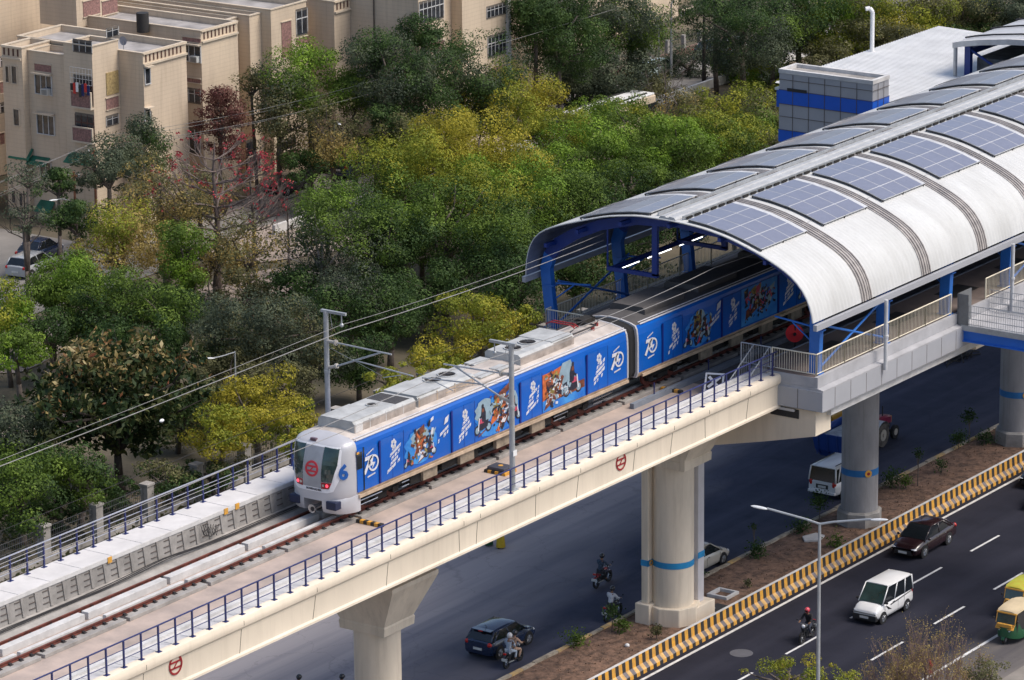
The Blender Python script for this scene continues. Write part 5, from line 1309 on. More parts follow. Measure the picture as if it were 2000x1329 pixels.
# windows, read off the photograph onto the real wall planes
for v in (134, 214, 300): A1.win('y', 75.0, (283, v, 292, v+30))
A1.win('y', 75.0, (286, 218, 295, 246), 'plain')
for v, st in ((52, 'dark'), (140, 'blind'), (190, 'jali'), (224, 'dark')): A1.win('y', Yt, (207, v, 231, v+(44 if v in (140,) else 22)), st)
A1.win('y', 78.4, (238, 140, 246, 172), 'plain'); A1.win('y', 78.4, (240, 222, 247, 250), 'plain')
b = MB()
for px in (250, 257): p = hit_y(px, 160, 78.3); b.tube((p.x, 78.28, 1), (p.x, 78.28, 11.8), .07, n=8)
b.build('soil_pipe', M_clip, A1.root, True)
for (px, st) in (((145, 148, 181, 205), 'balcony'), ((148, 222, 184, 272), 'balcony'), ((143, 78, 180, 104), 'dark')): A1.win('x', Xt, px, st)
for (px, st) in (((70, 148, 101, 184), 'ac'), ((74, 226, 106, 262), 'win'), ((80, 318, 100, 345), 'win')): A1.win('x', Xb, px, st)
A1.win('x', Xb, (68, 126, 100, 140), 'jali')
for px in ((12, 130, 18, 160), (24, 130, 33, 163), (28, 214, 38, 245), (24, 372, 31, 396), (39, 378, 45, 402)): A1.win('x', Xc, px, 'plain')
A1.awning('x', Xb, (30, 292, 66, 308)); A1.awning('x', Xb, (64, 310, 98, 320)); A1.awning('x', Xt, (138, 304, 186, 318))
A1.awning('x', Xb, (80, 396, 108, 412))
# laundry on the balcony rail
p = hit_x(160, 165, Xt-.5); b = MB()
for k, (mi, h) in enumerate(((0, .5), (1, .7), (2, .55), (0, .9), (3, .8), (1, .5), (3, .7))): b.box(Xt-.62, Xt-.58, p.y+.75-.25*k, p.y+.97-.25*k, p.z-h, p.z+.05*(k % 3), mi)
tag(b.build('hanging_laundry', [M_blk, M_red, M_wht, mat('navy_cloth', (.02, .03, .12), .9)], fix=True), 'row of red, white and dark clothes drying outside the cage balcony', 'laundry')
b = MB()
for k in range(8): b.tube((Xt-.55, p.y+1.0-.28*k, p.z+.0), (Xt-.55, p.y+1.0-.28*k, p.z+1.15), .015, n=4)
for k in range(4): b.tube((Xt-.55, p.y-.96, p.z+.38*k), (Xt-.55, p.y+1.0, p.z+.38*k), .015, n=4)
b.build('window_cage', M_wframe, A1.root, True)
# roof house with lattice, tank, dish
b = MB(); h0 = hit_z(150, 40, 12.2); b.box(h0.x, h0.x+4.5, h0.y, h0.y+3.5, 11.6, 15.0); b.build('stair_house', M_wall, A1.root, True)
A1.win('y', h0.y, (162, 0, 195, 30), 'jali'); A1.win('y', h0.y, (199, 0, 229, 27), 'jali')
A1.done()
p = hit_z(132, 38, 11.6); b = MB(); b.tube((p.x, p.y, 11.5), (p.x, p.y, 13.6), .75, n=20); b.tube((p.x, p.y, 13.6), (p.x, p.y, 13.9), .75, .3, 20)
tag(b.build('water_tank', mat('dark_blue_tank', (.012, .02, .055), .5), smooth=True), 'dark blue cylindrical water tank on the flat roof', 'water tank')
p = hit_z(279, 52, 12.2); b = MB(); b.tube((p.x, p.y, 11.8), (p.x, p.y, 13.2), .45, n=16)
tag(b.build('water_tank', M_blk, smooth=True), 'small black water tank between the two roofs', 'water tank')
p = hit_z(241, 84, 12.4); t = thing('satellite_dish', 'small grey satellite dish on the roof edge', 'satellite dish', (p.x, p.y, 12.0))
b = MB(); b.tube((p.x, p.y, 11.4), (p.x, p.y, 12.5), .03); b.build('stand', M_galv, t, True)
b = MB(); b.rings([[(p.x-.02-.10*(r/.33)**2+.1, p.y+r*math.cos(a), 12.55+r*math.sin(a)) for a in [2*math.pi*k/16 for k in range(16)]] for r in (.02, .15, .25, .33)], cap1=False); b.build('dish', mat('dish_grey', (.30, .32, .38), .5), t, True)

A2 = Apt('long beige apartment terrace behind the park with plain end wing and stepped fronts', (90, 82, 0))
Y2 = 76.4; X2a = hit_y(396, 200, Y2).x; X2b = hit_y(468, 200, Y2).x
A2.block(X2a, X2b, Y2, 90, 12.3); A2.dentils('y', X2a+.1, X2b-.1, Y2, 12.3)
Y2b = 78.0; X2c = X2b+2.0
A2.block(X2b+.005, X2c, Y2b, 90, 12.1)
Y2c = 76.9; X2d = X2c+1.35; A2.block(X2c+.005, X2d, Y2c, 90, 12.3)
Y2e = 76.0; X2e = hit_y(600, 100, Y2e).x; A2.block(X2d+.005, X2e, Y2e, 90, 12.6)
X2f = X2e+1.5; A2.block(X2e+.005, X2f, 77.5, 90, 12.3)
Y2g = 74.6; X2g = hit_y(686, 100, Y2g).x; A2.block(X2f+.005, X2g, Y2g, 90, 12.4); A2.dentils('y', X2f+.1, X2g-.1, Y2g, 12.4)
for v in (90, 172): A2.win('x', X2a, (358, v, 392, v+30), 'ac' if v == 90 else 'dark')
for v in (76, 155, 240): A2.win('x', X2a, (357, v-2, 392, v+6), 'jali')
A2.win('x', X2a, (360, 250, 392, 300), 'dark')
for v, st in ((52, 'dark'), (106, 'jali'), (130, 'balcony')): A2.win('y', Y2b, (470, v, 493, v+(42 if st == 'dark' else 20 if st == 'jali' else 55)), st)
A2.win('y', Y2c, (524, 62, 532, 90), 'plain')
A2.win('y', Y2e, (550, 42, 569, 112), 'jali'); A2.win('y', Y2e, (578, 16, 600, 70), 'dark'); A2.win('y', Y2e, (579, 73, 600, 88), 'jali'); A2.win('y', Y2e, (580, 98, 600, 112), 'dark')
A2.win('y', 77.5, (606, 34, 613, 62), 'plain')
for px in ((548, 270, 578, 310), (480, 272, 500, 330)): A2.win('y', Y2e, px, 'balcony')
A2.done()
A3 = Apt('beige apartment block in the top middle with a blank side wall and caged windows', (104, 76, 0))
X3 = X2g+.02; Y3 = hit_x(818, 100, X3).y; X3b = hit_y(996, 100, Y3).x; X3c = hit_y(870, 60, Y3).x; X3d = hit_y(905, 60, Y3).x
A3.block(X3, X3c, Y3, 90, 15.4); A3.block(X3c+.01, X3d, Y3+1.1, 90, 15.2); A3.block(X3d+.01, X3b, Y3+.1, 90, 15.4); A3.block(X3b+.01, X3b+7, Y3+1.8, 90, 15.0)
A3.win('y', Y3, (818, -2, 866, 42), 'dark'); A3.win('y', Y3+.1, (950, 8, 988, 33), 'dark'); A3.win('y', Y3+.1, (952, 66, 988, 110), 'dark'); A3.win('y', Y3+.1, (955, 130, 986, 150), 'jali')
A3.win('y', Y3, (826, 60, 860, 100), 'balcony')
b = MB(); p = hit_x(732, 60, X3); b.tube((X3-.08, p.y, 1), (X3-.08, p.y, 15), .05, n=6); b.build('soil_pipe', M_bark, A3.root, True)
b = MB(); b.box(X3b-.35, X3b+.05, Y3-.1, Y3+.1, 0, 15.4); b.build('corner_pilaster', M_concl, A3.root, True)
A3.done()
A4 = Apt('brownish block half hidden by trees at the top right of the middle', (150, 86, 0))
A4.block(142, 158, 84, 96, 9.0); A4.block(160, 176, 90, 100, 7.0)
for px in ((1330, 20, 1350, 40), (1375, 15, 1400, 40)): A4.win('y', 84, px, 'win')
A4.done()
A5 = Apt('low far block of plaster walls behind the farthest trees', (200, 120, 0)); A5.block(170, 230, 112, 125, 8); A5.win('y', 112, (1420, 10, 1440, 20), 'win'); A5.done()
A7 = Apt('tall beige block cut off by the top left corner behind the blue water tank', (85, 98, 0))
A7.block(74, 92, 94, 106, 16.5); A7.block(60, 73.9, 96, 108, 15.5); A7.win('y', 94, (160, 2, 180, 18), 'jali'); A7.done()
A6 = Apt('beige block cut off at the far left edge behind the first one', (68, 95, 0)); A6.block(60, 70.5, 90.2, 104, 11.5)
for v in (110, 160, 200, 260): A6.win('y', 90.2, (0, v, 8, v+22), 'jali' if v in (160, 260) else 'dark')
A6.done()

# long white flat-roofed bus shelter and walls along the street
p0, p1 = hit_z(1120, 225, 2.9), hit_z(1205, 200, 2.9)
t = thing('parked_bus', 'white roofed bus parked on the residential street behind the yellow-green trees', 'bus', (p0.x, p0.y, 0))
b = MB(); b.box(p0.x, p0.x+9.5, p0.y-1.2, p0.y+1.2, .5, 2.85); b.build('body', M_wall, t, True, bevel=.1)
b = MB(); b.box(p0.x+.05, p0.x+9.45, p0.y-1.1, p0.y+1.1, 2.85, 3.0); b.build('roof', M_wht, t, True, bevel=.05)
b = MB(); b.box(p0.x-.02, p0.x+9.52, p0.y-1.22, p0.y+1.22, 1.5, 2.3); b.build('window', M_glass, t, True)
b = MB()
for x in (1.6, 7.6):
    for y in (-1.1, 1.1): b.tube((p0.x+x, p0.y+y-.1, .48), (p0.x+x, p0.y+y+.1, .48), .48, n=16)
b.build('wheel', M_tyre, t, True)
b = MB()
for y in (-.8, .8): b.box(p0.x+.6, p0.x+8.8, p0.y+y-.05, p0.y+y+.05, 3.0, 3.1)
b.build('roof_rack', M_clip, t, True)
t = thing('boundary_wall', 'low reddish boundary wall with railing along the far side of the residential street', 'wall', (120, 74.3, 0))
b = MB(); b.box(101, 260, 74.2, 74.4, 0, .8); b.build('wall', mat('reddish_wall', (.20, .12, .10), .9, var=.3), t, True)
b = MB()
for k in range(60): b.box(101+2.5*k, 101.3+2.5*k, 74.15, 74.45, .8, 1.9)
b.build('post', M_conc, t, True)
b = MB()
for z in (1.2, 1.7): b.tube((101, 74.3, z), (250, 74.3, z), .03, n=5)
b.build('rail', M_clip, t, True)
t = thing('boundary_wall', 'pale low wall along the near side of the residential street', 'wall', (100, 66, 0))
b = MB(); b.box(78, 240, 65.9, 66.15, 0, .7); b.build('wall', M_concl, t, True)
# mesh fence with concrete pillars between the road and the park
t = thing('park_fence', 'dark mesh fence with grey concrete pillars beyond the viaduct', 'fence', (20, 32.8, 0))
x = -14.0; k = 0
M_mesh = mat('dark_mesh_wire', (.075, .08, .09), .7)
while x < 72:
    b = MB(); b.box(x, x+.55, 32.6, 33.1, 0, 2.0); b.box(x-.05, x+.6, 32.55, 33.15, 2.0, 2.12); b.build('pillar', M_conc, t, True)
    b = MB()
    for j in range(24): b.tube((x+.6+.155*j, 32.85, .35), (x+.6+.155*j, 32.85, 1.95), .014, n=4, caps=False)
    for z in (.4, .7, 1.0, 1.3, 1.6, 1.9): b.tube((x+.55, 32.85, z), (x+4.25, 32.85, z), .012, n=4, caps=False)
    b.build('mesh_panel', M_mesh, t, True); x += 4.25; k += 1
b = MB(); b.box(-14, 72, 32.7, 33.0, 0, .35); b.build('plinth', M_conc, t, True)
# cable on the far dusty shoulder near the right
b = MB(); c = hit_z(1865, 706, .05); rr_ = random.Random(2)
for k in range(14):
    a = rr_.uniform(0, 3); b.path([(c.x-1.5+rr_.random()*4, c.y-.6+rr_.random()*1.2, .06), (c.x-1+rr_.random()*3, c.y-.6+rr_.random()*1.2, .35), (c.x-1+rr_.random()*4, c.y-.6+rr_.random()*1.2, .05)], .04, 5)
tag(b.build('cable_heap', M_blk), 'tangled heap of black cable lying on the dusty edge of the far road', 'cable heap')

# ------------------------------------------------------------------ street lamps, poles
def lamp(label, base, h, arms, r=.09, m=None, grp='street lamps', name='street_lamp', headsize=.75, straight=False):
    """arms: list of (dx, dy, rise)"""
    t = thing(name, label, 'street lamp', (base[0], base[1], 0), group=grp); x, y = base
    b = MB(); b.tube((x, y, 0), (x, y, h), r, r*.6, 12); b.build('pole', m or M_galv, t, True, smooth=True)
    for dx, dy, rise in arms:
        L = math.hypot(dx, dy); b = MB(); pts = [(x, y, h-.05)]+[(x+dx*f, y+dy*f, h+rise*(f if straight else 1-(1-f)**2)) for f in (.25, .5, .75, 1)]
        b.path(pts, r*.5, 8); a = b.build('arm', m or M_galv, t, True, smooth=True)
        ux, uy = dx/L, dy/L; q = Matrix(((ux, -uy, 0), (uy, ux, 0), (0, 0, 1)))
        b = MB(); c = Vector((x+dx+ux*headsize*.42, y+dy+uy*headsize*.42, h+rise+.01))
        b.ball((0, 0, 0), headsize*.5, 12, 8, (1, .28, .15)); b.v = [tuple(c+q @ Vector(p_)+Vector((0, 0, .1*p_[0]))) for p_ in b.v]
        o = b.build('lamp_head', mat('pale_lamp_housing', (.62, .64, .66), .4), a, True, smooth=True)
    return t
pb = hit_z(1601, 1022, 12.0)
lamp('tall galvanised double-arm street lamp in front of the near road', (pb.x, pb.y), 12.0, [(-.62, 2.37, .43), (.6, -2.3, .43)], .11, headsize=.85, straight=True)
p = hit_z(465, 905, 0); lamp('slim grey street lamp among the yellow shrubs at the left of the train', (p.x, p.y), 6.6, [(-1.1, .6, -.2)], .07)
p = hit_z(1311, 155, 0); lamp('grey lamp with a long curved arm on the far residential street', (p.x, p.y), 6.2, [(2.6, -.3, 1.3)], .11)
p = hit_z(1300, 170, 0); lamp('lamp head on short arm left of the long curved arm lamp', (p.x-1, p.y), 5.2, [(-1.9, .6, .3)], .07)
p = hit_z(640, 420, 0); lamp('street lamp with white head in front of the terrace, above the olive trees', (p.x+1, p.y), 6.4, [(-1.2, -1.3, .4)], .05)
p = hit_z(150, 545, 0); lamp('street lamp with bright tube head at the left beside the beige block', (p.x, p.y), 5.2, [(-1.4, .2, .5)], .05)
p = hit_z(1415, 155, 0); lamp('small far street lamp at the end of the residential street', (p.x+12, p.y+4), 5.2, [(-1.2, 0, .3)], .06)
def upole(label, px, py, h, arms=((1.2, .6), (.9, 1.2)), m=None, Y=None):
    p = hit_z(px, py, 0)
    if Y: p = hit_y(px, py, Y); h = p.z; p.z = 0
    p.z = 0; t = thing('utility_pole', label, 'utility pole', (p.x, p.y, 0), group='rusty utility poles')
    b = MB(); b.tube(p, (p.x, p.y, h), .10, .075, 8); b.build('pole', m or mat('rusty_pole', (.26, .11, .06), .85, var=.4, scale=3), t, True)
    for w, dz in arms:
        b = MB(); b.obox((p.x, p.y, h-dz), (.06, w*2, .06)); b.obox((p.x, p.y, h-dz), (w*1.3, .06, .06)); c = b.build('crossarm', MATS['rusty_pole'], t, True)
        b = MB()
        for s in (-1, 1): b.tube((p.x, p.y+s*w*.9, h-dz), (p.x, p.y+s*w*.9, h-dz+.18), .05, n=6)
        b.build('insulator', M_wht, c, True)
    return p
q1 = upole('rusty utility pole with crossarms beside the dark tree in the middle', 790, 137, 8.3, Y=64.5)
M_dwire = mat('grey_wire', (.22, .22, .22), .6); q1h = hit_y(790, 137, 64.5).z
q2 = upole('taller rusty pole stub at the left in front of the beige block', 190, 470, 6.5, ((.5, .3), (.4, .9)))
q3 = upole('shorter rusty pole stub at the left, nearest the green awnings', 150, 480, 5.2, ((.5, .3),))
p = q1; lt = lamp('white lamp head on a short arm fixed beside the rusty utility pole', (q1.x-.35, q1.y-.3), q1h-3.4, [(-1.2, .9, .55)], .05)
for k, (dz, dy) in enumerate(((.1, 0), (.6, -1.0), (.6, 1.0), (1.2, .7))):
    wire('power_line', ('topmost', 'near-side', 'far-side', 'lowest')[k]+' grey power line from the rusty pole towards the left edge of the photo', [(q1.x, q1.y+dy, q1h-dz), (q2.x+2, q2.y+dy, 7.2-dz), (-5, q2.y-12+dy, 7.6-dz)], .013, sag=.5, m=M_dwire, group='power lines over the park')
wire('power_line', 'power line from the rusty pole away over the right hand trees', [(q1.x, q1.y, q1h-.1), (190, q1.y+5, q1h)], .012, sag=.7, group='power lines over the park')
wire('thin_cable', 'thin dark cable crossing in front of the dark tree at the left', [(-60, 9.5, 14.2), (20, 10.5, 13.8), (30, 10.5, 14.0)], .012, sag=.25, m=M_clip)
b = MB(); p = hit_y(316, 822, 9.8); b.ball(p, .10, 10, 8, (1.5, .8, .8)); tag(b.build('cable_junction', M_wht, smooth=True), 'white cable junction case hanging on the thin dark cable', 'junction case')
# ------------------------------------------------------------------ vegetation
LM = {
 'green': leaf_mat('leaf_mid_green', (.045, .078, .014), (.105, .170, .026), (.22, .32, .050)),
 'dgreen': leaf_mat('leaf_dark_green', (.020, .042, .014), (.050, .096, .026), (.110, .180, .042)),
 'olive': leaf_mat('leaf_olive', (.060, .062, .030), (.135, .135, .058), (.24, .23, .10)),
 'grey': leaf_mat('leaf_grey_green', (.036, .050, .032), (.080, .104, .064), (.165, .19, .11)),
 'ygreen': leaf_mat('leaf_yellow_green', (.095, .125, .014), (.23, .265, .028), (.45, .42, .05)),
 'yellow': leaf_mat('leaf_yellow', (.16, .15, .018), (.36, .32, .035), (.58, .49, .06)),
 'lime': leaf_mat('leaf_bright_green', (.065, .12, .012), (.15, .26, .026), (.30, .44, .05)),
 'red': leaf_mat('leaf_reddish_brown', (.06, .024, .022), (.15, .055, .048), (.22, .13, .09)),
 'straw': leaf_mat('leaf_straw', (.20, .15, .055), (.38, .29, .095), (.56, .43, .15)),
 'big': leaf_mat('leaf_large_glossy', (.012, .028, .010), (.028, .050, .014), (.10, .10, .03), trans=.15),
 'bigtip': leaf_mat('leaf_bronze_tip', (.17, .05, .025), (.26, .20, .07), (.50, .42, .24), trans=.2),
 'rflower': leaf_mat('flower_red', (.22, .02, .03), (.42, .04, .06), (.50, .14, .12), trans=.2),
}
def leaves(name, C, size, m, parent=None, aspect=.6, seed=0, up=.35, world_co=True, N=None):
    rs = np.random.RandomState(seed+17); n = len(C)
    nrm = rs.normal(size=(n, 3)) if N is None else N/np.maximum(1e-6, np.linalg.norm(N, axis=1))[:, None]+.32*rs.normal(size=(n, 3)); nrm[:, 2] += (up*2*rs.rand(n) if N is None else 0); nrm /= np.linalg.norm(nrm, axis=1)[:, None]
    a = np.cross(nrm, rs.normal(size=(n, 3))); a /= np.linalg.norm(a, axis=1)[:, None]; b_ = np.cross(nrm, a)
    s = (size*(.6+.8*rs.rand(n)))[:, None]
    off = np.array(root_loc(parent)) if parent is not None and world_co else np.zeros(3)
    C = C-off
    V = np.stack([C-a*s*.5, C+b_*s*aspect*.5-a*s*.08, C+a*s*.5, C-b_*s*aspect*.5-a*s*.08], 1).reshape(-1, 3)
    me = bpy.data.meshes.new(name); me.vertices.add(4*n); me.vertices.foreach_set('co', V.ravel().astype(np.float32))
    me.loops.add(4*n); me.loops.foreach_set('vertex_index', np.arange(4*n, dtype=np.int32))
    me.polygons.add(n); me.polygons.foreach_set('loop_start', np.arange(0, 4*n, 4, dtype=np.int32)); me.polygons.foreach_set('loop_total', np.full(n, 4, np.int32))
    me.update(calc_edges=True); me.materials.append(m)
    o = bpy.data.objects.new(name, me); sc.collection.objects.link(o)
    if parent is not None: o.parent = parent
    return o
def crown_pts(c, rx, ry, rz, n, seed, clump=.30, fill=.25, nclump=None, droop=0.0):
    """leaves lie in the outer shell of many puffs; returns points, puff centres, radii, outward directions"""
    rs = np.random.RandomState(seed); M = nclump or int(16+rx*rz*4.2)
    d = rs.normal(size=(M, 3)); d /= np.linalg.norm(d, axis=1)[:, None]
    lob = 1+.16*np.sin(d[:, 0]*3.1+seed)+.13*np.sin(d[:, 1]*4.3+seed*2)+.10*np.sin(d[:, 2]*5+seed*3)
    rad = (rs.rand(M)**.33)*.92*lob; cc = d*rad[:, None]*np.array([rx, ry, rz])
    sq = np.where(cc[:, 2] < 0, 1+.12*cc[:, 2]/rz, 1.0); cc[:, 0] *= sq; cc[:, 1] *= sq
    cr = clump*1.38*min(rx, rz, 2.5)*(.40+.85*rs.rand(M)**1.2); w = cr**2; w /= w.sum()
    idx = rs.choice(M, n, p=w); q = rs.normal(size=(n, 3)); q /= np.linalg.norm(q, axis=1)[:, None]
    rr = .72+.28*rs.rand(n)**.8+.08*rs.normal(size=n); st = rs.rand(n) < .10; rr[st] += .35*rs.rand(int(st.sum()))
    P = cc[idx]+q*(rr*cr[idx])[:, None]*np.array([1.12, 1.12, .78])
    if droop: P[:, 2] -= droop*np.abs(rs.rand(n))*cr[idx]
    cout = cc[idx]/np.array([rx, ry, rz]); N = q*.95+cout*.30+np.array([0, 0, .22])
    return P+np.array(c), cc+np.array(c), cr, N
def limbs(b, base, tips, r0, seed, zfork, curve=.25, n=7):
    """trunk with a fork and tapering limbs towards the given tips"""
    rs = random.Random(seed); base = Vector(base); fork = base+Vector((rs.uniform(-.3, .3), rs.uniform(-.3, .3), zfork))
    mid = base.lerp(fork, .5)+Vector((rs.uniform(-.12, .12), rs.uniform(-.12, .12), 0))
    b.path([base, mid, fork], [r0, r0*.82, r0*.7], n)
    for t in tips:
        t = Vector(t); m1 = fork.lerp(t, .35)+Vector((rs.uniform(-.3, .3), rs.uniform(-.3, .3), curve*(t-fork).length*.5)); m2 = fork.lerp(t, .7)+Vector((rs.uniform(-.25, .25), rs.uniform(-.25, .25), curve*.3))
        b.path([fork, m1, m2, t], [r0*.5, r0*.34, r0*.2, r0*.07], max(4, n-2))
    return fork
def px_scale(p): return FPX/np.linalg.norm(np.array(p)-CAM)
tree_n = 0; GROW = 1.18
def tree(px, py, rx, ry, kind, label, zc=None, dens=1.0, leaf=.15, bark=None, group='park trees', cat='tree', name='tree', clump=.30, k2=None, f2=.3, depth=1.0, droop=0.0, trunk=True, base=None, Y=None):
    global tree_n; tree_n += 1; sd = tree_n*13+5
    p = hit_z(px, py, zc or 5.0); s = px_scale(p); RX = rx/s*GROW; RZ = ry/s*GROW
    if zc is None:
        zc = RZ*.85+.6; p = hit_z(px, py, zc)
    RY = RX*depth
    if Y: p = hit_y(px, py, Y); s = px_scale(p)
    t = thing(name, label, cat, (p.x, p.y, 0), group=group)
    N = int(min(60000, max(600, RX*RZ*math.pi*560*dens*(.15/leaf)**2)))
    P, cc, cr, NN = crown_pts(tuple(p), RX, RY, RZ, N, sd, clump, droop=droop)
    kp = P[:, 2] > .15; P = P[kp]; NN = NN[kp]
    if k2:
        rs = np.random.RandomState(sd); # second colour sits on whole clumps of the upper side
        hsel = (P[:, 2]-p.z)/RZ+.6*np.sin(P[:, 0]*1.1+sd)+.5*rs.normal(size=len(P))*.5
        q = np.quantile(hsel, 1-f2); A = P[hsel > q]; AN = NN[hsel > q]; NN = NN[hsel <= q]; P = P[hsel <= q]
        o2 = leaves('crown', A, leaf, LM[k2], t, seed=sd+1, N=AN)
    leaves('crown', P, leaf, LM[kind], t, seed=sd, N=NN)
    if trunk:
        b = MB(); rs = random.Random(sd); tips = [tuple(cc[i]) for i in rs.sample(range(len(cc)), min(9, len(cc)))]
        limbs(b, (p.x, p.y, 0) if base is None else base, tips, min(.30, .07+RX*.055), sd, max(.6, (p.z-RZ*.65)), n=7)
        b.build('trunk', bark or M_bark, t, True, smooth='full', fix=False)
    return t
def twigs(b, p, d, L, r, depth, rs, spread=.55, up=.15, n=4, tips=None, minr=.008):
    q = p+d*L
    q2 = p.lerp(q, .5)+Vector((rs.uniform(-1, 1), rs.uniform(-1, 1), rs.uniform(-.5, 1)))*L*.06
    b.path([p, q2, q], [r, r*.8, r*.62], n)
    if depth == 0:
        if tips is not None: tips.append(q)
        return
    k = rs.choice((2, 3)) if depth > 1 else 3
    for _ in range(k):
        dd = (d+Vector((rs.uniform(-1, 1), rs.uniform(-1, 1), rs.uniform(-.6, .8)))*spread+Vector((0, 0, up))).normalized()
        twigs(b, p.lerp(q, rs.uniform(.55, 1)), dd, L*rs.uniform(.6, .85), max(minr, r*.58), depth-1, rs, spread, up, max(3, n-1), tips, minr)
def bare_tree(px, py, h, label, seed, bark=None, kind=None, leafn=0, leaf=.15, nmain=7, spread=.6, r0=.16, lean=(0, 0), depth=4, z0=.35, group='park trees', horiz=False, L0=.26):
    p = hit_z(px, py, 0); t = thing('bare_tree', label, 'tree', (p.x, p.y, 0), group=group); rs = random.Random(seed)
    b = MB(); tips = []; top = Vector((p.x+lean[0], p.y+lean[1], h)); b.path([p, p.lerp(top, .5), top], [r0, r0*.7, r0*.22], 8)
    for k in range(nmain):
        f = z0+(1-z0)*(k+.5)/nmain; o = Vector(p).lerp(top, f); a = 2.4*k+rs.uniform(-.4, .4)
        d = Vector((math.cos(a), math.sin(a), .15 if horiz else .55)).normalized()
        twigs(b, o, d, h*L0*(1.15-f*.7), r0*.45*(1.1-f*.6), depth-1, rs, spread, .12, 5, tips)
    b.build('trunk', bark or M_barkp, t, True, fix=False)
    if kind:
        C = []
        for q in tips:
            for _ in range(leafn): C.append(q+Vector((rs.gauss(0, .14), rs.gauss(0, .14), rs.gauss(0, .1))))
        leaves('crown', np.array(C), leaf, LM[kind], t, seed=seed)
    return t

T = tree
# --- far top band (behind the street)
T(1095, 60, 75, 95, 'dgreen', 'dark green tree against the right end of the caged-window block', Y=66)
T(1180, 150, 95, 75, 'grey', 'wide grey-green tree drooping over the boundary wall left of the curved lamp', zc=3.6, leaf=.15)
T(1120, 165, 60, 60, 'grey', 'smaller grey-green tree left of the wide drooping one by the parked bus', zc=3.2)
T(1235, 40, 90, 60, 'green', 'green tree at the top edge left of the curved lamp arm', zc=7.5, k2='grey', f2=.4)
T(1040, 25, 55, 50, 'dgreen', 'dark tree touching the top edge beside the pilaster of the block', Y=67)
T(1150, 20, 60, 45, 'grey', 'grey-green tree at the top edge above the small hut', zc=7.5)
T(1455, 60, 90, 70, 'grey', 'large grey-green tree at the top edge right of the brown block', zc=6.5, k2='dgreen', f2=.3)
T(1560, 25, 85, 55, 'dgreen', 'dark green tree at the top edge above the bright bush', zc=6.5)
T(1400, 15, 60, 40, 'dgreen', 'dark tree crown at the top edge right behind the curved lamp', zc=7)
T(1680, 20, 60, 45, 'lime', 'fresh green tree at the top edge left of the vent pipe', zc=6.5, k2='ygreen', f2=.4)
T(1770, 30, 95, 50, 'ygreen', 'olive and yellow tree at the top edge right of the vent pipe', zc=6.5, k2='olive', f2=.4)
T(1880, 30, 85, 60, 'olive', 'dull olive tree at the top edge left of the second canopy', zc=6, k2='ygreen', f2=.25)
T(1975, 10, 70, 40, 'grey', 'grey tree at the top right corner above the second canopy', zc=7)
T(1590, 80, 55, 40, 'ygreen', 'yellowish shrub tree left of the vent pipe above the grey tiled box', zc=4, k2='green', f2=.4)
T(1660, 90, 60, 42, 'ygreen', 'yellow tinted tree directly behind the vent pipe', zc=4.5, k2='olive', f2=.4)
T(1600, 130, 40, 34, 'olive', 'olive shrub tree against the back of the grey tiled box', zc=3)
T(1740, 80, 70, 45, 'olive', 'olive and yellow tree behind the white ribbed roof', zc=5, k2='yellow', f2=.2)
T(1830, 75, 60, 40, 'dgreen', 'dark green tree behind the white ribbed roof near the second canopy', zc=5, k2='ygreen', f2=.25)
T(1650, 45, 22, 22, 'red', 'small dark red leaved tree behind the vent pipe', zc=5)
T(1425, 120, 42, 34, 'lime', 'bright green bushy tree at the far end of the street', Y=66)
T(1485, 115, 60, 45, 'lime', 'bright green tree right of the end of the street', Y=64, k2='ygreen', f2=.3)
T(1500, 160, 55, 42, 'lime', 'green and yellow tree left of the grey tiled box, top one', Y=60, k2='ygreen', f2=.35)
T(1350, 215, 75, 40, 'straw', 'pale straw coloured thin shrub tree below the curved lamp', zc=3, dens=.5, k2='olive', f2=.5)
T(1450, 215, 85, 50, 'olive', 'olive tree with yellowish top below the bright green trees', zc=4, k2='ygreen', f2=.5)
T(1500, 290 if False else 240, 60, 50, 'green', 'green tree touching the left side of the grey tiled box', zc=4, k2='olive', f2=.3)
# --- in front of the terrace
T(775, 150, 78, 72, 'grey', 'rounded grey-green tree in front of the blank side wall', Y=64.5, k2='dgreen', f2=.3, leaf=.145)
T(730, 110, 45, 40, 'grey', 'smaller grey-green tree touching the lower edge of the blank wall', Y=67)
T(905, 140, 95, 80, 'grey', 'dark grey tree with many bare twigs below the caged windows', Y=64, dens=.55, k2='dgreen', f2=.5)
T(960, 200, 60, 60, 'dgreen', 'dark tree between the twiggy grey tree and the yellow crown', Y=62, dens=.8)
T(820, 60, 42, 34, 'dgreen', 'dark green bushy top below the caged window', Y=67.5)
T(600, 165, 80, 55, 'green', 'fresh green tree in front of the stepped terrace', Y=70, k2='lime', f2=.35)
T(690, 175, 48, 42, 'green', 'green tree right of the fresh green one by the rusty pole', Y=68)
T(545, 225, 65, 70, 'olive', 'thin olive tree in front of the terrace wing', Y=70.5, dens=.75, k2='grey', f2=.4)
T(650, 262, 75, 55, 'straw', 'feathery olive and straw tree above the parked dark cars', Y=66, dens=.5, k2='olive', f2=.6)
T(750, 255, 45, 40, 'dgreen', 'dark shrub around the foot of the rusty utility pole', Y=63)
T(835, 215, 50, 50, 'dgreen', 'dark crown right of the rusty utility pole', Y=62)
T(432, 235, 44, 60, 'red', 'reddish brown tree against the plain end wing of the terrace', Y=72.5, dens=1.1)
T(498, 165, 30, 30, 'olive', 'small brownish tree at the foot of the terrace windows', Y=73, dens=.6)
T(270, 290, 62, 48, 'dgreen', 'dark green tree in front of the beige block with the soil pipes', Y=71, k2='grey', f2=.5, leaf=.145)
T(215, 340, 60, 40, 'grey', 'grey-green tree between the two rusty pole stubs', Y=69.5)
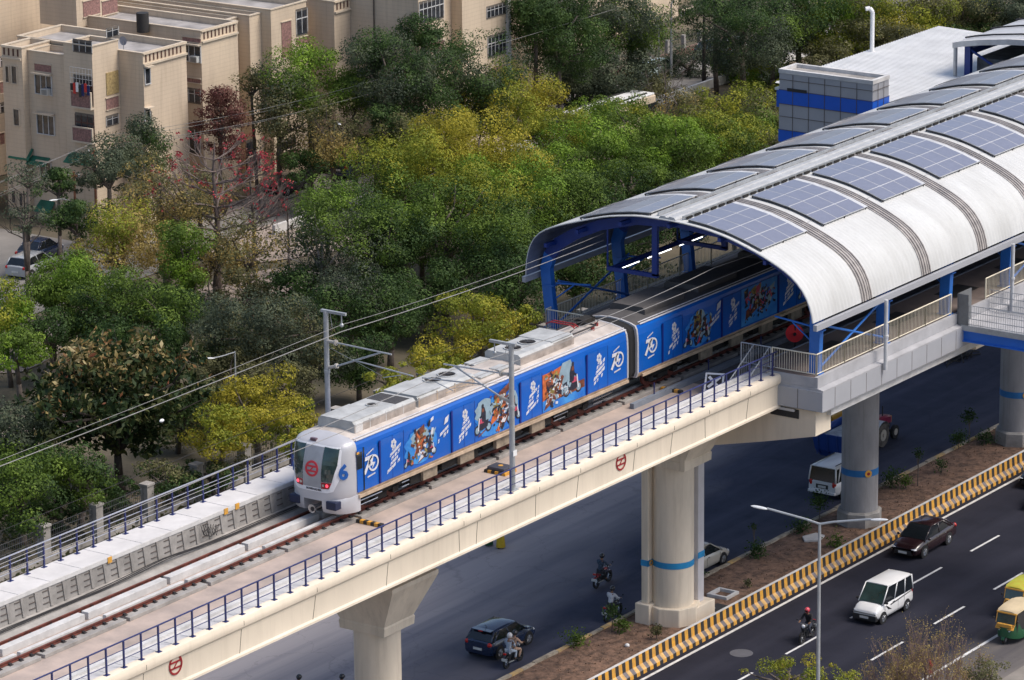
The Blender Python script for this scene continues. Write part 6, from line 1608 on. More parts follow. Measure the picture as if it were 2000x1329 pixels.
T(110, 360, 40, 28, 'dgreen', 'dark shrub under the green awnings', Y=71.5)
T(150, 430, 60, 38, 'dgreen', 'dark shrub tree behind the straw coloured thicket', Y=66)
T(45, 345, 38, 30, 'grey', 'thin grey tree at the left edge in front of the block', Y=70, dens=.22)
T(50, 430, 40, 26, 'grey', 'grey leaved small tree at the left edge above the parked cars', Y=67, dens=.3)
# --- the big belt in the middle
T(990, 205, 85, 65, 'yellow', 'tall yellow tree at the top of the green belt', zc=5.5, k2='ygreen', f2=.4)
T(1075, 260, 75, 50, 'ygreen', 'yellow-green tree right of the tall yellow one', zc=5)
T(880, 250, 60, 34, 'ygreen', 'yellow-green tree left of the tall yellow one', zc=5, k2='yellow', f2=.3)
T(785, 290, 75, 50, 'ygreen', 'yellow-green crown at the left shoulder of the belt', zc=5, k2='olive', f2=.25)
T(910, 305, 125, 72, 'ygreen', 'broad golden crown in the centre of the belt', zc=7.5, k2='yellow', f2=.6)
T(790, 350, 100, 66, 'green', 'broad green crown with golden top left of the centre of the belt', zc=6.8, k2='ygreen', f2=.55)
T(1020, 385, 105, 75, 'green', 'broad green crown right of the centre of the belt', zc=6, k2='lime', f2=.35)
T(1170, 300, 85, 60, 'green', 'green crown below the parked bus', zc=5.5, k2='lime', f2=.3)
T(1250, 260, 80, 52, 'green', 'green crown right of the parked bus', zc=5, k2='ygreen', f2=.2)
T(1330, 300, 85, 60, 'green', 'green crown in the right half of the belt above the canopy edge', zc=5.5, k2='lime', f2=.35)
T(1430, 290, 80, 52, 'green', 'green crown between the canopy edge and the olive tree', zc=5, k2='ygreen', f2=.35)
T(1490, 280, 45, 40, 'olive', 'olive crown squeezed between the grey tiled box and the canopy', zc=4)
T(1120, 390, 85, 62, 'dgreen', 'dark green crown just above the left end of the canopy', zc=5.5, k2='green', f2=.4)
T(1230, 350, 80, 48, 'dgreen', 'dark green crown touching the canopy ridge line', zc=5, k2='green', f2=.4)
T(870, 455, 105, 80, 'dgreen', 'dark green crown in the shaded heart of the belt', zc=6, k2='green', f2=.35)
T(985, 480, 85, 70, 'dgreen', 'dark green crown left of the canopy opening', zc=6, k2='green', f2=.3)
T(750, 480, 70, 80, 'dgreen', 'tall dark green crown with pale limbs left of the belt', zc=6, k2='green', f2=.3)
T(640, 470, 75, 90, 'grey', 'grey-green tree with forked pale trunk behind the far mast', zc=6.5, dens=.7, k2='green', f2=.35, bark=M_barkp, leaf=.145)
T(640, 400, 55, 40, 'green', 'green crown on top of the forked pale trunk tree', zc=7, k2='lime', f2=.2)
T(700, 420, 55, 50, 'dgreen', 'dark crown between the forked tree and the golden crown', zc=6)
T(1010, 560, 60, 60, 'dgreen', 'dark green crown below the canopy end column', zc=4.5)
T(860, 555, 90, 52, 'dgreen', 'low dark crown behind the yellow shrub beside the train', zc=4)
T(760, 600, 85, 60, 'dgreen', 'low dark crown right of the far mast', zc=4)
T(700, 690, 60, 55, 'dgreen', 'deep green shrub under the catenary arm', zc=3)
T(935, 640, 92, 50, 'yellow', 'golden yellow shrub tree beside the train roof', zc=5.2, k2='ygreen', f2=.5)
T(870, 700, 70, 40, 'ygreen', 'yellow-green shrub beside the train roof, lower one', zc=4.2, k2='yellow', f2=.35)
T(1020, 630, 45, 30, 'ygreen', 'yellow-green shrub at the foot of the canopy end column', zc=5)
T(780, 740, 60, 34, 'ygreen', 'small yellow-green shrub just above the first roof unit', zc=4)
T(1330, 430, 80, 50, 'dgreen', 'dark green tree seen under the canopy roof', zc=4.5, k2='green', f2=.3)
T(1200, 470, 80, 60, 'dgreen', 'dark tree seen behind the canopy end frame', zc=4.5)
T(1440, 430, 60, 40, 'dgreen', 'dark shrub behind the far platform railing', zc=4)
T(1120, 520, 60, 60, 'dgreen', 'dark tree between the end frame columns', zc=4, k2='olive', f2=.2)
# --- left side
T(235, 480, 95, 62, 'straw', 'straw coloured thicket with yellowish leaves at the left', zc=5.2, dens=.8, k2='ygreen', f2=.25)
T(320, 420, 90, 65, 'straw', 'pale straw thicket under the red flowering tree', zc=5.5, dens=.7, k2='olive', f2=.4)
T(485, 490, 70, 55, 'straw', 'sparse yellow and straw tree right of the red flowering trunk', zc=4.5, dens=.35, k2='olive', f2=.5)
T(355, 495, 52, 50, 'lime', 'bright green columnar tree left of the red flowering trunk', zc=5.5, k2='green', f2=.5)
T(365, 560, 40, 45, 'green', 'green lower part tree below the bright columnar one', zc=3.5)
T(140, 545, 62, 60, 'green', 'green tree left of the straw thicket', zc=5.5, k2='lime', f2=.3)
T(240, 590, 75, 62, 'dgreen', 'dark green tree in the middle of the left group', zc=5, k2='green', f2=.4)
T(340, 620, 70, 58, 'dgreen', 'dark green tree left of the olive bush', zc=4.5, k2='green', f2=.3)
T(15, 600, 48, 62, 'lime', 'yellow-green tree cut off by the left edge', zc=5, k2='ygreen', f2=.3)
T(35, 680, 62, 42, 'lime', 'lower yellow-green bush at the left edge', zc=3.5, k2='green', f2=.4)
T(100, 650, 45, 40, 'dgreen', 'dark bush between the left edge and the large-leaved tree', zc=3.5)
T(505, 640, 115, 70, 'olive', 'broad olive bush tree in front of the sandy clearing', zc=5, k2='grey', f2=.5, leaf=.14)
T(600, 690, 70, 50, 'grey', 'grey-green bush left of the far mast', zc=3.5, leaf=.14)
T(430, 690, 70, 50, 'dgreen', 'dark shadowed shrub left below the broad olive bush', zc=3)
T(430, 745, 80, 45, 'olive', 'dull olive shrub right of the large-leaved tree', zc=3)
T(500, 800, 95, 55, 'ygreen', 'yellow-green shrub in front of the slim lamp', zc=3.6, k2='yellow', f2=.5)
T(430, 850, 55, 45, 'yellow', 'golden shrub with leaves hanging near the viaduct railing', zc=3.6, k2='ygreen', f2=.4)
T(560, 845, 65, 38, 'ygreen', 'yellow-green shrub behind the nose of the train', zc=4.0, k2='yellow', f2=.45)
T(560, 750, 50, 40, 'olive', 'olive shrub behind the slim lamp', zc=3)
T(60, 860, 80, 62, 'green', 'green bush at the left edge above the fence', zc=4, k2='grey', f2=.5)
T(150, 920, 80, 55, 'green', 'green bush above the fence pillars at the left', zc=3.5, k2='dgreen', f2=.4)
T(40, 960, 90, 65, 'dgreen', 'dark green bush in the lower left corner of the park', zc=3.2, k2='green', f2=.4)
T(120, 995, 60, 28, 'dgreen', 'low dark bush directly behind the fence', zc=1.5)
T(330, 930, 70, 32, 'dgreen', 'dark shrub behind the fence right of the large-leaved trunk', zc=2, dens=.6, k2='olive', f2=.3)
# more crowns that close the belt
T(1345, 60, 70, 60, 'grey', 'grey-green tree just right of the long curved lamp arm', Y=84)
T(1290, 95, 60, 50, 'dgreen', 'dark tree crown behind the long curved lamp pole', Y=80, k2='grey', f2=.4)
T(1510, 75, 70, 50, 'grey', 'grey-green tree above the bright green bushes at the top right', zc=5, k2='green', f2=.3)
T(1610, 50, 60, 45, 'green', 'green tree between two yellowish ones at the top right', zc=5, k2='ygreen', f2=.3)
T(1920, 60, 60, 40, 'olive', 'olive tree just above the roof edge of the second canopy', zc=5, k2='dgreen', f2=.3)
T(1345, 130, 60, 45, 'grey', 'grey-green tree over the middle of the residential street', Y=70, dens=.8)
T(1250, 175, 60, 34, 'olive', 'low olive tree along the pale boundary strip beyond the bus', zc=2.6, dens=.7)
T(1190, 230, 60, 42, 'lime', 'bright green crown right below the parked bus', zc=4, k2='green', f2=.4)
T(1080, 330, 70, 50, 'green', 'green crown between the yellow-green one and the canopy', zc=6, k2='lime', f2=.3)
T(955, 395, 85, 60, 'green', 'green crown with golden cap in the very middle of the belt', zc=7, k2='ygreen', f2=.5)
T(1010, 330, 70, 50, 'ygreen', 'golden-green crown right beside the broad golden one', zc=7, k2='yellow', f2=.35)
T(1290, 330, 60, 45, 'green', 'green crown just above the silhouette of the canopy', zc=5, k2='lime', f2=.25)
T(1380, 270, 60, 45, 'green', 'green crown right of the pale shrub strip', zc=5, k2='ygreen', f2=.3)
T(820, 430, 70, 60, 'green', 'green crown below the golden one, left side', zc=6, k2='lime', f2=.3)
T(590, 560, 60, 50, 'dgreen', 'dark low crown around the foot of the forked tree', zc=3.5)
T(680, 590, 70, 60, 'dgreen', 'dark crown directly behind the top of the far mast', zc=4.5, k2='grey', f2=.3)
T(600, 330, 50, 30, 'dgreen', 'dark clipped shrub in front of the black parked car', zc=2, Y=67)
T(180, 610, 60, 55, 'dgreen', 'dark green tree between the left edge bush and the straw thicket', zc=4.2, k2='green', f2=.35)
T(100, 560, 50, 50, 'green', 'green tree below the two parked cars at the left', zc=5)
T(300, 690, 70, 50, 'dgreen', 'dark crown behind the large-leaved tree', zc=3.5)
T(240, 700, 80, 60, 'dgreen', 'dark shadowy crown behind the large-leaved tree, left side', zc=3.2)
T(345, 800, 60, 50, 'olive', 'dull shrub under the right side of the large-leaved tree', zc=2.6, k2='dgreen', f2=.5)
T(480, 570, 60, 40, 'olive', 'low olive bush in front of the red flowering trunks', zc=2.5, dens=.7)
T(420, 500, 60, 45, 'straw', 'low straw bush between the red flowering trunks', zc=3, dens=.6, k2='olive', f2=.4)
T(310, 340, 60, 40, 'straw', 'pinkish straw thicket in front of the dark green tree at the block', Y=66, dens=.45, k2='olive', f2=.3)
T(390, 380, 60, 45, 'straw', 'straw thicket behind the red flowering crown', Y=66, dens=.45, k2='olive', f2=.4)
T(10, 870, 60, 60, 'green', 'green bush at the left edge, level with the feeder wires', zc=3.4, k2='grey', f2=.4)
T(235, 960, 60, 30, 'dgreen', 'low dark shrub around the trunk of the large-leaved tree', zc=1.3, dens=.7)
T(420, 920, 60, 30, 'dgreen', 'low dark shrub below the golden one beside the railing', zc=1.6, dens=.8, k2='olive', f2=.3)
# the large-leaved tree
def bigleaf():
    p = hit_z(215, 770, 5.6); s = px_scale(p); t = thing('tree', 'dark large-leaved tree with bronze tips at the left of the viaduct', 'tree', (p.x, p.y, 0), group='park trees')
    RX, RZ = 185/s, 140/s
    P, cc, cr, _N = crown_pts(tuple(p), RX, RX*.9, RZ, 8600, 99, .24, nclump=150)
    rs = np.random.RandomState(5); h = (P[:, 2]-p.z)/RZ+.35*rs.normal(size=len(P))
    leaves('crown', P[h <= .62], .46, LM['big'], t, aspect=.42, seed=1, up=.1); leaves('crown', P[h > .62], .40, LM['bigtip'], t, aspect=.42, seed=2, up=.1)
    b = MB(); base = hit_z(237, 962, 0); r_ = random.Random(3); tips = [tuple(cc[i]) for i in r_.sample(range(len(cc)), 16)]
    limbs(b, base, tips, .30, 3, 2.2, curve=.35, n=9); b.build('trunk', M_barkd, t, True, smooth='full', fix=False)
bigleaf()
# silk-cotton tree: pale bare layered branches with red flowers
def silk(px, py, h, label, seed, r0, nl, L):
    p = hit_z(px, py, 0); t = thing('silk_cotton_tree', label, 'tree', (p.x, p.y, 0), group='red flowering trees'); rs = random.Random(seed)
    b = MB(); tips = []; b.path([p, (p.x+.05, p.y, h*.5), (p.x-.1, p.y+.1, h*.8), (p.x, p.y, h)], [r0, r0*.75, r0*.45, r0*.15], 9)
    for k in range(nl):
        z = h*(.34+.62*k/nl)
        for j in range(4 if k % 2 else 3):
            a = j*math.pi*2/3+k*.9+rs.uniform(-.3, .3); f = 1.15-.6*k/nl
            d = Vector((math.cos(a), math.sin(a), .28)).normalized(); twigs(b, Vector((p.x, p.y, z)), d, L*f, r0*.36*f, 3, rs, .42, .22, 5, tips)
    b.build('trunk', mat('pinkish_brown_bark', (.19, .145, .13), .85, var=.35, scale=4) if seed != 2 else M_bark, t, True, fix=False)
    C = []
    for q in tips:
        if rs.random() < .30:
            for _ in range(6): C.append(q+Vector((rs.gauss(0, .08), rs.gauss(0, .08), rs.gauss(0, .06))))
    leaves('flowers', np.array(C), .13, LM['rflower'], t, seed=seed, aspect=.9)
silk(428, 575, 10.2, 'tall pale bare tree with red flowers in layers, left of the sandy clearing', 1, .24, 8, 2.3)
silk(497, 520, 7.2, 'smaller dark-stemmed tree with sparse red flowers right of the tall one', 2, .14, 6, 1.5)
bare_tree(55, 560, 6.5, 'dark bare tree in front of the parked cars at the left', 11, bark=M_barkd, kind='grey', leafn=2, r0=.14)
bare_tree(1262, 175, 8.5, 'tall bare brown tree left of the curved lamp arm', 12, bark=M_bark, depth=4, r0=.14)
bare_tree(1375, 160, 9, 'bare dark tree in front of the brown block', 13, bark=M_barkd, depth=4, r0=.18, kind='olive', leafn=3)
bare_tree(930, 270, 9, 'bare grey tree in front of the caged-window block', 14, bark=M_bark, depth=4, r0=.15)
bare_tree(565, 540, 5.5, 'small bare thorny tree on the sandy clearing', 15, bark=M_bark, depth=4, r0=.10)
bare_tree(745, 640, 6.4, 'pale bare limbed tree right of the far mast', 16, bark=M_barkp, depth=3, r0=.2, kind='dgreen', leafn=6)
bare_tree(632, 640, 7.2, 'pale forked bare tree left of the far mast', 17, bark=M_barkp, depth=3, r0=.2, kind='grey', leafn=5)
bare_tree(410, 640, 4, 'leafless scrub among the dark shrubs on the left', 18, bark=M_bark, depth=4, r0=.07)
bare_tree(1300, 260, 5.5, 'thin leafless shrub on the pale boundary strip', 19, bark=M_bark, depth=4, r0=.08)
bare_tree(1030, 200, 8, 'thin bare tree right of the tall yellow one', 20, bark=M_bark, depth=4, r0=.1)
bare_tree(680, 330, 6, 'thin bare brown tree above the parked dark cars', 21, bark=M_bark, depth=4, r0=.1)
bare_tree(300, 400, 6, 'leafless pinkish tree in front of the dark green one at the beige block', 22, bark=M_barkp, depth=4, r0=.1)

# ground cover, one object
def ground_cover():
    rs = np.random.RandomState(8); n = 60000
    x = rs.uniform(-25, 150, n); y = rs.uniform(26.5, 66, n)
    keep = (np.sin(x*.31+1)+np.sin(y*.43)+np.sin(x*.13-y*.21)) > -.5+rs.rand(n)*.8
    C = np.stack([x, y, rs.rand(n)**2*.5], 1)[keep]
    o = leaves('ground_cover', C, .30, leaf_mat('leaf_litter', (.05, .045, .022), (.07, .085, .03), (.17, .14, .07)), None, seed=4)
    tag(o, 'low green and brown ground cover under the park trees', 'ground cover', kind='stuff')
    n = 9000; x = rs.uniform(-10, 110, n); y = rs.uniform(-2.1, 2.0, n)
    C = np.stack([x, y, .2+rs.rand(n)*.08], 1)
    o = leaves('leaf_litter', C, .10, leaf_mat('dry_litter', (.12, .07, .04), (.20, .13, .09), (.36, .27, .20)), None, seed=5, up=2)
    tag(o, 'dry leaves and scraps scattered over the brown median soil', 'leaf litter', kind='stuff')
ground_cover()
# small plants in the median
def plant(px, py, h, r, kind, label, n=260, leaf=.13, stem=True):
    p = hit_z(px, py, .2); t = thing('median_plant', label, 'plant', (p.x, p.y, .2), group='young plants in the median')
    rs = np.random.RandomState(int(px)+int(py)); C = rs.normal(size=(n, 3))*np.array([r*.5, r*.5, r*.45])+np.array([p.x, p.y, .2+h])
    C = C[C[:, 2] > .22]; leaves('leaves', C, leaf, LM[kind], t, seed=int(px))
    b = MB(); b.path([(p.x, p.y, .15), (p.x+.05, p.y, .2+h*.6), (p.x, p.y, .2+h)], [.035, .025, .012], 5)
    for k in range(4): a = k*1.6; b.tube((p.x, p.y, .2+h*.6), (p.x+r*.6*math.cos(a), p.y+r*.6*math.sin(a), .2+h*1.05), .01, n=4)
    b.build('stem', M_bark, t, True)
for a in ((1125, 1262, .35, .55, 'green', 'low green plant on the kerb near the dark blue hatchback', 420), (1215, 1238, .5, .4, 'green', 'leafy plant left of the cream pier footing', 300),
          (1282, 1250, .5, .32, 'olive', 'pale leafy plant at the foot of the cream pier', 200), (1195, 1235, 1.1, .42, 'dgreen', 'young sapling in front of the white-shirted rider', 260),
          (1478, 1090, .45, .5, 'dgreen', 'dark bush on the kerb right of the cream sedan', 420), (1472, 1085, 1.6, .22, 'dgreen', 'thin sapling above the dark kerb bush', 60),
          (1565, 1042, .4, .5, 'dgreen', 'dark bush on the kerb behind the double-arm lamp head', 400), (1600, 1020, 1.2, .5, 'dgreen', 'round sapling under the white off-road vehicle', 420),
          (1632, 1070, .3, .5, 'green', 'spiky low plant near the grey pier footing', 260), (1742, 955, .6, .55, 'dgreen', 'dark bush on the kerb right of the first grey pier', 480),
          (1768, 955, .5, .35, 'green', 'green plant right of the dark kerb bush', 240), (1792, 950, 1.9, .3, 'dgreen', 'thin sapling with dark top in the middle of the soil strip', 110),
          (1838, 925, .5, .4, 'dgreen', 'spiky plant in the middle of the soil strip', 160), (1872, 878, .7, .45, 'dgreen', 'dark bush on the kerb near the right grey pier', 420),
          (1892, 868, 1.7, .42, 'dgreen', 'round topped sapling near the right grey pier', 300), (1925, 868, .4, .5, 'dgreen', 'dark shrub against the footing of the right grey pier', 300),
          (1370, 1130, .3, .25, 'dgreen', 'small plant at the right foot of the cream pier', 80), (1460, 1150, .3, .2, 'olive', 'tiny plant in the soil below the sandy frame', 60)):
    plant(*a[:6], n=a[6])
# concrete frame and slab on the soil
p = hit_z(1412, 1162, .25); b = MB()
for (x0, x1, y0, y1) in ((-.6, .6, -.6, -.45), (-.6, .6, .45, .6), (-.6, -.45, -.45, .45), (.45, .6, -.45, .45)): b.box(p.x+x0, p.x+x1, p.y+y0, p.y+y1, .18, .38)
tag(b.build('concrete_frame', M_concl), 'square white concrete frame on the soil right of the cream pier', 'concrete frame')
p = hit_z(1405, 1190, .22); b = MB(); b.box(p.x-.8, p.x+.6, p.y-.5, p.y+.5, .15, .27); tag(b.build('drain_pit', M_blk), 'dark open drain pit between the cream pier and the striped barrier', 'drain pit')
p = hit_z(1590, 1051, .25); b = MB(); b.prism([(p.x-.8, p.y+.1), (p.x-.2, p.y+.6), (p.x+.7, p.y+.3), (p.x+.6, p.y-.3), (p.x-.3, p.y-.5)], 'z', .18, .30)
tag(b.build('concrete_slab', M_concl), 'flat pale concrete slab on the soil left of the grey pier', 'concrete slab')
b = MB(); b.ball(hit_z(1225, 1261, .28), .13, 10, 8, (1, 1, .8)); tag(b.build('plastic_bag', M_wht, smooth=True), 'small white plastic bag lying on the brown soil', 'plastic bag')

# shrubs in the foreground, bottom right
def near_shrub(px, py, zc, rx, ry, kind, label, **k): return tree(px, py, rx, ry, kind, label, zc=zc, group='foreground shrubs', cat='shrub', name='shrub', leaf=.10, dens=.42, trunk=True, **k)
near_shrub(1545, 1322, 3.5, 80, 34, 'yellow', 'yellow-green shrub at the bottom edge left of the double-arm lamp', k2='ygreen', f2=.5)
near_shrub(1628, 1332, 3.4, 38, 26, 'ygreen', 'small yellow-green shrub at the bottom edge right of the double-arm lamp')
near_shrub(1560, 1385, 2.5, 90, 40, 'ygreen', 'yellow-green shrub mostly below the bottom edge')
near_shrub(1925, 1320, 3.2, 40, 28, 'olive', 'sparse green shrub at the bottom right corner')
def twig_shrub(px, py, w, h, label, seed, n=34):
    p = hit_z(px, py, 0); t = thing('twig_shrub', label, 'shrub', (p.x, p.y, 0), group='foreground shrubs'); rs = random.Random(seed); b = MB(); tips = []
    for k in range(n):
        a = rs.uniform(0, 6.28); r_ = rs.uniform(0, w); o = Vector((p.x+r_*.5*math.cos(a), p.y+r_*.5*math.sin(a), .1)); d = Vector((math.cos(a)*r_/h*.8, math.sin(a)*r_/h*.8, 1)).normalized()
        twigs(b, o, d, h*rs.uniform(.32, .55), .022, 3, rs, .38, .35, 4, tips, .006)
    b.build('trunk', mat('pinkish_twig', (.30, .20, .17), .85, var=.35, scale=3), t, True, fix=False)
    C = [q+Vector((rs.gauss(0, .12), rs.gauss(0, .12), rs.gauss(0, .1))) for q in tips for _ in range(3)]
    leaves('leaves', np.array(C), .07, LM['straw'], t, seed=seed); return t, tips
t, tips = twig_shrub(1805, 1385, 2.3, 3.1, 'leafless pinkish twig shrub at the bottom edge below the white van', 41, 60)
twig_shrub(1730, 1395, 1.4, 2.2, 'leafless brown twig shrub at the bottom edge right of the lamp shrub', 42, 30)
twig_shrub(1880, 1400, 1.6, 2.4, 'leafless twig shrub with green tufts at the bottom edge near the right corner', 43, 30)
p = hit_z(1815, 1300, 2.0); b = MB()
for k in range(5): b.ball(p+Vector((rnd.uniform(-.12, .12), rnd.uniform(-.12, .12), -.14*k+.2)), .13, 8, 6)
tag(b.build('red_kite_cloth', M_red, smooth=True), 'scrap of bright red cloth caught in the pinkish twig shrub', 'cloth scrap')
# ------------------------------------------------------------------ vehicles
def paint(name, c, rough=.25, coat=.8): return mat(name, c, rough, var=.04, coat=coat, scale=.8)
M_lampw = mat('clear_lamp_lens', (.62, .64, .68), .15, spec=.8)
M_lampr = mat('red_tail_lens', (.50, .02, .015), .25)
M_plate = mat('number_plate', (.62, .62, .60), .5, var=.1, scale=20)
M_trim = mat('black_plastic_trim', (.02, .02, .022), .6)
def wheel_at(parent, x, y, r, w=.19, rim=M_chrome, s=1):
    b = MB(); b.tube((x, y-w/2, r), (x, y+w/2, r), r, n=22); o = b.build('wheel', M_tyre, parent, smooth=True)
    b = MB(); yo = y+s*(w/2); b.disc((x, yo-.02*s, r), (0, s, 0), r*.64, .03, 18)
    for k in range(5):
        a = 2*math.pi*k/5; b.obox((x+r*.33*math.cos(a), yo+.02*s, r+r*.33*math.sin(a)), (r*.55, .02, r*.16), Matrix.Rotation(-a, 3, 'Y'))
    b.build('rim', rim, o, smooth=False); return o
def car(label, name, cat, x, y, rz, L, W, H, pm, kind='hatch', group=None, rackc=None, stripe=False, detail=True, taillit=False, roofm=None, rear_glass=True):
    t = thing(name, label, cat, (x, y, 0.0), rz, group); hw = W/2; f = L/2
    if kind == 'van':
        body = [(-f, .42, .98, .90), (-f+.05, .30, 1.02, .96), (-f+.5, .24, 1.03, 1), (0, .22, 1.02, 1), (f-.95, .22, 1.0, 1), (f-.35, .26, .90, .97), (f-.06, .30, .74, .90), (f, .40, .66, .84)]
        cab = [(f-.62, .93, .02), (f-1.25, .86, H), (-f+.10, .86, H-.02), (-f+.02, .93, .02)]; belt = 1.0; wr = .28; wx = (f-.62, -f+.68)
    elif kind == 'suv':
        body = [(-f, .5, 1.02, .92), (-f+.06, .36, 1.08, .97), (-f+.6, .32, 1.10, 1), (0, .32, 1.10, 1), (f-1.25, .32, 1.08, 1), (f-.4, .34, 1.02, .97), (f-.05, .40, .92, .92), (f, .5, .82, .86)]
        cab = [(f-1.15, .93, .02), (f-1.75, .86, H), (-f+.14, .86, H-.03), (-f+.02, .94, .02)]; belt = 1.08; wr = .36; wx = (f-.82, -f+.88)
    elif kind == 'sedan':
        body = [(-f, .45, .86, .88), (-f+.08, .28, .94, .94), (-f+.75, .22, .97, 1), (0, .20, .92, 1), (f-1.1, .20, .88, 1), (f-.45, .22, .78, .96), (f-.08, .26, .64, .86), (f, .38, .52, .74)]
        cab = [(f-1.0, .90, .02), (f-1.85, .74, H), (-f+1.05, .72, H-.04), (-f+.35, .86, .05)]; belt = .90; wr = .31; wx = (f-.85, -f+.95)
    else:
        body = [(-f, .45, .90, .90), (-f+.06, .28, .96, .95), (-f+.5, .22, .98, 1), (0, .20, .93, 1), (f-1.0, .20, .89, 1), (f-.4, .22, .80, .96), (f-.06, .27, .66, .86), (f, .38, .55, .76)]
        cab = [(f-.95, .92, .02), (f-1.65, .76, H), (-f+.45, .75, H-.05), (-f+.10, .88, .04)]; belt = .92; wr = .31; wx = (f-.78, -f+.70)
    b = MB(); rs = []
    for (bx, zb, zt, k) in body:
        h = hw*k; rs.append([(bx, yy, zz) for yy, zz in ((-h+.10, zb), (-h+.01, zb+.10), (-h, zb+.22), (-h, (zb+zt)/2+.06), (-h+.035, zt-.09), (-h+.12, zt), (-h*.45, zt+.03), (h*.45, zt+.03), (h-.12, zt), (h-.035, zt-.09), (h, (zb+zt)/2+.06), (h, zb+.22), (h-.01, zb+.10), (h-.10, zb))])
    b.rings(rs); bo = b.build('body', pm, t, smooth=True)
    (xa, ka, _), (xb_, kb, zr), (xc, kc, zr2), (xd, kd, _) = cab
    A = (xa, hw*ka, belt); B = (xb_, hw*kb, zr-.05); C = (xc, hw*kc, zr2-.05); D = (xd, hw*kd, belt+(.02 if kind != 'sedan' else .05))
    def quadmesh(nm, pts, m, th=.01):
        b = MB(); n = (Vector(pts[1])-Vector(pts[0])).cross(Vector(pts[3])-Vector(pts[0])).normalized()*th
        b.add([Vector(p)-n for p in pts]+[Vector(p)+n for p in pts], [(3, 2, 1, 0), (4, 5, 6, 7), (0, 1, 5, 4), (1, 2, 6, 5), (2, 3, 7, 6), (3, 0, 4, 7)]); return b.build(nm, m, bo)
    quadmesh('windscreen', [(A[0], A[1], A[2]), (A[0], -A[1], A[2]), (B[0], -B[1], B[2]), (B[0], B[1], B[2])], M_glassb if kind in ('van',) else M_glass)
    quadmesh('rear_window', [(D[0], -D[1], D[2]), (D[0], D[1], D[2]), (C[0], C[1], C[2]), (C[0], -C[1], C[2])], M_glass)
    for s in (1, -1):
        quadmesh('side_window', [(A[0], s*A[1], A[2]-.03), (D[0], s*D[1], D[2]-.03), (C[0], s*C[1], C[2]), (B[0], s*B[1], B[2])], M_glass)
    b = MB(); rs = []
    for u in (0, .08, .3, .6, .92, 1.0):
        xx = B[0]+(C[0]-B[0])*u; h = B[1]+(C[1]-B[1])*u; zz = zr+(zr2-zr)*u; e = .05*(1-(2*u-1)**2); dz = -.03 if u in (0, 1.0) else 0
        rs.append([(xx, yy, z_) for yy, z_ in ((-h-.01, zz-.08), (-h, zz-.02+dz), (-h+.12, zz+.02+e*.5+dz), (0, zz+.03+e+dz), (h-.12, zz+.02+e*.5+dz), (h, zz-.02+dz), (h+.01, zz-.08))])
    b.rings(rs); b.build('roof', roofm or pm, bo, smooth=True)
    b = MB()
    for s in (1, -1):
        pr = .032
        b.tube((A[0]+.02, s*A[1], A[2]-.03), (B[0], s*B[1], B[2]+.01), pr, n=6); b.tube((D[0], s*D[1], D[2]-.03), (C[0], s*C[1], C[2]+.01), pr*1.5, n=6)
        ks = (.38, .72) if kind in ('van', 'suv') else (.45,) if kind == 'hatch' else (.5,)
        for u in ks:
            lo = Vector((A[0]+(D[0]-A[0])*u, s*(A[1]+(D[1]-A[1])*u+.005), A[2]-.02)); hi = Vector((B[0]+(C[0]-B[0])*u, s*(B[1]+(C[1]-B[1])*u+.005), B[2])); b.tube(lo, hi, pr*1.1, n=6)
        b.tube((B[0], s*(B[1]+.01), B[2]), (C[0], s*(C[1]+.01), C[2]), .03, n=6)
        if kind in ('hatch', 'sedan', 'suv'):
            b.tube((xc+.45*(1 if kind != 'sedan' else .6), s*(C[1]+.012), C[2]), (D[0]+.25, s*(D[1]+.005), D[2]), .05, n=6)
    b.build('pillar', pm, bo, smooth=True)
    for s in (1, -1):
        for xx in wx:
            w = MB(); w.disc((xx, s*(hw-.02), wr+.01), (0, s, 0), wr+.06, .026, 20); w.build('wheel_arch', M_trim, bo)
            wheel_at(t, xx, s*(hw-.085), wr, .2, M_chrome, s)
        m = MB(); m.ball((A[0]-.15, s*(hw+.08), belt+.06), .10, 8, 6, (.7, 1, .8)); m.build('mirror', pm if kind != 'van' else M_trim, bo, smooth=True)
        # head and tail lamps
        zt = body[-2][2]; zb_ = body[-2][1]; h = hw*body[-2][3]
        m = MB(); m.ball((f-.17, s*(h-.16), zt-.07), .16, 10, 6, (1.1, 1.15, .5)); m.build('headlight', M_lampw, bo, smooth=True)
        m = MB(); zz = body[1][2]; m.ball((-f+.07, s*(hw*.9-.10), zz-.12), .13, 10, 6, (.75, 1.1, 1.0 if kind in ('hatch', 'sedan') else 1.7)); m.build('tail_light', M_lampr, bo, smooth=True)
        if detail:
            m = MB(); m.box(xb_-.5, xb_-.32, s*hw-.012, s*hw+.012, belt-.12, belt-.09); m.box(xb_-1.3, xb_-1.12, s*hw-.012, s*hw+.012, belt-.12, belt-.09); m.build('door_handle', M_chrome, bo)
            m = MB()
            for u in (xa-.15, (xa+xd)/2+.05, xd+.75 if kind != 'van' else xd+.95): m.box(u-.006, u+.006, s*hw-.006, s*hw+.004, .35, belt-.1)
            m.build('door_seam', M_trim, bo)
            if stripe:
                m = MB(); m.prism([(f-1.35, .78), (-f+.15, .95), (-f+.15, .99), (f-1.3, .84)], 'y', s*(hw+.002), s*(hw+.008)); m.prism([(f-1.45, .55), (f-.9, .88), (f-.85, .90), (f-1.1, .62)], 'y', s*(hw+.002), s*(hw+.008)); m.build('side_stripe', M_trim, bo)
    b = MB(); fz = .46; b.box(f-.03, f+.02, -hw*.6, hw*.6, fz-.10, fz+.06); b.box(f-.10, f-.02, -hw*.66, hw*.66, .26, .34); b.build('grille', M_trim, bo)
    b = MB(); b.box(f+.02, f+.05, -.25, .25, .34, .46); b.build('number_plate', M_plate, bo)
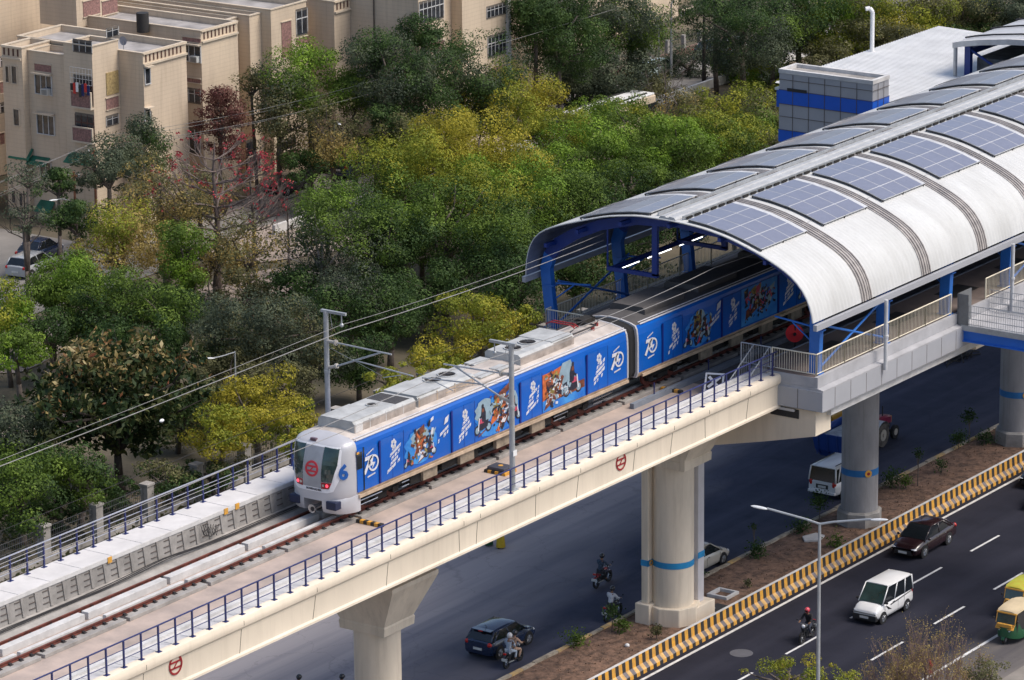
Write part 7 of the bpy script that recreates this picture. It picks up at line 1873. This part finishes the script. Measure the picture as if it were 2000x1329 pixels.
    b = MB(); b.box(-f-.03, -f-.005, -.25, .25, .52 if kind != 'suv' else .72, .64 if kind != 'suv' else .86); b.build('number_plate', M_plate, bo)
    if kind == 'van':
        b = MB(); b.box(f-.22, f+.035, -hw*.90, hw*.90, .22, .52); b.build('bumper', M_trim, bo, bevel=.03)
    if kind == 'suv':
        b = MB(); b.box(-f-.12, -f+.1, -hw*.95, hw*.95, .42, .56); b.build('bumper', pm, bo, bevel=.03)
        b = MB(); b.box(-f-.02, -f+.0, -.38, .38, .68, .92); b.build('plate_recess', M_trim, bo)
        b = MB()
        for s in (1, -1): b.tube((xb_-.3, s*(hw*.72), H+.06), (xc+.2, s*(hw*.72), H+.06), .025, n=6)
        b.build('roof_rail', M_trim, bo)
    return t
PI = math.pi
P_navy = paint('dark_blue_car_paint', (.010, .022, .060)); P_black = paint('black_maroon_paint', (.022, .008, .010)); P_white = paint('white_car_paint', (.72, .72, .72), .3, .5)
P_beige = paint('beige_car_paint', (.48, .44, .38)); P_blk2 = paint('black_car_paint', (.012, .013, .016)); P_silver = paint('silver_car_paint', (.42, .44, .46)); P_tealw = paint('pale_teal_paint', (.45, .55, .55))
h = car('dark blue hatchback with red tail lamps driving beside a motorcycle with two riders', 'moving_car', 'car', 18.45, 5.15, 0, 3.97, 1.70, 1.47, P_navy, 'hatch')
b = MB(); b.tube((-1.2, 0, 1.47), (-1.35, 0, 1.62), .012, n=5); b.build('aerial', M_trim, h)
b = MB(); b.box(-1.72, -1.42, -.58, .58, 1.42, 1.46); b.build('spoiler', P_navy, h)
b = MB(); b.box(-1.76, -1.72, -.12, .12, 1.40, 1.45); b.build('brake_light', M_lampr, h)
car('black and maroon sedan beside the striped barrier, left of its white lane line', 'moving_car', 'car', 43.4, -4.72, PI, 4.42, 1.69, 1.48, P_black, 'sedan')
car('white minivan with dark windscreen and black side stripe in the middle lane', 'moving_van', 'van', 33.15, -8.12, PI, 3.68, 1.50, 1.82, P_white, 'van', stripe=True)
car('cream sedan half hidden behind the cream pier', 'moving_car', 'car', 34.0, 3.55, 0, 4.3, 1.69, 1.46, P_beige, 'sedan')
car('white off-road vehicle seen from behind, half hidden by the round grey pier', 'moving_car', 'off-road vehicle', 49.75, 3.95, 0, 4.5, 1.82, 1.93, P_white, 'suv')
car('black car cut by the right edge beside the striped barrier', 'moving_car', 'car', 57.4, -4.75, PI, 4.2, 1.70, 1.5, P_blk2, 'sedan')
car('white car whose nose just enters at the right edge', 'moving_car', 'car', 53.95, -6.9, PI, 3.9, 1.68, 1.5, P_white, 'hatch')
def parked(px, py, rz, pm, kind, label, L=4.1):
    p = hit_z(px, py, .5); car(label, 'parked_car', 'car', p.x, p.y, rz, L, 1.7, 1.5, pm, kind, group='cars parked along the residential street', detail=False)
parked(78, 492, .2, P_navy, 'sedan', 'dark blue parked car behind the bare tree at the left edge'); parked(62, 520, .15, P_silver, 'hatch', 'silver parked car behind the bare tree at the left edge')
parked(8, 318, .1, P_tealw, 'van', 'pale blue and white vehicle at the left edge under the block', 3.8)
parked(560, 362, .05, P_blk2, 'sedan', 'black parked car under the terrace right of the red flowers'); parked(690, 328, .1, P_navy, 'suv', 'dark blue parked car with red lamps left of the belt of trees', 4.4)
parked(665, 318, .1, P_blk2, 'hatch', 'black parked car just behind the dark blue one with red lamps'); parked(748, 255, .1, P_silver, 'hatch', 'silver grey parked car at the foot of the rusty utility pole')
parked(1278, 138, 0, P_tealw, 'van', 'pale teal van parked at the boundary wall left of the long lamp', 3.8)
parked(1392, 100, 0, P_blk2, 'sedan', 'dark parked car at the end of the street, left of the two white ones'); parked(1438, 95, 0, P_silver, 'hatch', 'silver parked car at the very end of the street')

# ------------------------------------------------------------------ people (skinned figures)
def skin_mesh(name, V, E, m, parent, root=0, sub=1):
    me = bpy.data.meshes.new(name); me.from_pydata([v[0] for v in V], E and E, []); me.materials.append(m)
    o = bpy.data.objects.new(name, me); sc.collection.objects.link(o); o.parent = parent
    md = o.modifiers.new('skin', 'SKIN'); md.use_smooth_shade = True
    lay = me.skin_vertices[0].data
    for i, v in enumerate(V):
        r = v[1]; lay[i].radius = (r, r) if not isinstance(r, tuple) else r; lay[i].use_root = (i == root)
    s_ = o.modifiers.new('subsurf', 'SUBSURF'); s_.levels = sub; s_.render_levels = sub
    return o
POSES = {
 # x forward, y left, z up; seated on a motorcycle, hands on bars
 'ride': dict(pel=(0, 0, .82), sp=(.04, 0, 1.02), ch=(.10, 0, 1.24), nk=(.15, 0, 1.40), hd=(.19, 0, 1.50), tp=(.21, 0, 1.63), sh=(.10, .19, 1.33), el=(.28, .28, 1.10), wr=(.50, .27, 1.06), hp=(0, .10, .82), kn=(.42, .20, .74), an=(.22, .20, .36), to=(.38, .21, .32)),
 'pillion': dict(pel=(0, 0, .86), sp=(.02, 0, 1.05), ch=(.05, 0, 1.27), nk=(.08, 0, 1.43), hd=(.11, 0, 1.53), tp=(.12, 0, 1.66), sh=(.05, .18, 1.36), el=(.15, .26, 1.12), wr=(.30, .17, 1.00), hp=(0, .10, .86), kn=(.36, .22, .78), an=(.22, .24, .42), to=(.36, .25, .38)),
 'stand': dict(pel=(0, 0, .92), sp=(0, 0, 1.10), ch=(.01, 0, 1.30), nk=(.01, 0, 1.46), hd=(.03, 0, 1.55), tp=(.03, 0, 1.68), sh=(.01, .18, 1.40), el=(-.02, .24, 1.12), wr=(.05, .25, .87), hp=(0, .09, .90), kn=(.02, .10, .50), an=(0, .10, .10), to=(.15, .11, .05)),
}
def person(label, loc, rz, pose, shirt, trousers, headwear=None, hair=True, group=None, woman=False, scale=1.0):
    t = thing('person', label, 'person', loc, rz, group); P = POSES[pose]; t.scale = (scale,)*3
    def m_(k, s): x, y, z = P[k]; return (x, y*s, z)
    V = [(P['pel'], (.13, .10)), (P['sp'], (.115, .09)), (P['ch'], (.135, .10)), (P['nk'], .055), (P['hd'], .085), (P['tp'], .075)]; E = [(0, 1), (1, 2), (2, 3), (3, 4), (4, 5)]
    for s in (1, -1):
        i = len(V); V += [(m_('sh', s), .065), (m_('el', s), .045), (m_('wr', s), .032)]; E += [(2, i), (i, i+1), (i+1, i+2)]
        w = Vector(m_('wr', s)); e = Vector(m_('el', s)); d = (w-e).normalized(); sd = Vector((0, 1, 0)).cross(d); pal = w+d*.07; j = len(V); V += [(tuple(pal), (.035, .018))]; E += [(i+2, j)]
        for k, (off, ln) in enumerate(((-.03, .065), (-.01, .078), (.01, .072), (.03, .055))):
            q1_ = pal+Vector((0, off, 0))+d*ln*.5; q2_ = q1_+d*ln*.35+Vector((0, 0, -.03)); a = len(V); V += [(tuple(q1_), .009), (tuple(q2_), .008)]; E += [(j, a), (a, a+1)]
        th = w+d*.03+Vector((0, -.045*s, 0)); a = len(V); V += [(tuple(th), .011), (tuple(th+d*.04), .009)]; E += [(i+2, a), (a, a+1)]
        i = len(V); V += [(m_('hp', s), .085), (m_('kn', s), .06), (m_('an', s), .04), (m_('to', s), .035)]; E += [(0, i), (i, i+1), (i+1, i+2), (i+2, i+3)]
    skin_mesh('body', V, E, M_skin, t)
    V = [(P['sp'], (.145, .12)), (P['ch'], (.16, .125)), (tuple(Vector(P['ch']).lerp(Vector(P['nk']), .7)), .08), (tuple(Vector(P['pel'])+Vector((0, 0, .04))), (.15, .125))]; E = [(0, 1), (1, 2), (3, 0)]
    for s in (1, -1):
        i = len(V); e = Vector(m_('el', s)); w = Vector(m_('wr', s)); V += [(m_('sh', s), .085), (tuple(e), .062), (tuple(e.lerp(w, .85)), .048)]; E += [(1, i), (i, i+1), (i+1, i+2)]
    skin_mesh('shirt', V, E, shirt, t)
    if woman:
        b = MB(); b.rings([ring(P['pel'][0], 0, z, r, r*.9, 14) for z, r in ((.08, .26), (.5, .22), (.9, .16), (1.0, .15))]); b.build('skirt', trousers, t, smooth=True)
    else:
        V = [(P['pel'], (.15, .125))]; E = []
        for s in (1, -1):
            i = len(V); V += [(m_('hp', s), .10), (m_('kn', s), .075), (tuple(Vector(m_('kn', s)).lerp(Vector(m_('an', s)), .9)), .058)]; E += [(0, i), (i, i+1), (i+1, i+2)]
        skin_mesh('trousers', V, E, trousers, t)
    h = Vector(P['hd']).lerp(Vector(P['tp']), .55)
    b = MB()
    for s in (1, -1): b.tube(m_('an', s), m_('to', s), .05, .042, 8); b.ball(m_('to', s), .045, 8, 6)
    b.build('shoe', M_trim, t, smooth=True)
    if headwear:
        b = MB(); b.ball(h+Vector((0, 0, .02)), .145, 14, 10, (1.05, .92, 1)); hm = b.build('helmet', headwear, t, smooth=True)
        b = MB(); b.box(h.x+.07, h.x+.152, -.085, .085, h.z-.04, h.z+.05); b.build('visor', M_glass, hm, bevel=.02)
    else:
        b = MB(); b.ball(h+Vector((-.025, 0, .03)), .112, 12, 8, (1, .92, 1.02)); b.build('hair', M_trim, t, smooth=True)
        b = MB(); b.ball(h+Vector((.10, 0, -.03)), .02, 8, 6)
        for s in (1, -1): b.ball(h+Vector((.0, .095*s, -.02)), .022, 6, 5)
        b.build('nose_and_ears', M_skin, t, smooth=True)
        b = MB()
        for s in (1, -1): b.ball(h+Vector((.085, .035*s, .0)), .014, 6, 5)
        b.box(h.x+.075, h.x+.095, -.025, .025, h.z-.075, h.z-.068); b.build('eyes_and_mouth', M_trim, t)
    return t
def bike(label, x, y, rz, tank, name='motorcycle', group='motorcycles on the road', plate=True):
    t = thing(name, label, 'motorcycle', (x, y, 0), rz, group)
    for xx, nm in ((.64, 'wheel'), (-.62, 'wheel')):
        b = MB(); b.annulus((xx, -.05, .30), (0, 1, 0), .215, .30, .10, 22); w = b.build(nm, M_tyre, t)
        b = MB(); b.tube((xx, -.06, .30), (xx, .06, .30), .06, n=10)
        for k in range(5): a = 2*math.pi*k/5; b.obox((xx+.11*math.cos(a), 0, .30+.11*math.sin(a)), (.22, .025, .03), Matrix.Rotation(-a, 3, 'Y'))
        b.build('rim', M_chrome, w)
    b = MB()
    for s in (1, -1): b.tube((.64, .085*s, .30), (.42, .07*s, .92), .022, n=6); b.tube((-.62, .09*s, .30), (-.30, .09*s, .66), .022, n=6); b.tube((-.05, .08*s, .35), (-.62, .09*s, .30), .02, n=6)
    b.path([(.42, 0, .86), (.25, 0, .45), (-.10, 0, .32), (-.3, 0, .62), (.36, 0, .78)], .028, 6); b.build('frame', M_trim, t)
    b = MB(); b.box(-.08, .28, -.11, .11, .28, .56); b.tube((.1, 0, .5), (.3, 0, .62), .07, n=8); b.build('engine', mat('dark_engine', (.07, .07, .075), .5, metal=.6), t, bevel=.02)
    b = MB(); b.ball((.20, 0, .80), .24, 12, 8, (1.05, .55, .52)); b.build('tank', tank, t, smooth=True)
    b = MB(); b.box(-.62, .02, -.12, .12, .72, .80); b.build('seat', M_trim, t, bevel=.03)
    b = MB(); b.prism([(-.30, .60), (-.78, .76), (-.80, .84), (-.25, .74)], 'y', -.10, .10); b.prism([(-.45, .60), (-.85, .50), (-.88, .55), (-.5, .66)], 'y', -.06, .06); b.build('tail_cowl', tank, t, bevel=.01)
    b = MB(); b.path([(.36, -.36, 1.02), (.42, -.12, .98), (.42, .12, .98), (.36, .36, 1.02)], .018, 6); b.build('handlebar', M_chrome, t)
    b = MB()
    for s in (1, -1): b.tube((.40, .26*s, 1.0), (.44, .34*s, 1.16), .008, n=4); b.ball((.44, .36*s, 1.18), .05, 8, 6, (.4, 1, .7))
    b.build('mirror', M_trim, t)
    b = MB(); b.ball((.50, 0, .88), .10, 10, 8, (.8, 1, 1)); b.build('headlight', M_lampw, t, smooth=True)
    b = MB(); b.box(-.84, -.79, -.08, .08, .76, .84); b.build('tail_light', M_lampr, t)
    b = MB(); b.box(-.90, -.88, -.13, .13, .44, .58); b.build('number_plate', M_plate, t)
    b = MB(); b.tube((-.10, -.14, .30), (-.70, -.17, .36), .045, n=8); b.build('exhaust', M_chrome, t)
    b = MB()
    for xx in (.64, -.62): b.rings([[(xx+.33*math.cos(a), yy, .30+.33*math.sin(a)) for a in [math.radians(35+11*k) for k in range(11)]] for yy in (-.06, .06)], closed=False, cap0=False, cap1=False)
    b.build('mudguard', tank, t); return t
def rider(bx, by, rz, dx, label, pose, shirt, trousers, head):
    c, s = math.cos(rz), math.sin(rz); return person(label, (bx+c*dx, by+s*dx, 0), rz, pose, shirt, trousers, head, group='riders on the motorcycles')
C_blue = mat('patterned_navy_cloth', (.05, .08, .12), .9, var=.8, scale=14, col2=(.012, .014, .03)); C_white = mat('white_cloth', (.62, .64, .70), .9); C_black = mat('black_cloth', (.016, .015, .02), .9)
C_tan = mat('peach_cloth', (.45, .30, .22), .9); C_pale = mat('pale_blue_cloth', (.38, .45, .55), .9); C_jean = mat('dark_jeans', (.03, .035, .055), .9)
K_black = mat('black_helmet', (.02, .022, .028), .25, coat=.5); K_white = mat('white_helmet', (.66, .66, .68), .3, coat=.5); K_red = mat('red_helmet', (.60, .05, .08), .3, coat=.5)
P_br = paint('red_bike_paint', (.25, .015, .02)); P_bb = paint('black_bike_paint', (.015, .016, .02))
bike('black motorcycle carrying the rider in the patterned shirt on the far road', 29.15, 6.23, .06, P_br); rider(29.15, 6.23, .06, -.22, 'rider in a patterned dark blue shirt and black helmet on the far road', 'ride', C_blue, C_jean, K_black)
bike('dark motorcycle close to the kerb carrying the rider in the white shirt', 25.15, 2.95, .08, P_bb); rider(25.15, 2.95, .08, -.22, 'rider in a white shirt and black helmet riding close to the kerb', 'ride', C_white, C_jean, K_black)
bike('black motorcycle carrying two people beside the dark blue hatchback', 16.85, 3.30, .08, P_bb)
rider(16.85, 3.30, .08, .0, 'rider in a peach coloured shirt in front of the white-helmeted passenger', 'ride', C_tan, C_tan, K_black); rider(16.85, 3.30, .08, -.42, 'passenger in a white helmet and pale blue clothes sitting behind the peach shirted rider', 'pillion', C_pale, C_pale, K_white)
bike('dark motorcycle ridden by the person in the red helmet on the near road', 27.75, -6.92, PI+.12, P_bb); rider(27.75, -6.92, PI+.12, -.18, 'rider in black clothes and a red helmet on the near road', 'ride', C_black, C_jean, K_red)
p = hit_z(584, 1326, 1.5); bike('dark motorcycle mostly below the bottom edge, left one', p.x, p.y, .05, P_bb); rider(p.x, p.y, .05, -.2, 'rider in dark clothes whose head shows at the bottom edge, left one', 'ride', C_black, C_jean, K_black)
p = hit_z(668, 1325, 1.5); bike('dark motorcycle mostly below the bottom edge, right one beside the cream pier', p.x, p.y, .05, P_bb); rider(p.x, p.y, .05, -.2, 'rider in dark clothes whose head shows at the bottom edge, right one beside the pier', 'ride', C_black, C_jean, K_black)
p = hit_z(978, 1071, 0); person('woman in a long bright yellow dress standing on the far dusty shoulder', (p.x, p.y, 0), 2.4, 'stand', mat('yellow_cloth', (.62, .42, .03), .9), MATS.get('yellow_cloth') or C_tan, None, woman=True)
p = hit_z(955, 1066, 0); person('person in a dark green dress on the far dusty shoulder left of the yellow dress', (p.x, p.y, 0), 2.0, 'stand', mat('green_cloth', (.02, .10, .05), .9), MATS['green_cloth'], None, woman=True, scale=.92)

# ------------------------------------------------------------------ auto rickshaws
def rickshaw(label, x, y, rz, top, body, group='auto rickshaws'):
    t = thing('auto_rickshaw', label, 'auto rickshaw', (x, y, 0), rz, group)
    b = MB(); rs = []
    for (bx, hw, zb, zt) in ((1.30, .10, .42, .70), (1.22, .30, .36, .95), (1.0, .48, .30, 1.08), (.75, .60, .26, 1.05), (.45, .64, .24, .62), (-.2, .66, .24, .60), (-.75, .68, .26, .95), (-1.25, .68, .34, 1.0), (-1.32, .62, .40, .95)):
        rs.append([(bx, -hw, zb), (bx, -hw-.02, (zb+zt)/2), (bx, -hw+.04, zt), (bx, hw-.04, zt), (bx, hw+.02, (zb+zt)/2), (bx, hw, zb)])
    b.rings(rs); bo = b.build('body', body, t, smooth=True)
    b = MB(); rs = []
    for (bx, z, hw) in ((.98, 1.62, .52), (.86, 1.70, .58), (.2, 1.76, .62), (-.6, 1.76, .64), (-1.15, 1.68, .64), (-1.34, 1.45, .62), (-1.36, 1.0, .62)):
        rs.append([(bx, -hw, z-.10), (bx, -hw+.03, z-.02), (bx, -hw*.5, z+.05), (bx, hw*.5, z+.05), (bx, hw-.03, z-.02), (bx, hw, z-.10)])
    b.rings(rs, cap0=True, cap1=True); b.build('canopy_roof', top, t, smooth=True)
    b = MB(); b.prism([(.98, 1.62), (.92, 1.56), (.98, 1.5), (1.02, 1.56)], 'y', -.56, .56); b.box(1.0, 1.26, -.40, .40, .88, 1.06); b.prism([(1.27, .80), (1.0, 1.08), (.97, 1.06), (1.2, .78)], 'y', -.5, .5); b.build('front_band', M_yel, t, bevel=.02)
    b = MB(); b.add([(1.12, -.50, 1.06), (1.12, .50, 1.06), (.98, .50, 1.56), (.98, -.50, 1.56), (1.10, -.50, 1.06), (1.10, .50, 1.06), (.96, .50, 1.56), (.96, -.50, 1.56)], [(0, 1, 2, 3), (7, 6, 5, 4), (0, 4, 5, 1), (2, 6, 7, 3), (1, 5, 6, 2), (0, 3, 7, 4)]); b.build('windscreen', M_glassb, t)
    b = MB()
    for s in (1, -1): b.tube((1.1, .52*s, 1.05), (.97, .52*s, 1.6), .03, n=6); b.tube((-.05, .64*s, .6), (-.05, .62*s, 1.68), .025, n=6); b.tube((-.8, .66*s, .95), (-.8, .63*s, 1.7), .03, n=6)
    b.build('pillar', M_yel, t)
    b = MB(); b.box(-1.2, .9, -.56, .56, .62, 1.6); b.build('cabin_shade_block', M_blk, t)  # solid black block paints the cabin shade seen through the openings
    b = MB()
    for s in (1, -1): b.box(-1.3, -.8, .645*s-.01, .645*s+.01, 1.0, 1.6)
    b.build('side_curtain', M_trim, t)
    for (xx, yy) in ((1.12, 0), (-.9, .55), (-.9, -.55)):
        b = MB(); b.tube((xx, yy-.06, .22), (xx, yy+.06, .22), .22, n=18); w = b.build('wheel', M_tyre, t, smooth=True)
        b = MB(); b.tube((xx, yy-.065, .22), (xx, yy+.065, .22), .11, n=12); b.build('rim', M_chrome, w)
    b = MB(); b.rings([[(1.12+.27*math.cos(a), yy, .22+.27*math.sin(a)) for a in [math.radians(10+16*k) for k in range(10)]] for yy in (-.1, .1)], closed=False, cap0=False, cap1=False); b.build('mudguard', body, t)
    for s in (1, -1): b = MB(); b.ball((1.17, .26*s, .72), .075, 10, 8); b.build('headlight', M_lampw, t, smooth=True)
    b = MB(); b.box(1.22, 1.26, -.18, .18, .5, .6); b.build('number_plate', M_plate, t)
    for s in (1, -1): b = MB(); b.ball((1.08, .66*s, 1.25), .06, 8, 6); b.build('mirror', M_trim, t)
    return t
P_gr = paint('green_rickshaw_paint', (.012, .085, .035), .4, .3)
a_ = hit_z(1962, 1258, 0)
rickshaw('auto rickshaw with cream roof, yellow band and green body at the right edge', a_.x+1.15, a_.y, PI, mat('cream_canvas', (.62, .50, .32), .8, var=.12), P_gr)
rickshaw('auto rickshaw with lime and yellow roof behind the cream roofed one at the right edge', a_.x+4.5, a_.y+1.35, PI, mat('lime_canvas', (.42, .50, .06), .7, var=.3, scale=2, col2=(.55, .40, .04)), P_gr)

# ------------------------------------------------------------------ tractor, trailer, yellow goods vehicle
tx, ty = 57.9, 6.95
t = thing('tractor', 'maroon tractor with large muddy rear wheels on the far road behind the grey pier', 'tractor', (tx, ty, 0), .03)
M_maroon = paint('maroon_tractor_paint', (.22, .012, .05), .35, .4); M_mud = mat('muddy_hub', (.42, .38, .33), .8)
for s in (1, -1):
    b = MB(); b.tube((0, s*.72-.17, .70), (0, s*.72+.17, .70), .70, n=28); w = b.build('rear_wheel', mat('muddy_tyre', (.12, .105, .095), .9, var=.4, scale=4), t, smooth=True)
    b = MB(); b.disc((0, s*.89, .70), (0, s, 0), .34, .02, 20); b.disc((0, s*.9, .70), (0, s, 0), .12, .06, 12); b.build('hub', M_mud, w)
    b = MB()
    for k in range(18): a = 2*math.pi*k/18; b.obox((.69*math.cos(a), s*.72, .70+.69*math.sin(a)), (.05, .32, .07), Matrix.Rotation(-a, 3, 'Y'))
    b.build('lug', M_tyre, w)
    b = MB(); b.tube((1.85, s*.62-.09, .40), (1.85, s*.62+.09, .40), .40, n=22); w = b.build('front_wheel', M_tyre, t, smooth=True)
    b = MB(); b.disc((1.85, s*.71, .40), (0, s, 0), .20, .02, 16); b.build('hub', M_mud, w)
    b = MB(); b.rings([[(.80*math.cos(a), yy, .72+.80*math.sin(a)) for a in [math.radians(30+12*k) for k in range(11)]] for yy in (s*.50, s*.92)], closed=False, cap0=False, cap1=False); b.build('fender', M_concl, t)
b = MB(); rs = []
for bx, h0, h1, hw in ((.65, .95, 1.42, .26), (1.2, .92, 1.42, .27), (1.8, .88, 1.36, .25), (2.2, .82, 1.25, .22), (2.25, .84, 1.18, .20)): rs.append([(bx, -hw, h0), (bx, -hw, h1-.1), (bx, -hw+.1, h1), (bx, hw-.1, h1), (bx, hw, h1-.1), (bx, hw, h0)])
b.rings(rs); b.build('bonnet', M_maroon, t, smooth=True)
b = MB(); b.box(-.3, 2.1, -.2, .2, .55, .95); b.box(-.15, .15, -.7, .7, .6, .8); b.box(1.78, 1.92, -.6, .6, .35, .5); b.build('chassis', M_trim, t)
b = MB(); b.box(2.2, 2.27, -.2, .2, .8, 1.2); b.build('grille', M_yel, t)
b = MB(); b.box(-.45, -.05, -.22, .22, 1.0, 1.08); b.box(-.5, -.42, -.22, .22, 1.05, 1.4); b.build('seat', M_trim, t, bevel=.03)
b = MB(); b.tube((.6, 0, 1.2), (.35, 0, 1.55), .025); b.annulus((.34, 0, 1.56), (-.6, 0, .8), .17, .21, .03); b.build('steering_wheel', M_trim, t)
b = MB(); b.tube((1.3, -.12, 1.4), (1.3, -.12, 2.0), .035, n=8); b.build('exhaust', M_trim, t)
person('driver in a pale shirt sitting on the maroon tractor', (tx-.25, ty, .26), .03, 'ride', C_pale, C_jean, None)
tlc = hit_z(1612, 912, 0)
t = thing('tractor_trailer', 'deep blue trailer with ribbed flared sides behind the maroon tractor', 'trailer', (tlc.x+1.75, tlc.y-.1, 0), .03)
P_blt = paint('trailer_blue', (.012, .05, .24), .45, .3)
b = MB()
def rr_(z, e): return [(-1.7-e, -.85-e, z), (1.6+e, -.85-e, z), (1.6+e, .85+e, z), (-1.7-e, .85+e, z)]
b.rings([rr_(.55, -.25), rr_(.95, 0), rr_(1.95, .16), rr_(1.95, .08), rr_(1.3, -.05), rr_(1.25, -.1)], cap1=True); b.build('tub', P_blt, t)
b = MB()
for k in range(6):
    for s in (1, -1): x_ = -1.5+.6*k; b.path([(x_, s*.80, .6), (x_, s*.90, .95), (x_, s*1.04, 1.95)], .035, 5)
for yy in (-.6, 0, .6): b.path([(-1.5, yy, .6), (-1.75, yy, .95), (-1.90, yy, 1.95)], .035, 5)
b.build('rib', P_blt, t)
for s in (1, -1): wheel_at(t, -.1, s*.78, .42, .2, M_mud, s)
b = MB(); b.tube((1.6, 0, .6), (3.1, 0, .65), .05); b.build('drawbar', M_trim, t)
b = MB(); b.box(-1.3, 1.2, -.7, .7, 1.2, 1.7); b.build('load', mat('pale_tarp', (.42, .45, .48), .8, var=.3), t, bevel=.1)
p = hit_z(1626, 860, 0)
t = thing('goods_carrier', 'yellow goods carrier partly hidden behind the grey pier and the thin grey pipe', 'goods vehicle', (p.x+1.2, p.y+.6, 0), .03)
b = MB(); b.box(-1.6, 0.5, -.75, .75, .7, 1.55); b.build('cargo_body', mat('ochre_body_paint', (.50, .27, .03), .5, var=.2), t, bevel=.05)
b = MB(); b.box(.55, 1.5, -.7, .7, .45, 1.75); b.build('cab', MATS['ochre_body_paint'], t, bevel=.15)
b = MB(); b.box(1.49, 1.52, -.6, .6, 1.1, 1.6); b.box(-1.62, -1.58, -.45, .45, .95, 1.4); b.build('window', M_glass, t)
b = MB(); b.box(-1.6, 1.4, -.5, .5, .45, .7); b.build('chassis', M_trim, t)
for s in (1, -1):
    for xx in (-1.0, 1.0): wheel_at(t, xx, s*.62, .30, .16, M_chrome, s)
# ------------------------------------------------------------------ split meshes of repeated pieces into one object per piece
def explode(o, gap=.02, cap=100):
    me = o.data; nv = len(me.vertices); par = list(range(nv))
    def find(a):
        while par[a] != a: par[a] = par[par[a]]; a = par[a]
        return a
    for e in me.edges:
        a, b = find(e.vertices[0]), find(e.vertices[1])
        if a != b: par[a] = b
    co = np.zeros(nv*3); me.vertices.foreach_get('co', co); co = co.reshape(-1, 3)
    comp = {}
    for i in range(nv): comp.setdefault(find(i), []).append(i)
    keys = list(comp); lo = np.array([co[comp[k]].min(0) for k in keys])-gap; hi = np.array([co[comp[k]].max(0) for k in keys])+gap
    g = list(range(len(keys)))
    def f2(a):
        while g[a] != a: g[a] = g[g[a]]; a = g[a]
        return a
    for i in range(len(keys)):
        hit = np.where(np.all(lo[i] <= hi[i+1:], axis=1) & np.all(hi[i] >= lo[i+1:], axis=1))[0]
        for j in hit:
            a, b = f2(i), f2(i+1+int(j))
            if a != b: g[a] = b
    groups = {}
    for i, k in enumerate(keys): groups.setdefault(f2(i), []).extend(comp[k])
    if len(groups) < 2: return
    wl = np.array(root_loc(o)); L = sorted(groups.values(), key=lambda v: np.linalg.norm(co[v].mean(0)+wl-np.array([5, 0, 12])))
    if len(L) > cap: L = L[:cap]+[[i for v in L[cap:] for i in v]]
    gid = np.zeros(nv, int)
    for n, v in enumerate(L): gid[v] = n
    faces = [[] for _ in L]
    for p in me.polygons: faces[gid[p.vertices[0]]].append(p)
    first = True
    for n, v in enumerate(L):
        mp = {i: k for k, i in enumerate(v)}; m2 = bpy.data.meshes.new(me.name)
        m2.from_pydata([tuple(co[i]) for i in v], [], [[mp[i] for i in p.vertices] for p in faces[n]])
        for mm in me.materials: m2.materials.append(mm)
        m2.polygons.foreach_set('material_index', [p.material_index for p in faces[n]]); m2.polygons.foreach_set('use_smooth', [p.use_smooth for p in faces[n]]); m2.update()
        c = o.copy(); c.data = m2; sc.collection.objects.link(c)
        if len(L) > cap and n == len(L)-1: c['kind'] = 'stuff'
    bpy.data.objects.remove(o)
_names = {'wall_rib', 'rail_clip', 'equipment_box', 'bearing_plinth', 'walkway_slab', 'joint', 'roof_hatch', 'stub_post', 'opening_shade_sheet', 'guard_plinth', 'rail_plinth',
          'parapet_slots', 'vent_slot', 'cross_brace', 'post', 'insulator', 'girder', 'step_rail', 'ridge_rail', 'panel_leg', 'blue_band', 'purlin', 'lap_joint', 'soil_pipe',
          'roof_gutter', 'sill', 'roof_rib', 'door_seam', 'cable_bracket', 'wheel', 'mirror', 'side_curtain', 'rail', 'pillar', 'handrail', 'tile_joint', 'flange', 'hanger', 'cladding_joint'}
for o in [x for x in sc.objects if x.type == 'MESH' and x.parent is not None and not x.children]:
    if o.name.split('.')[0] in _names and len(o.data.vertices) < 40000: explode(o)
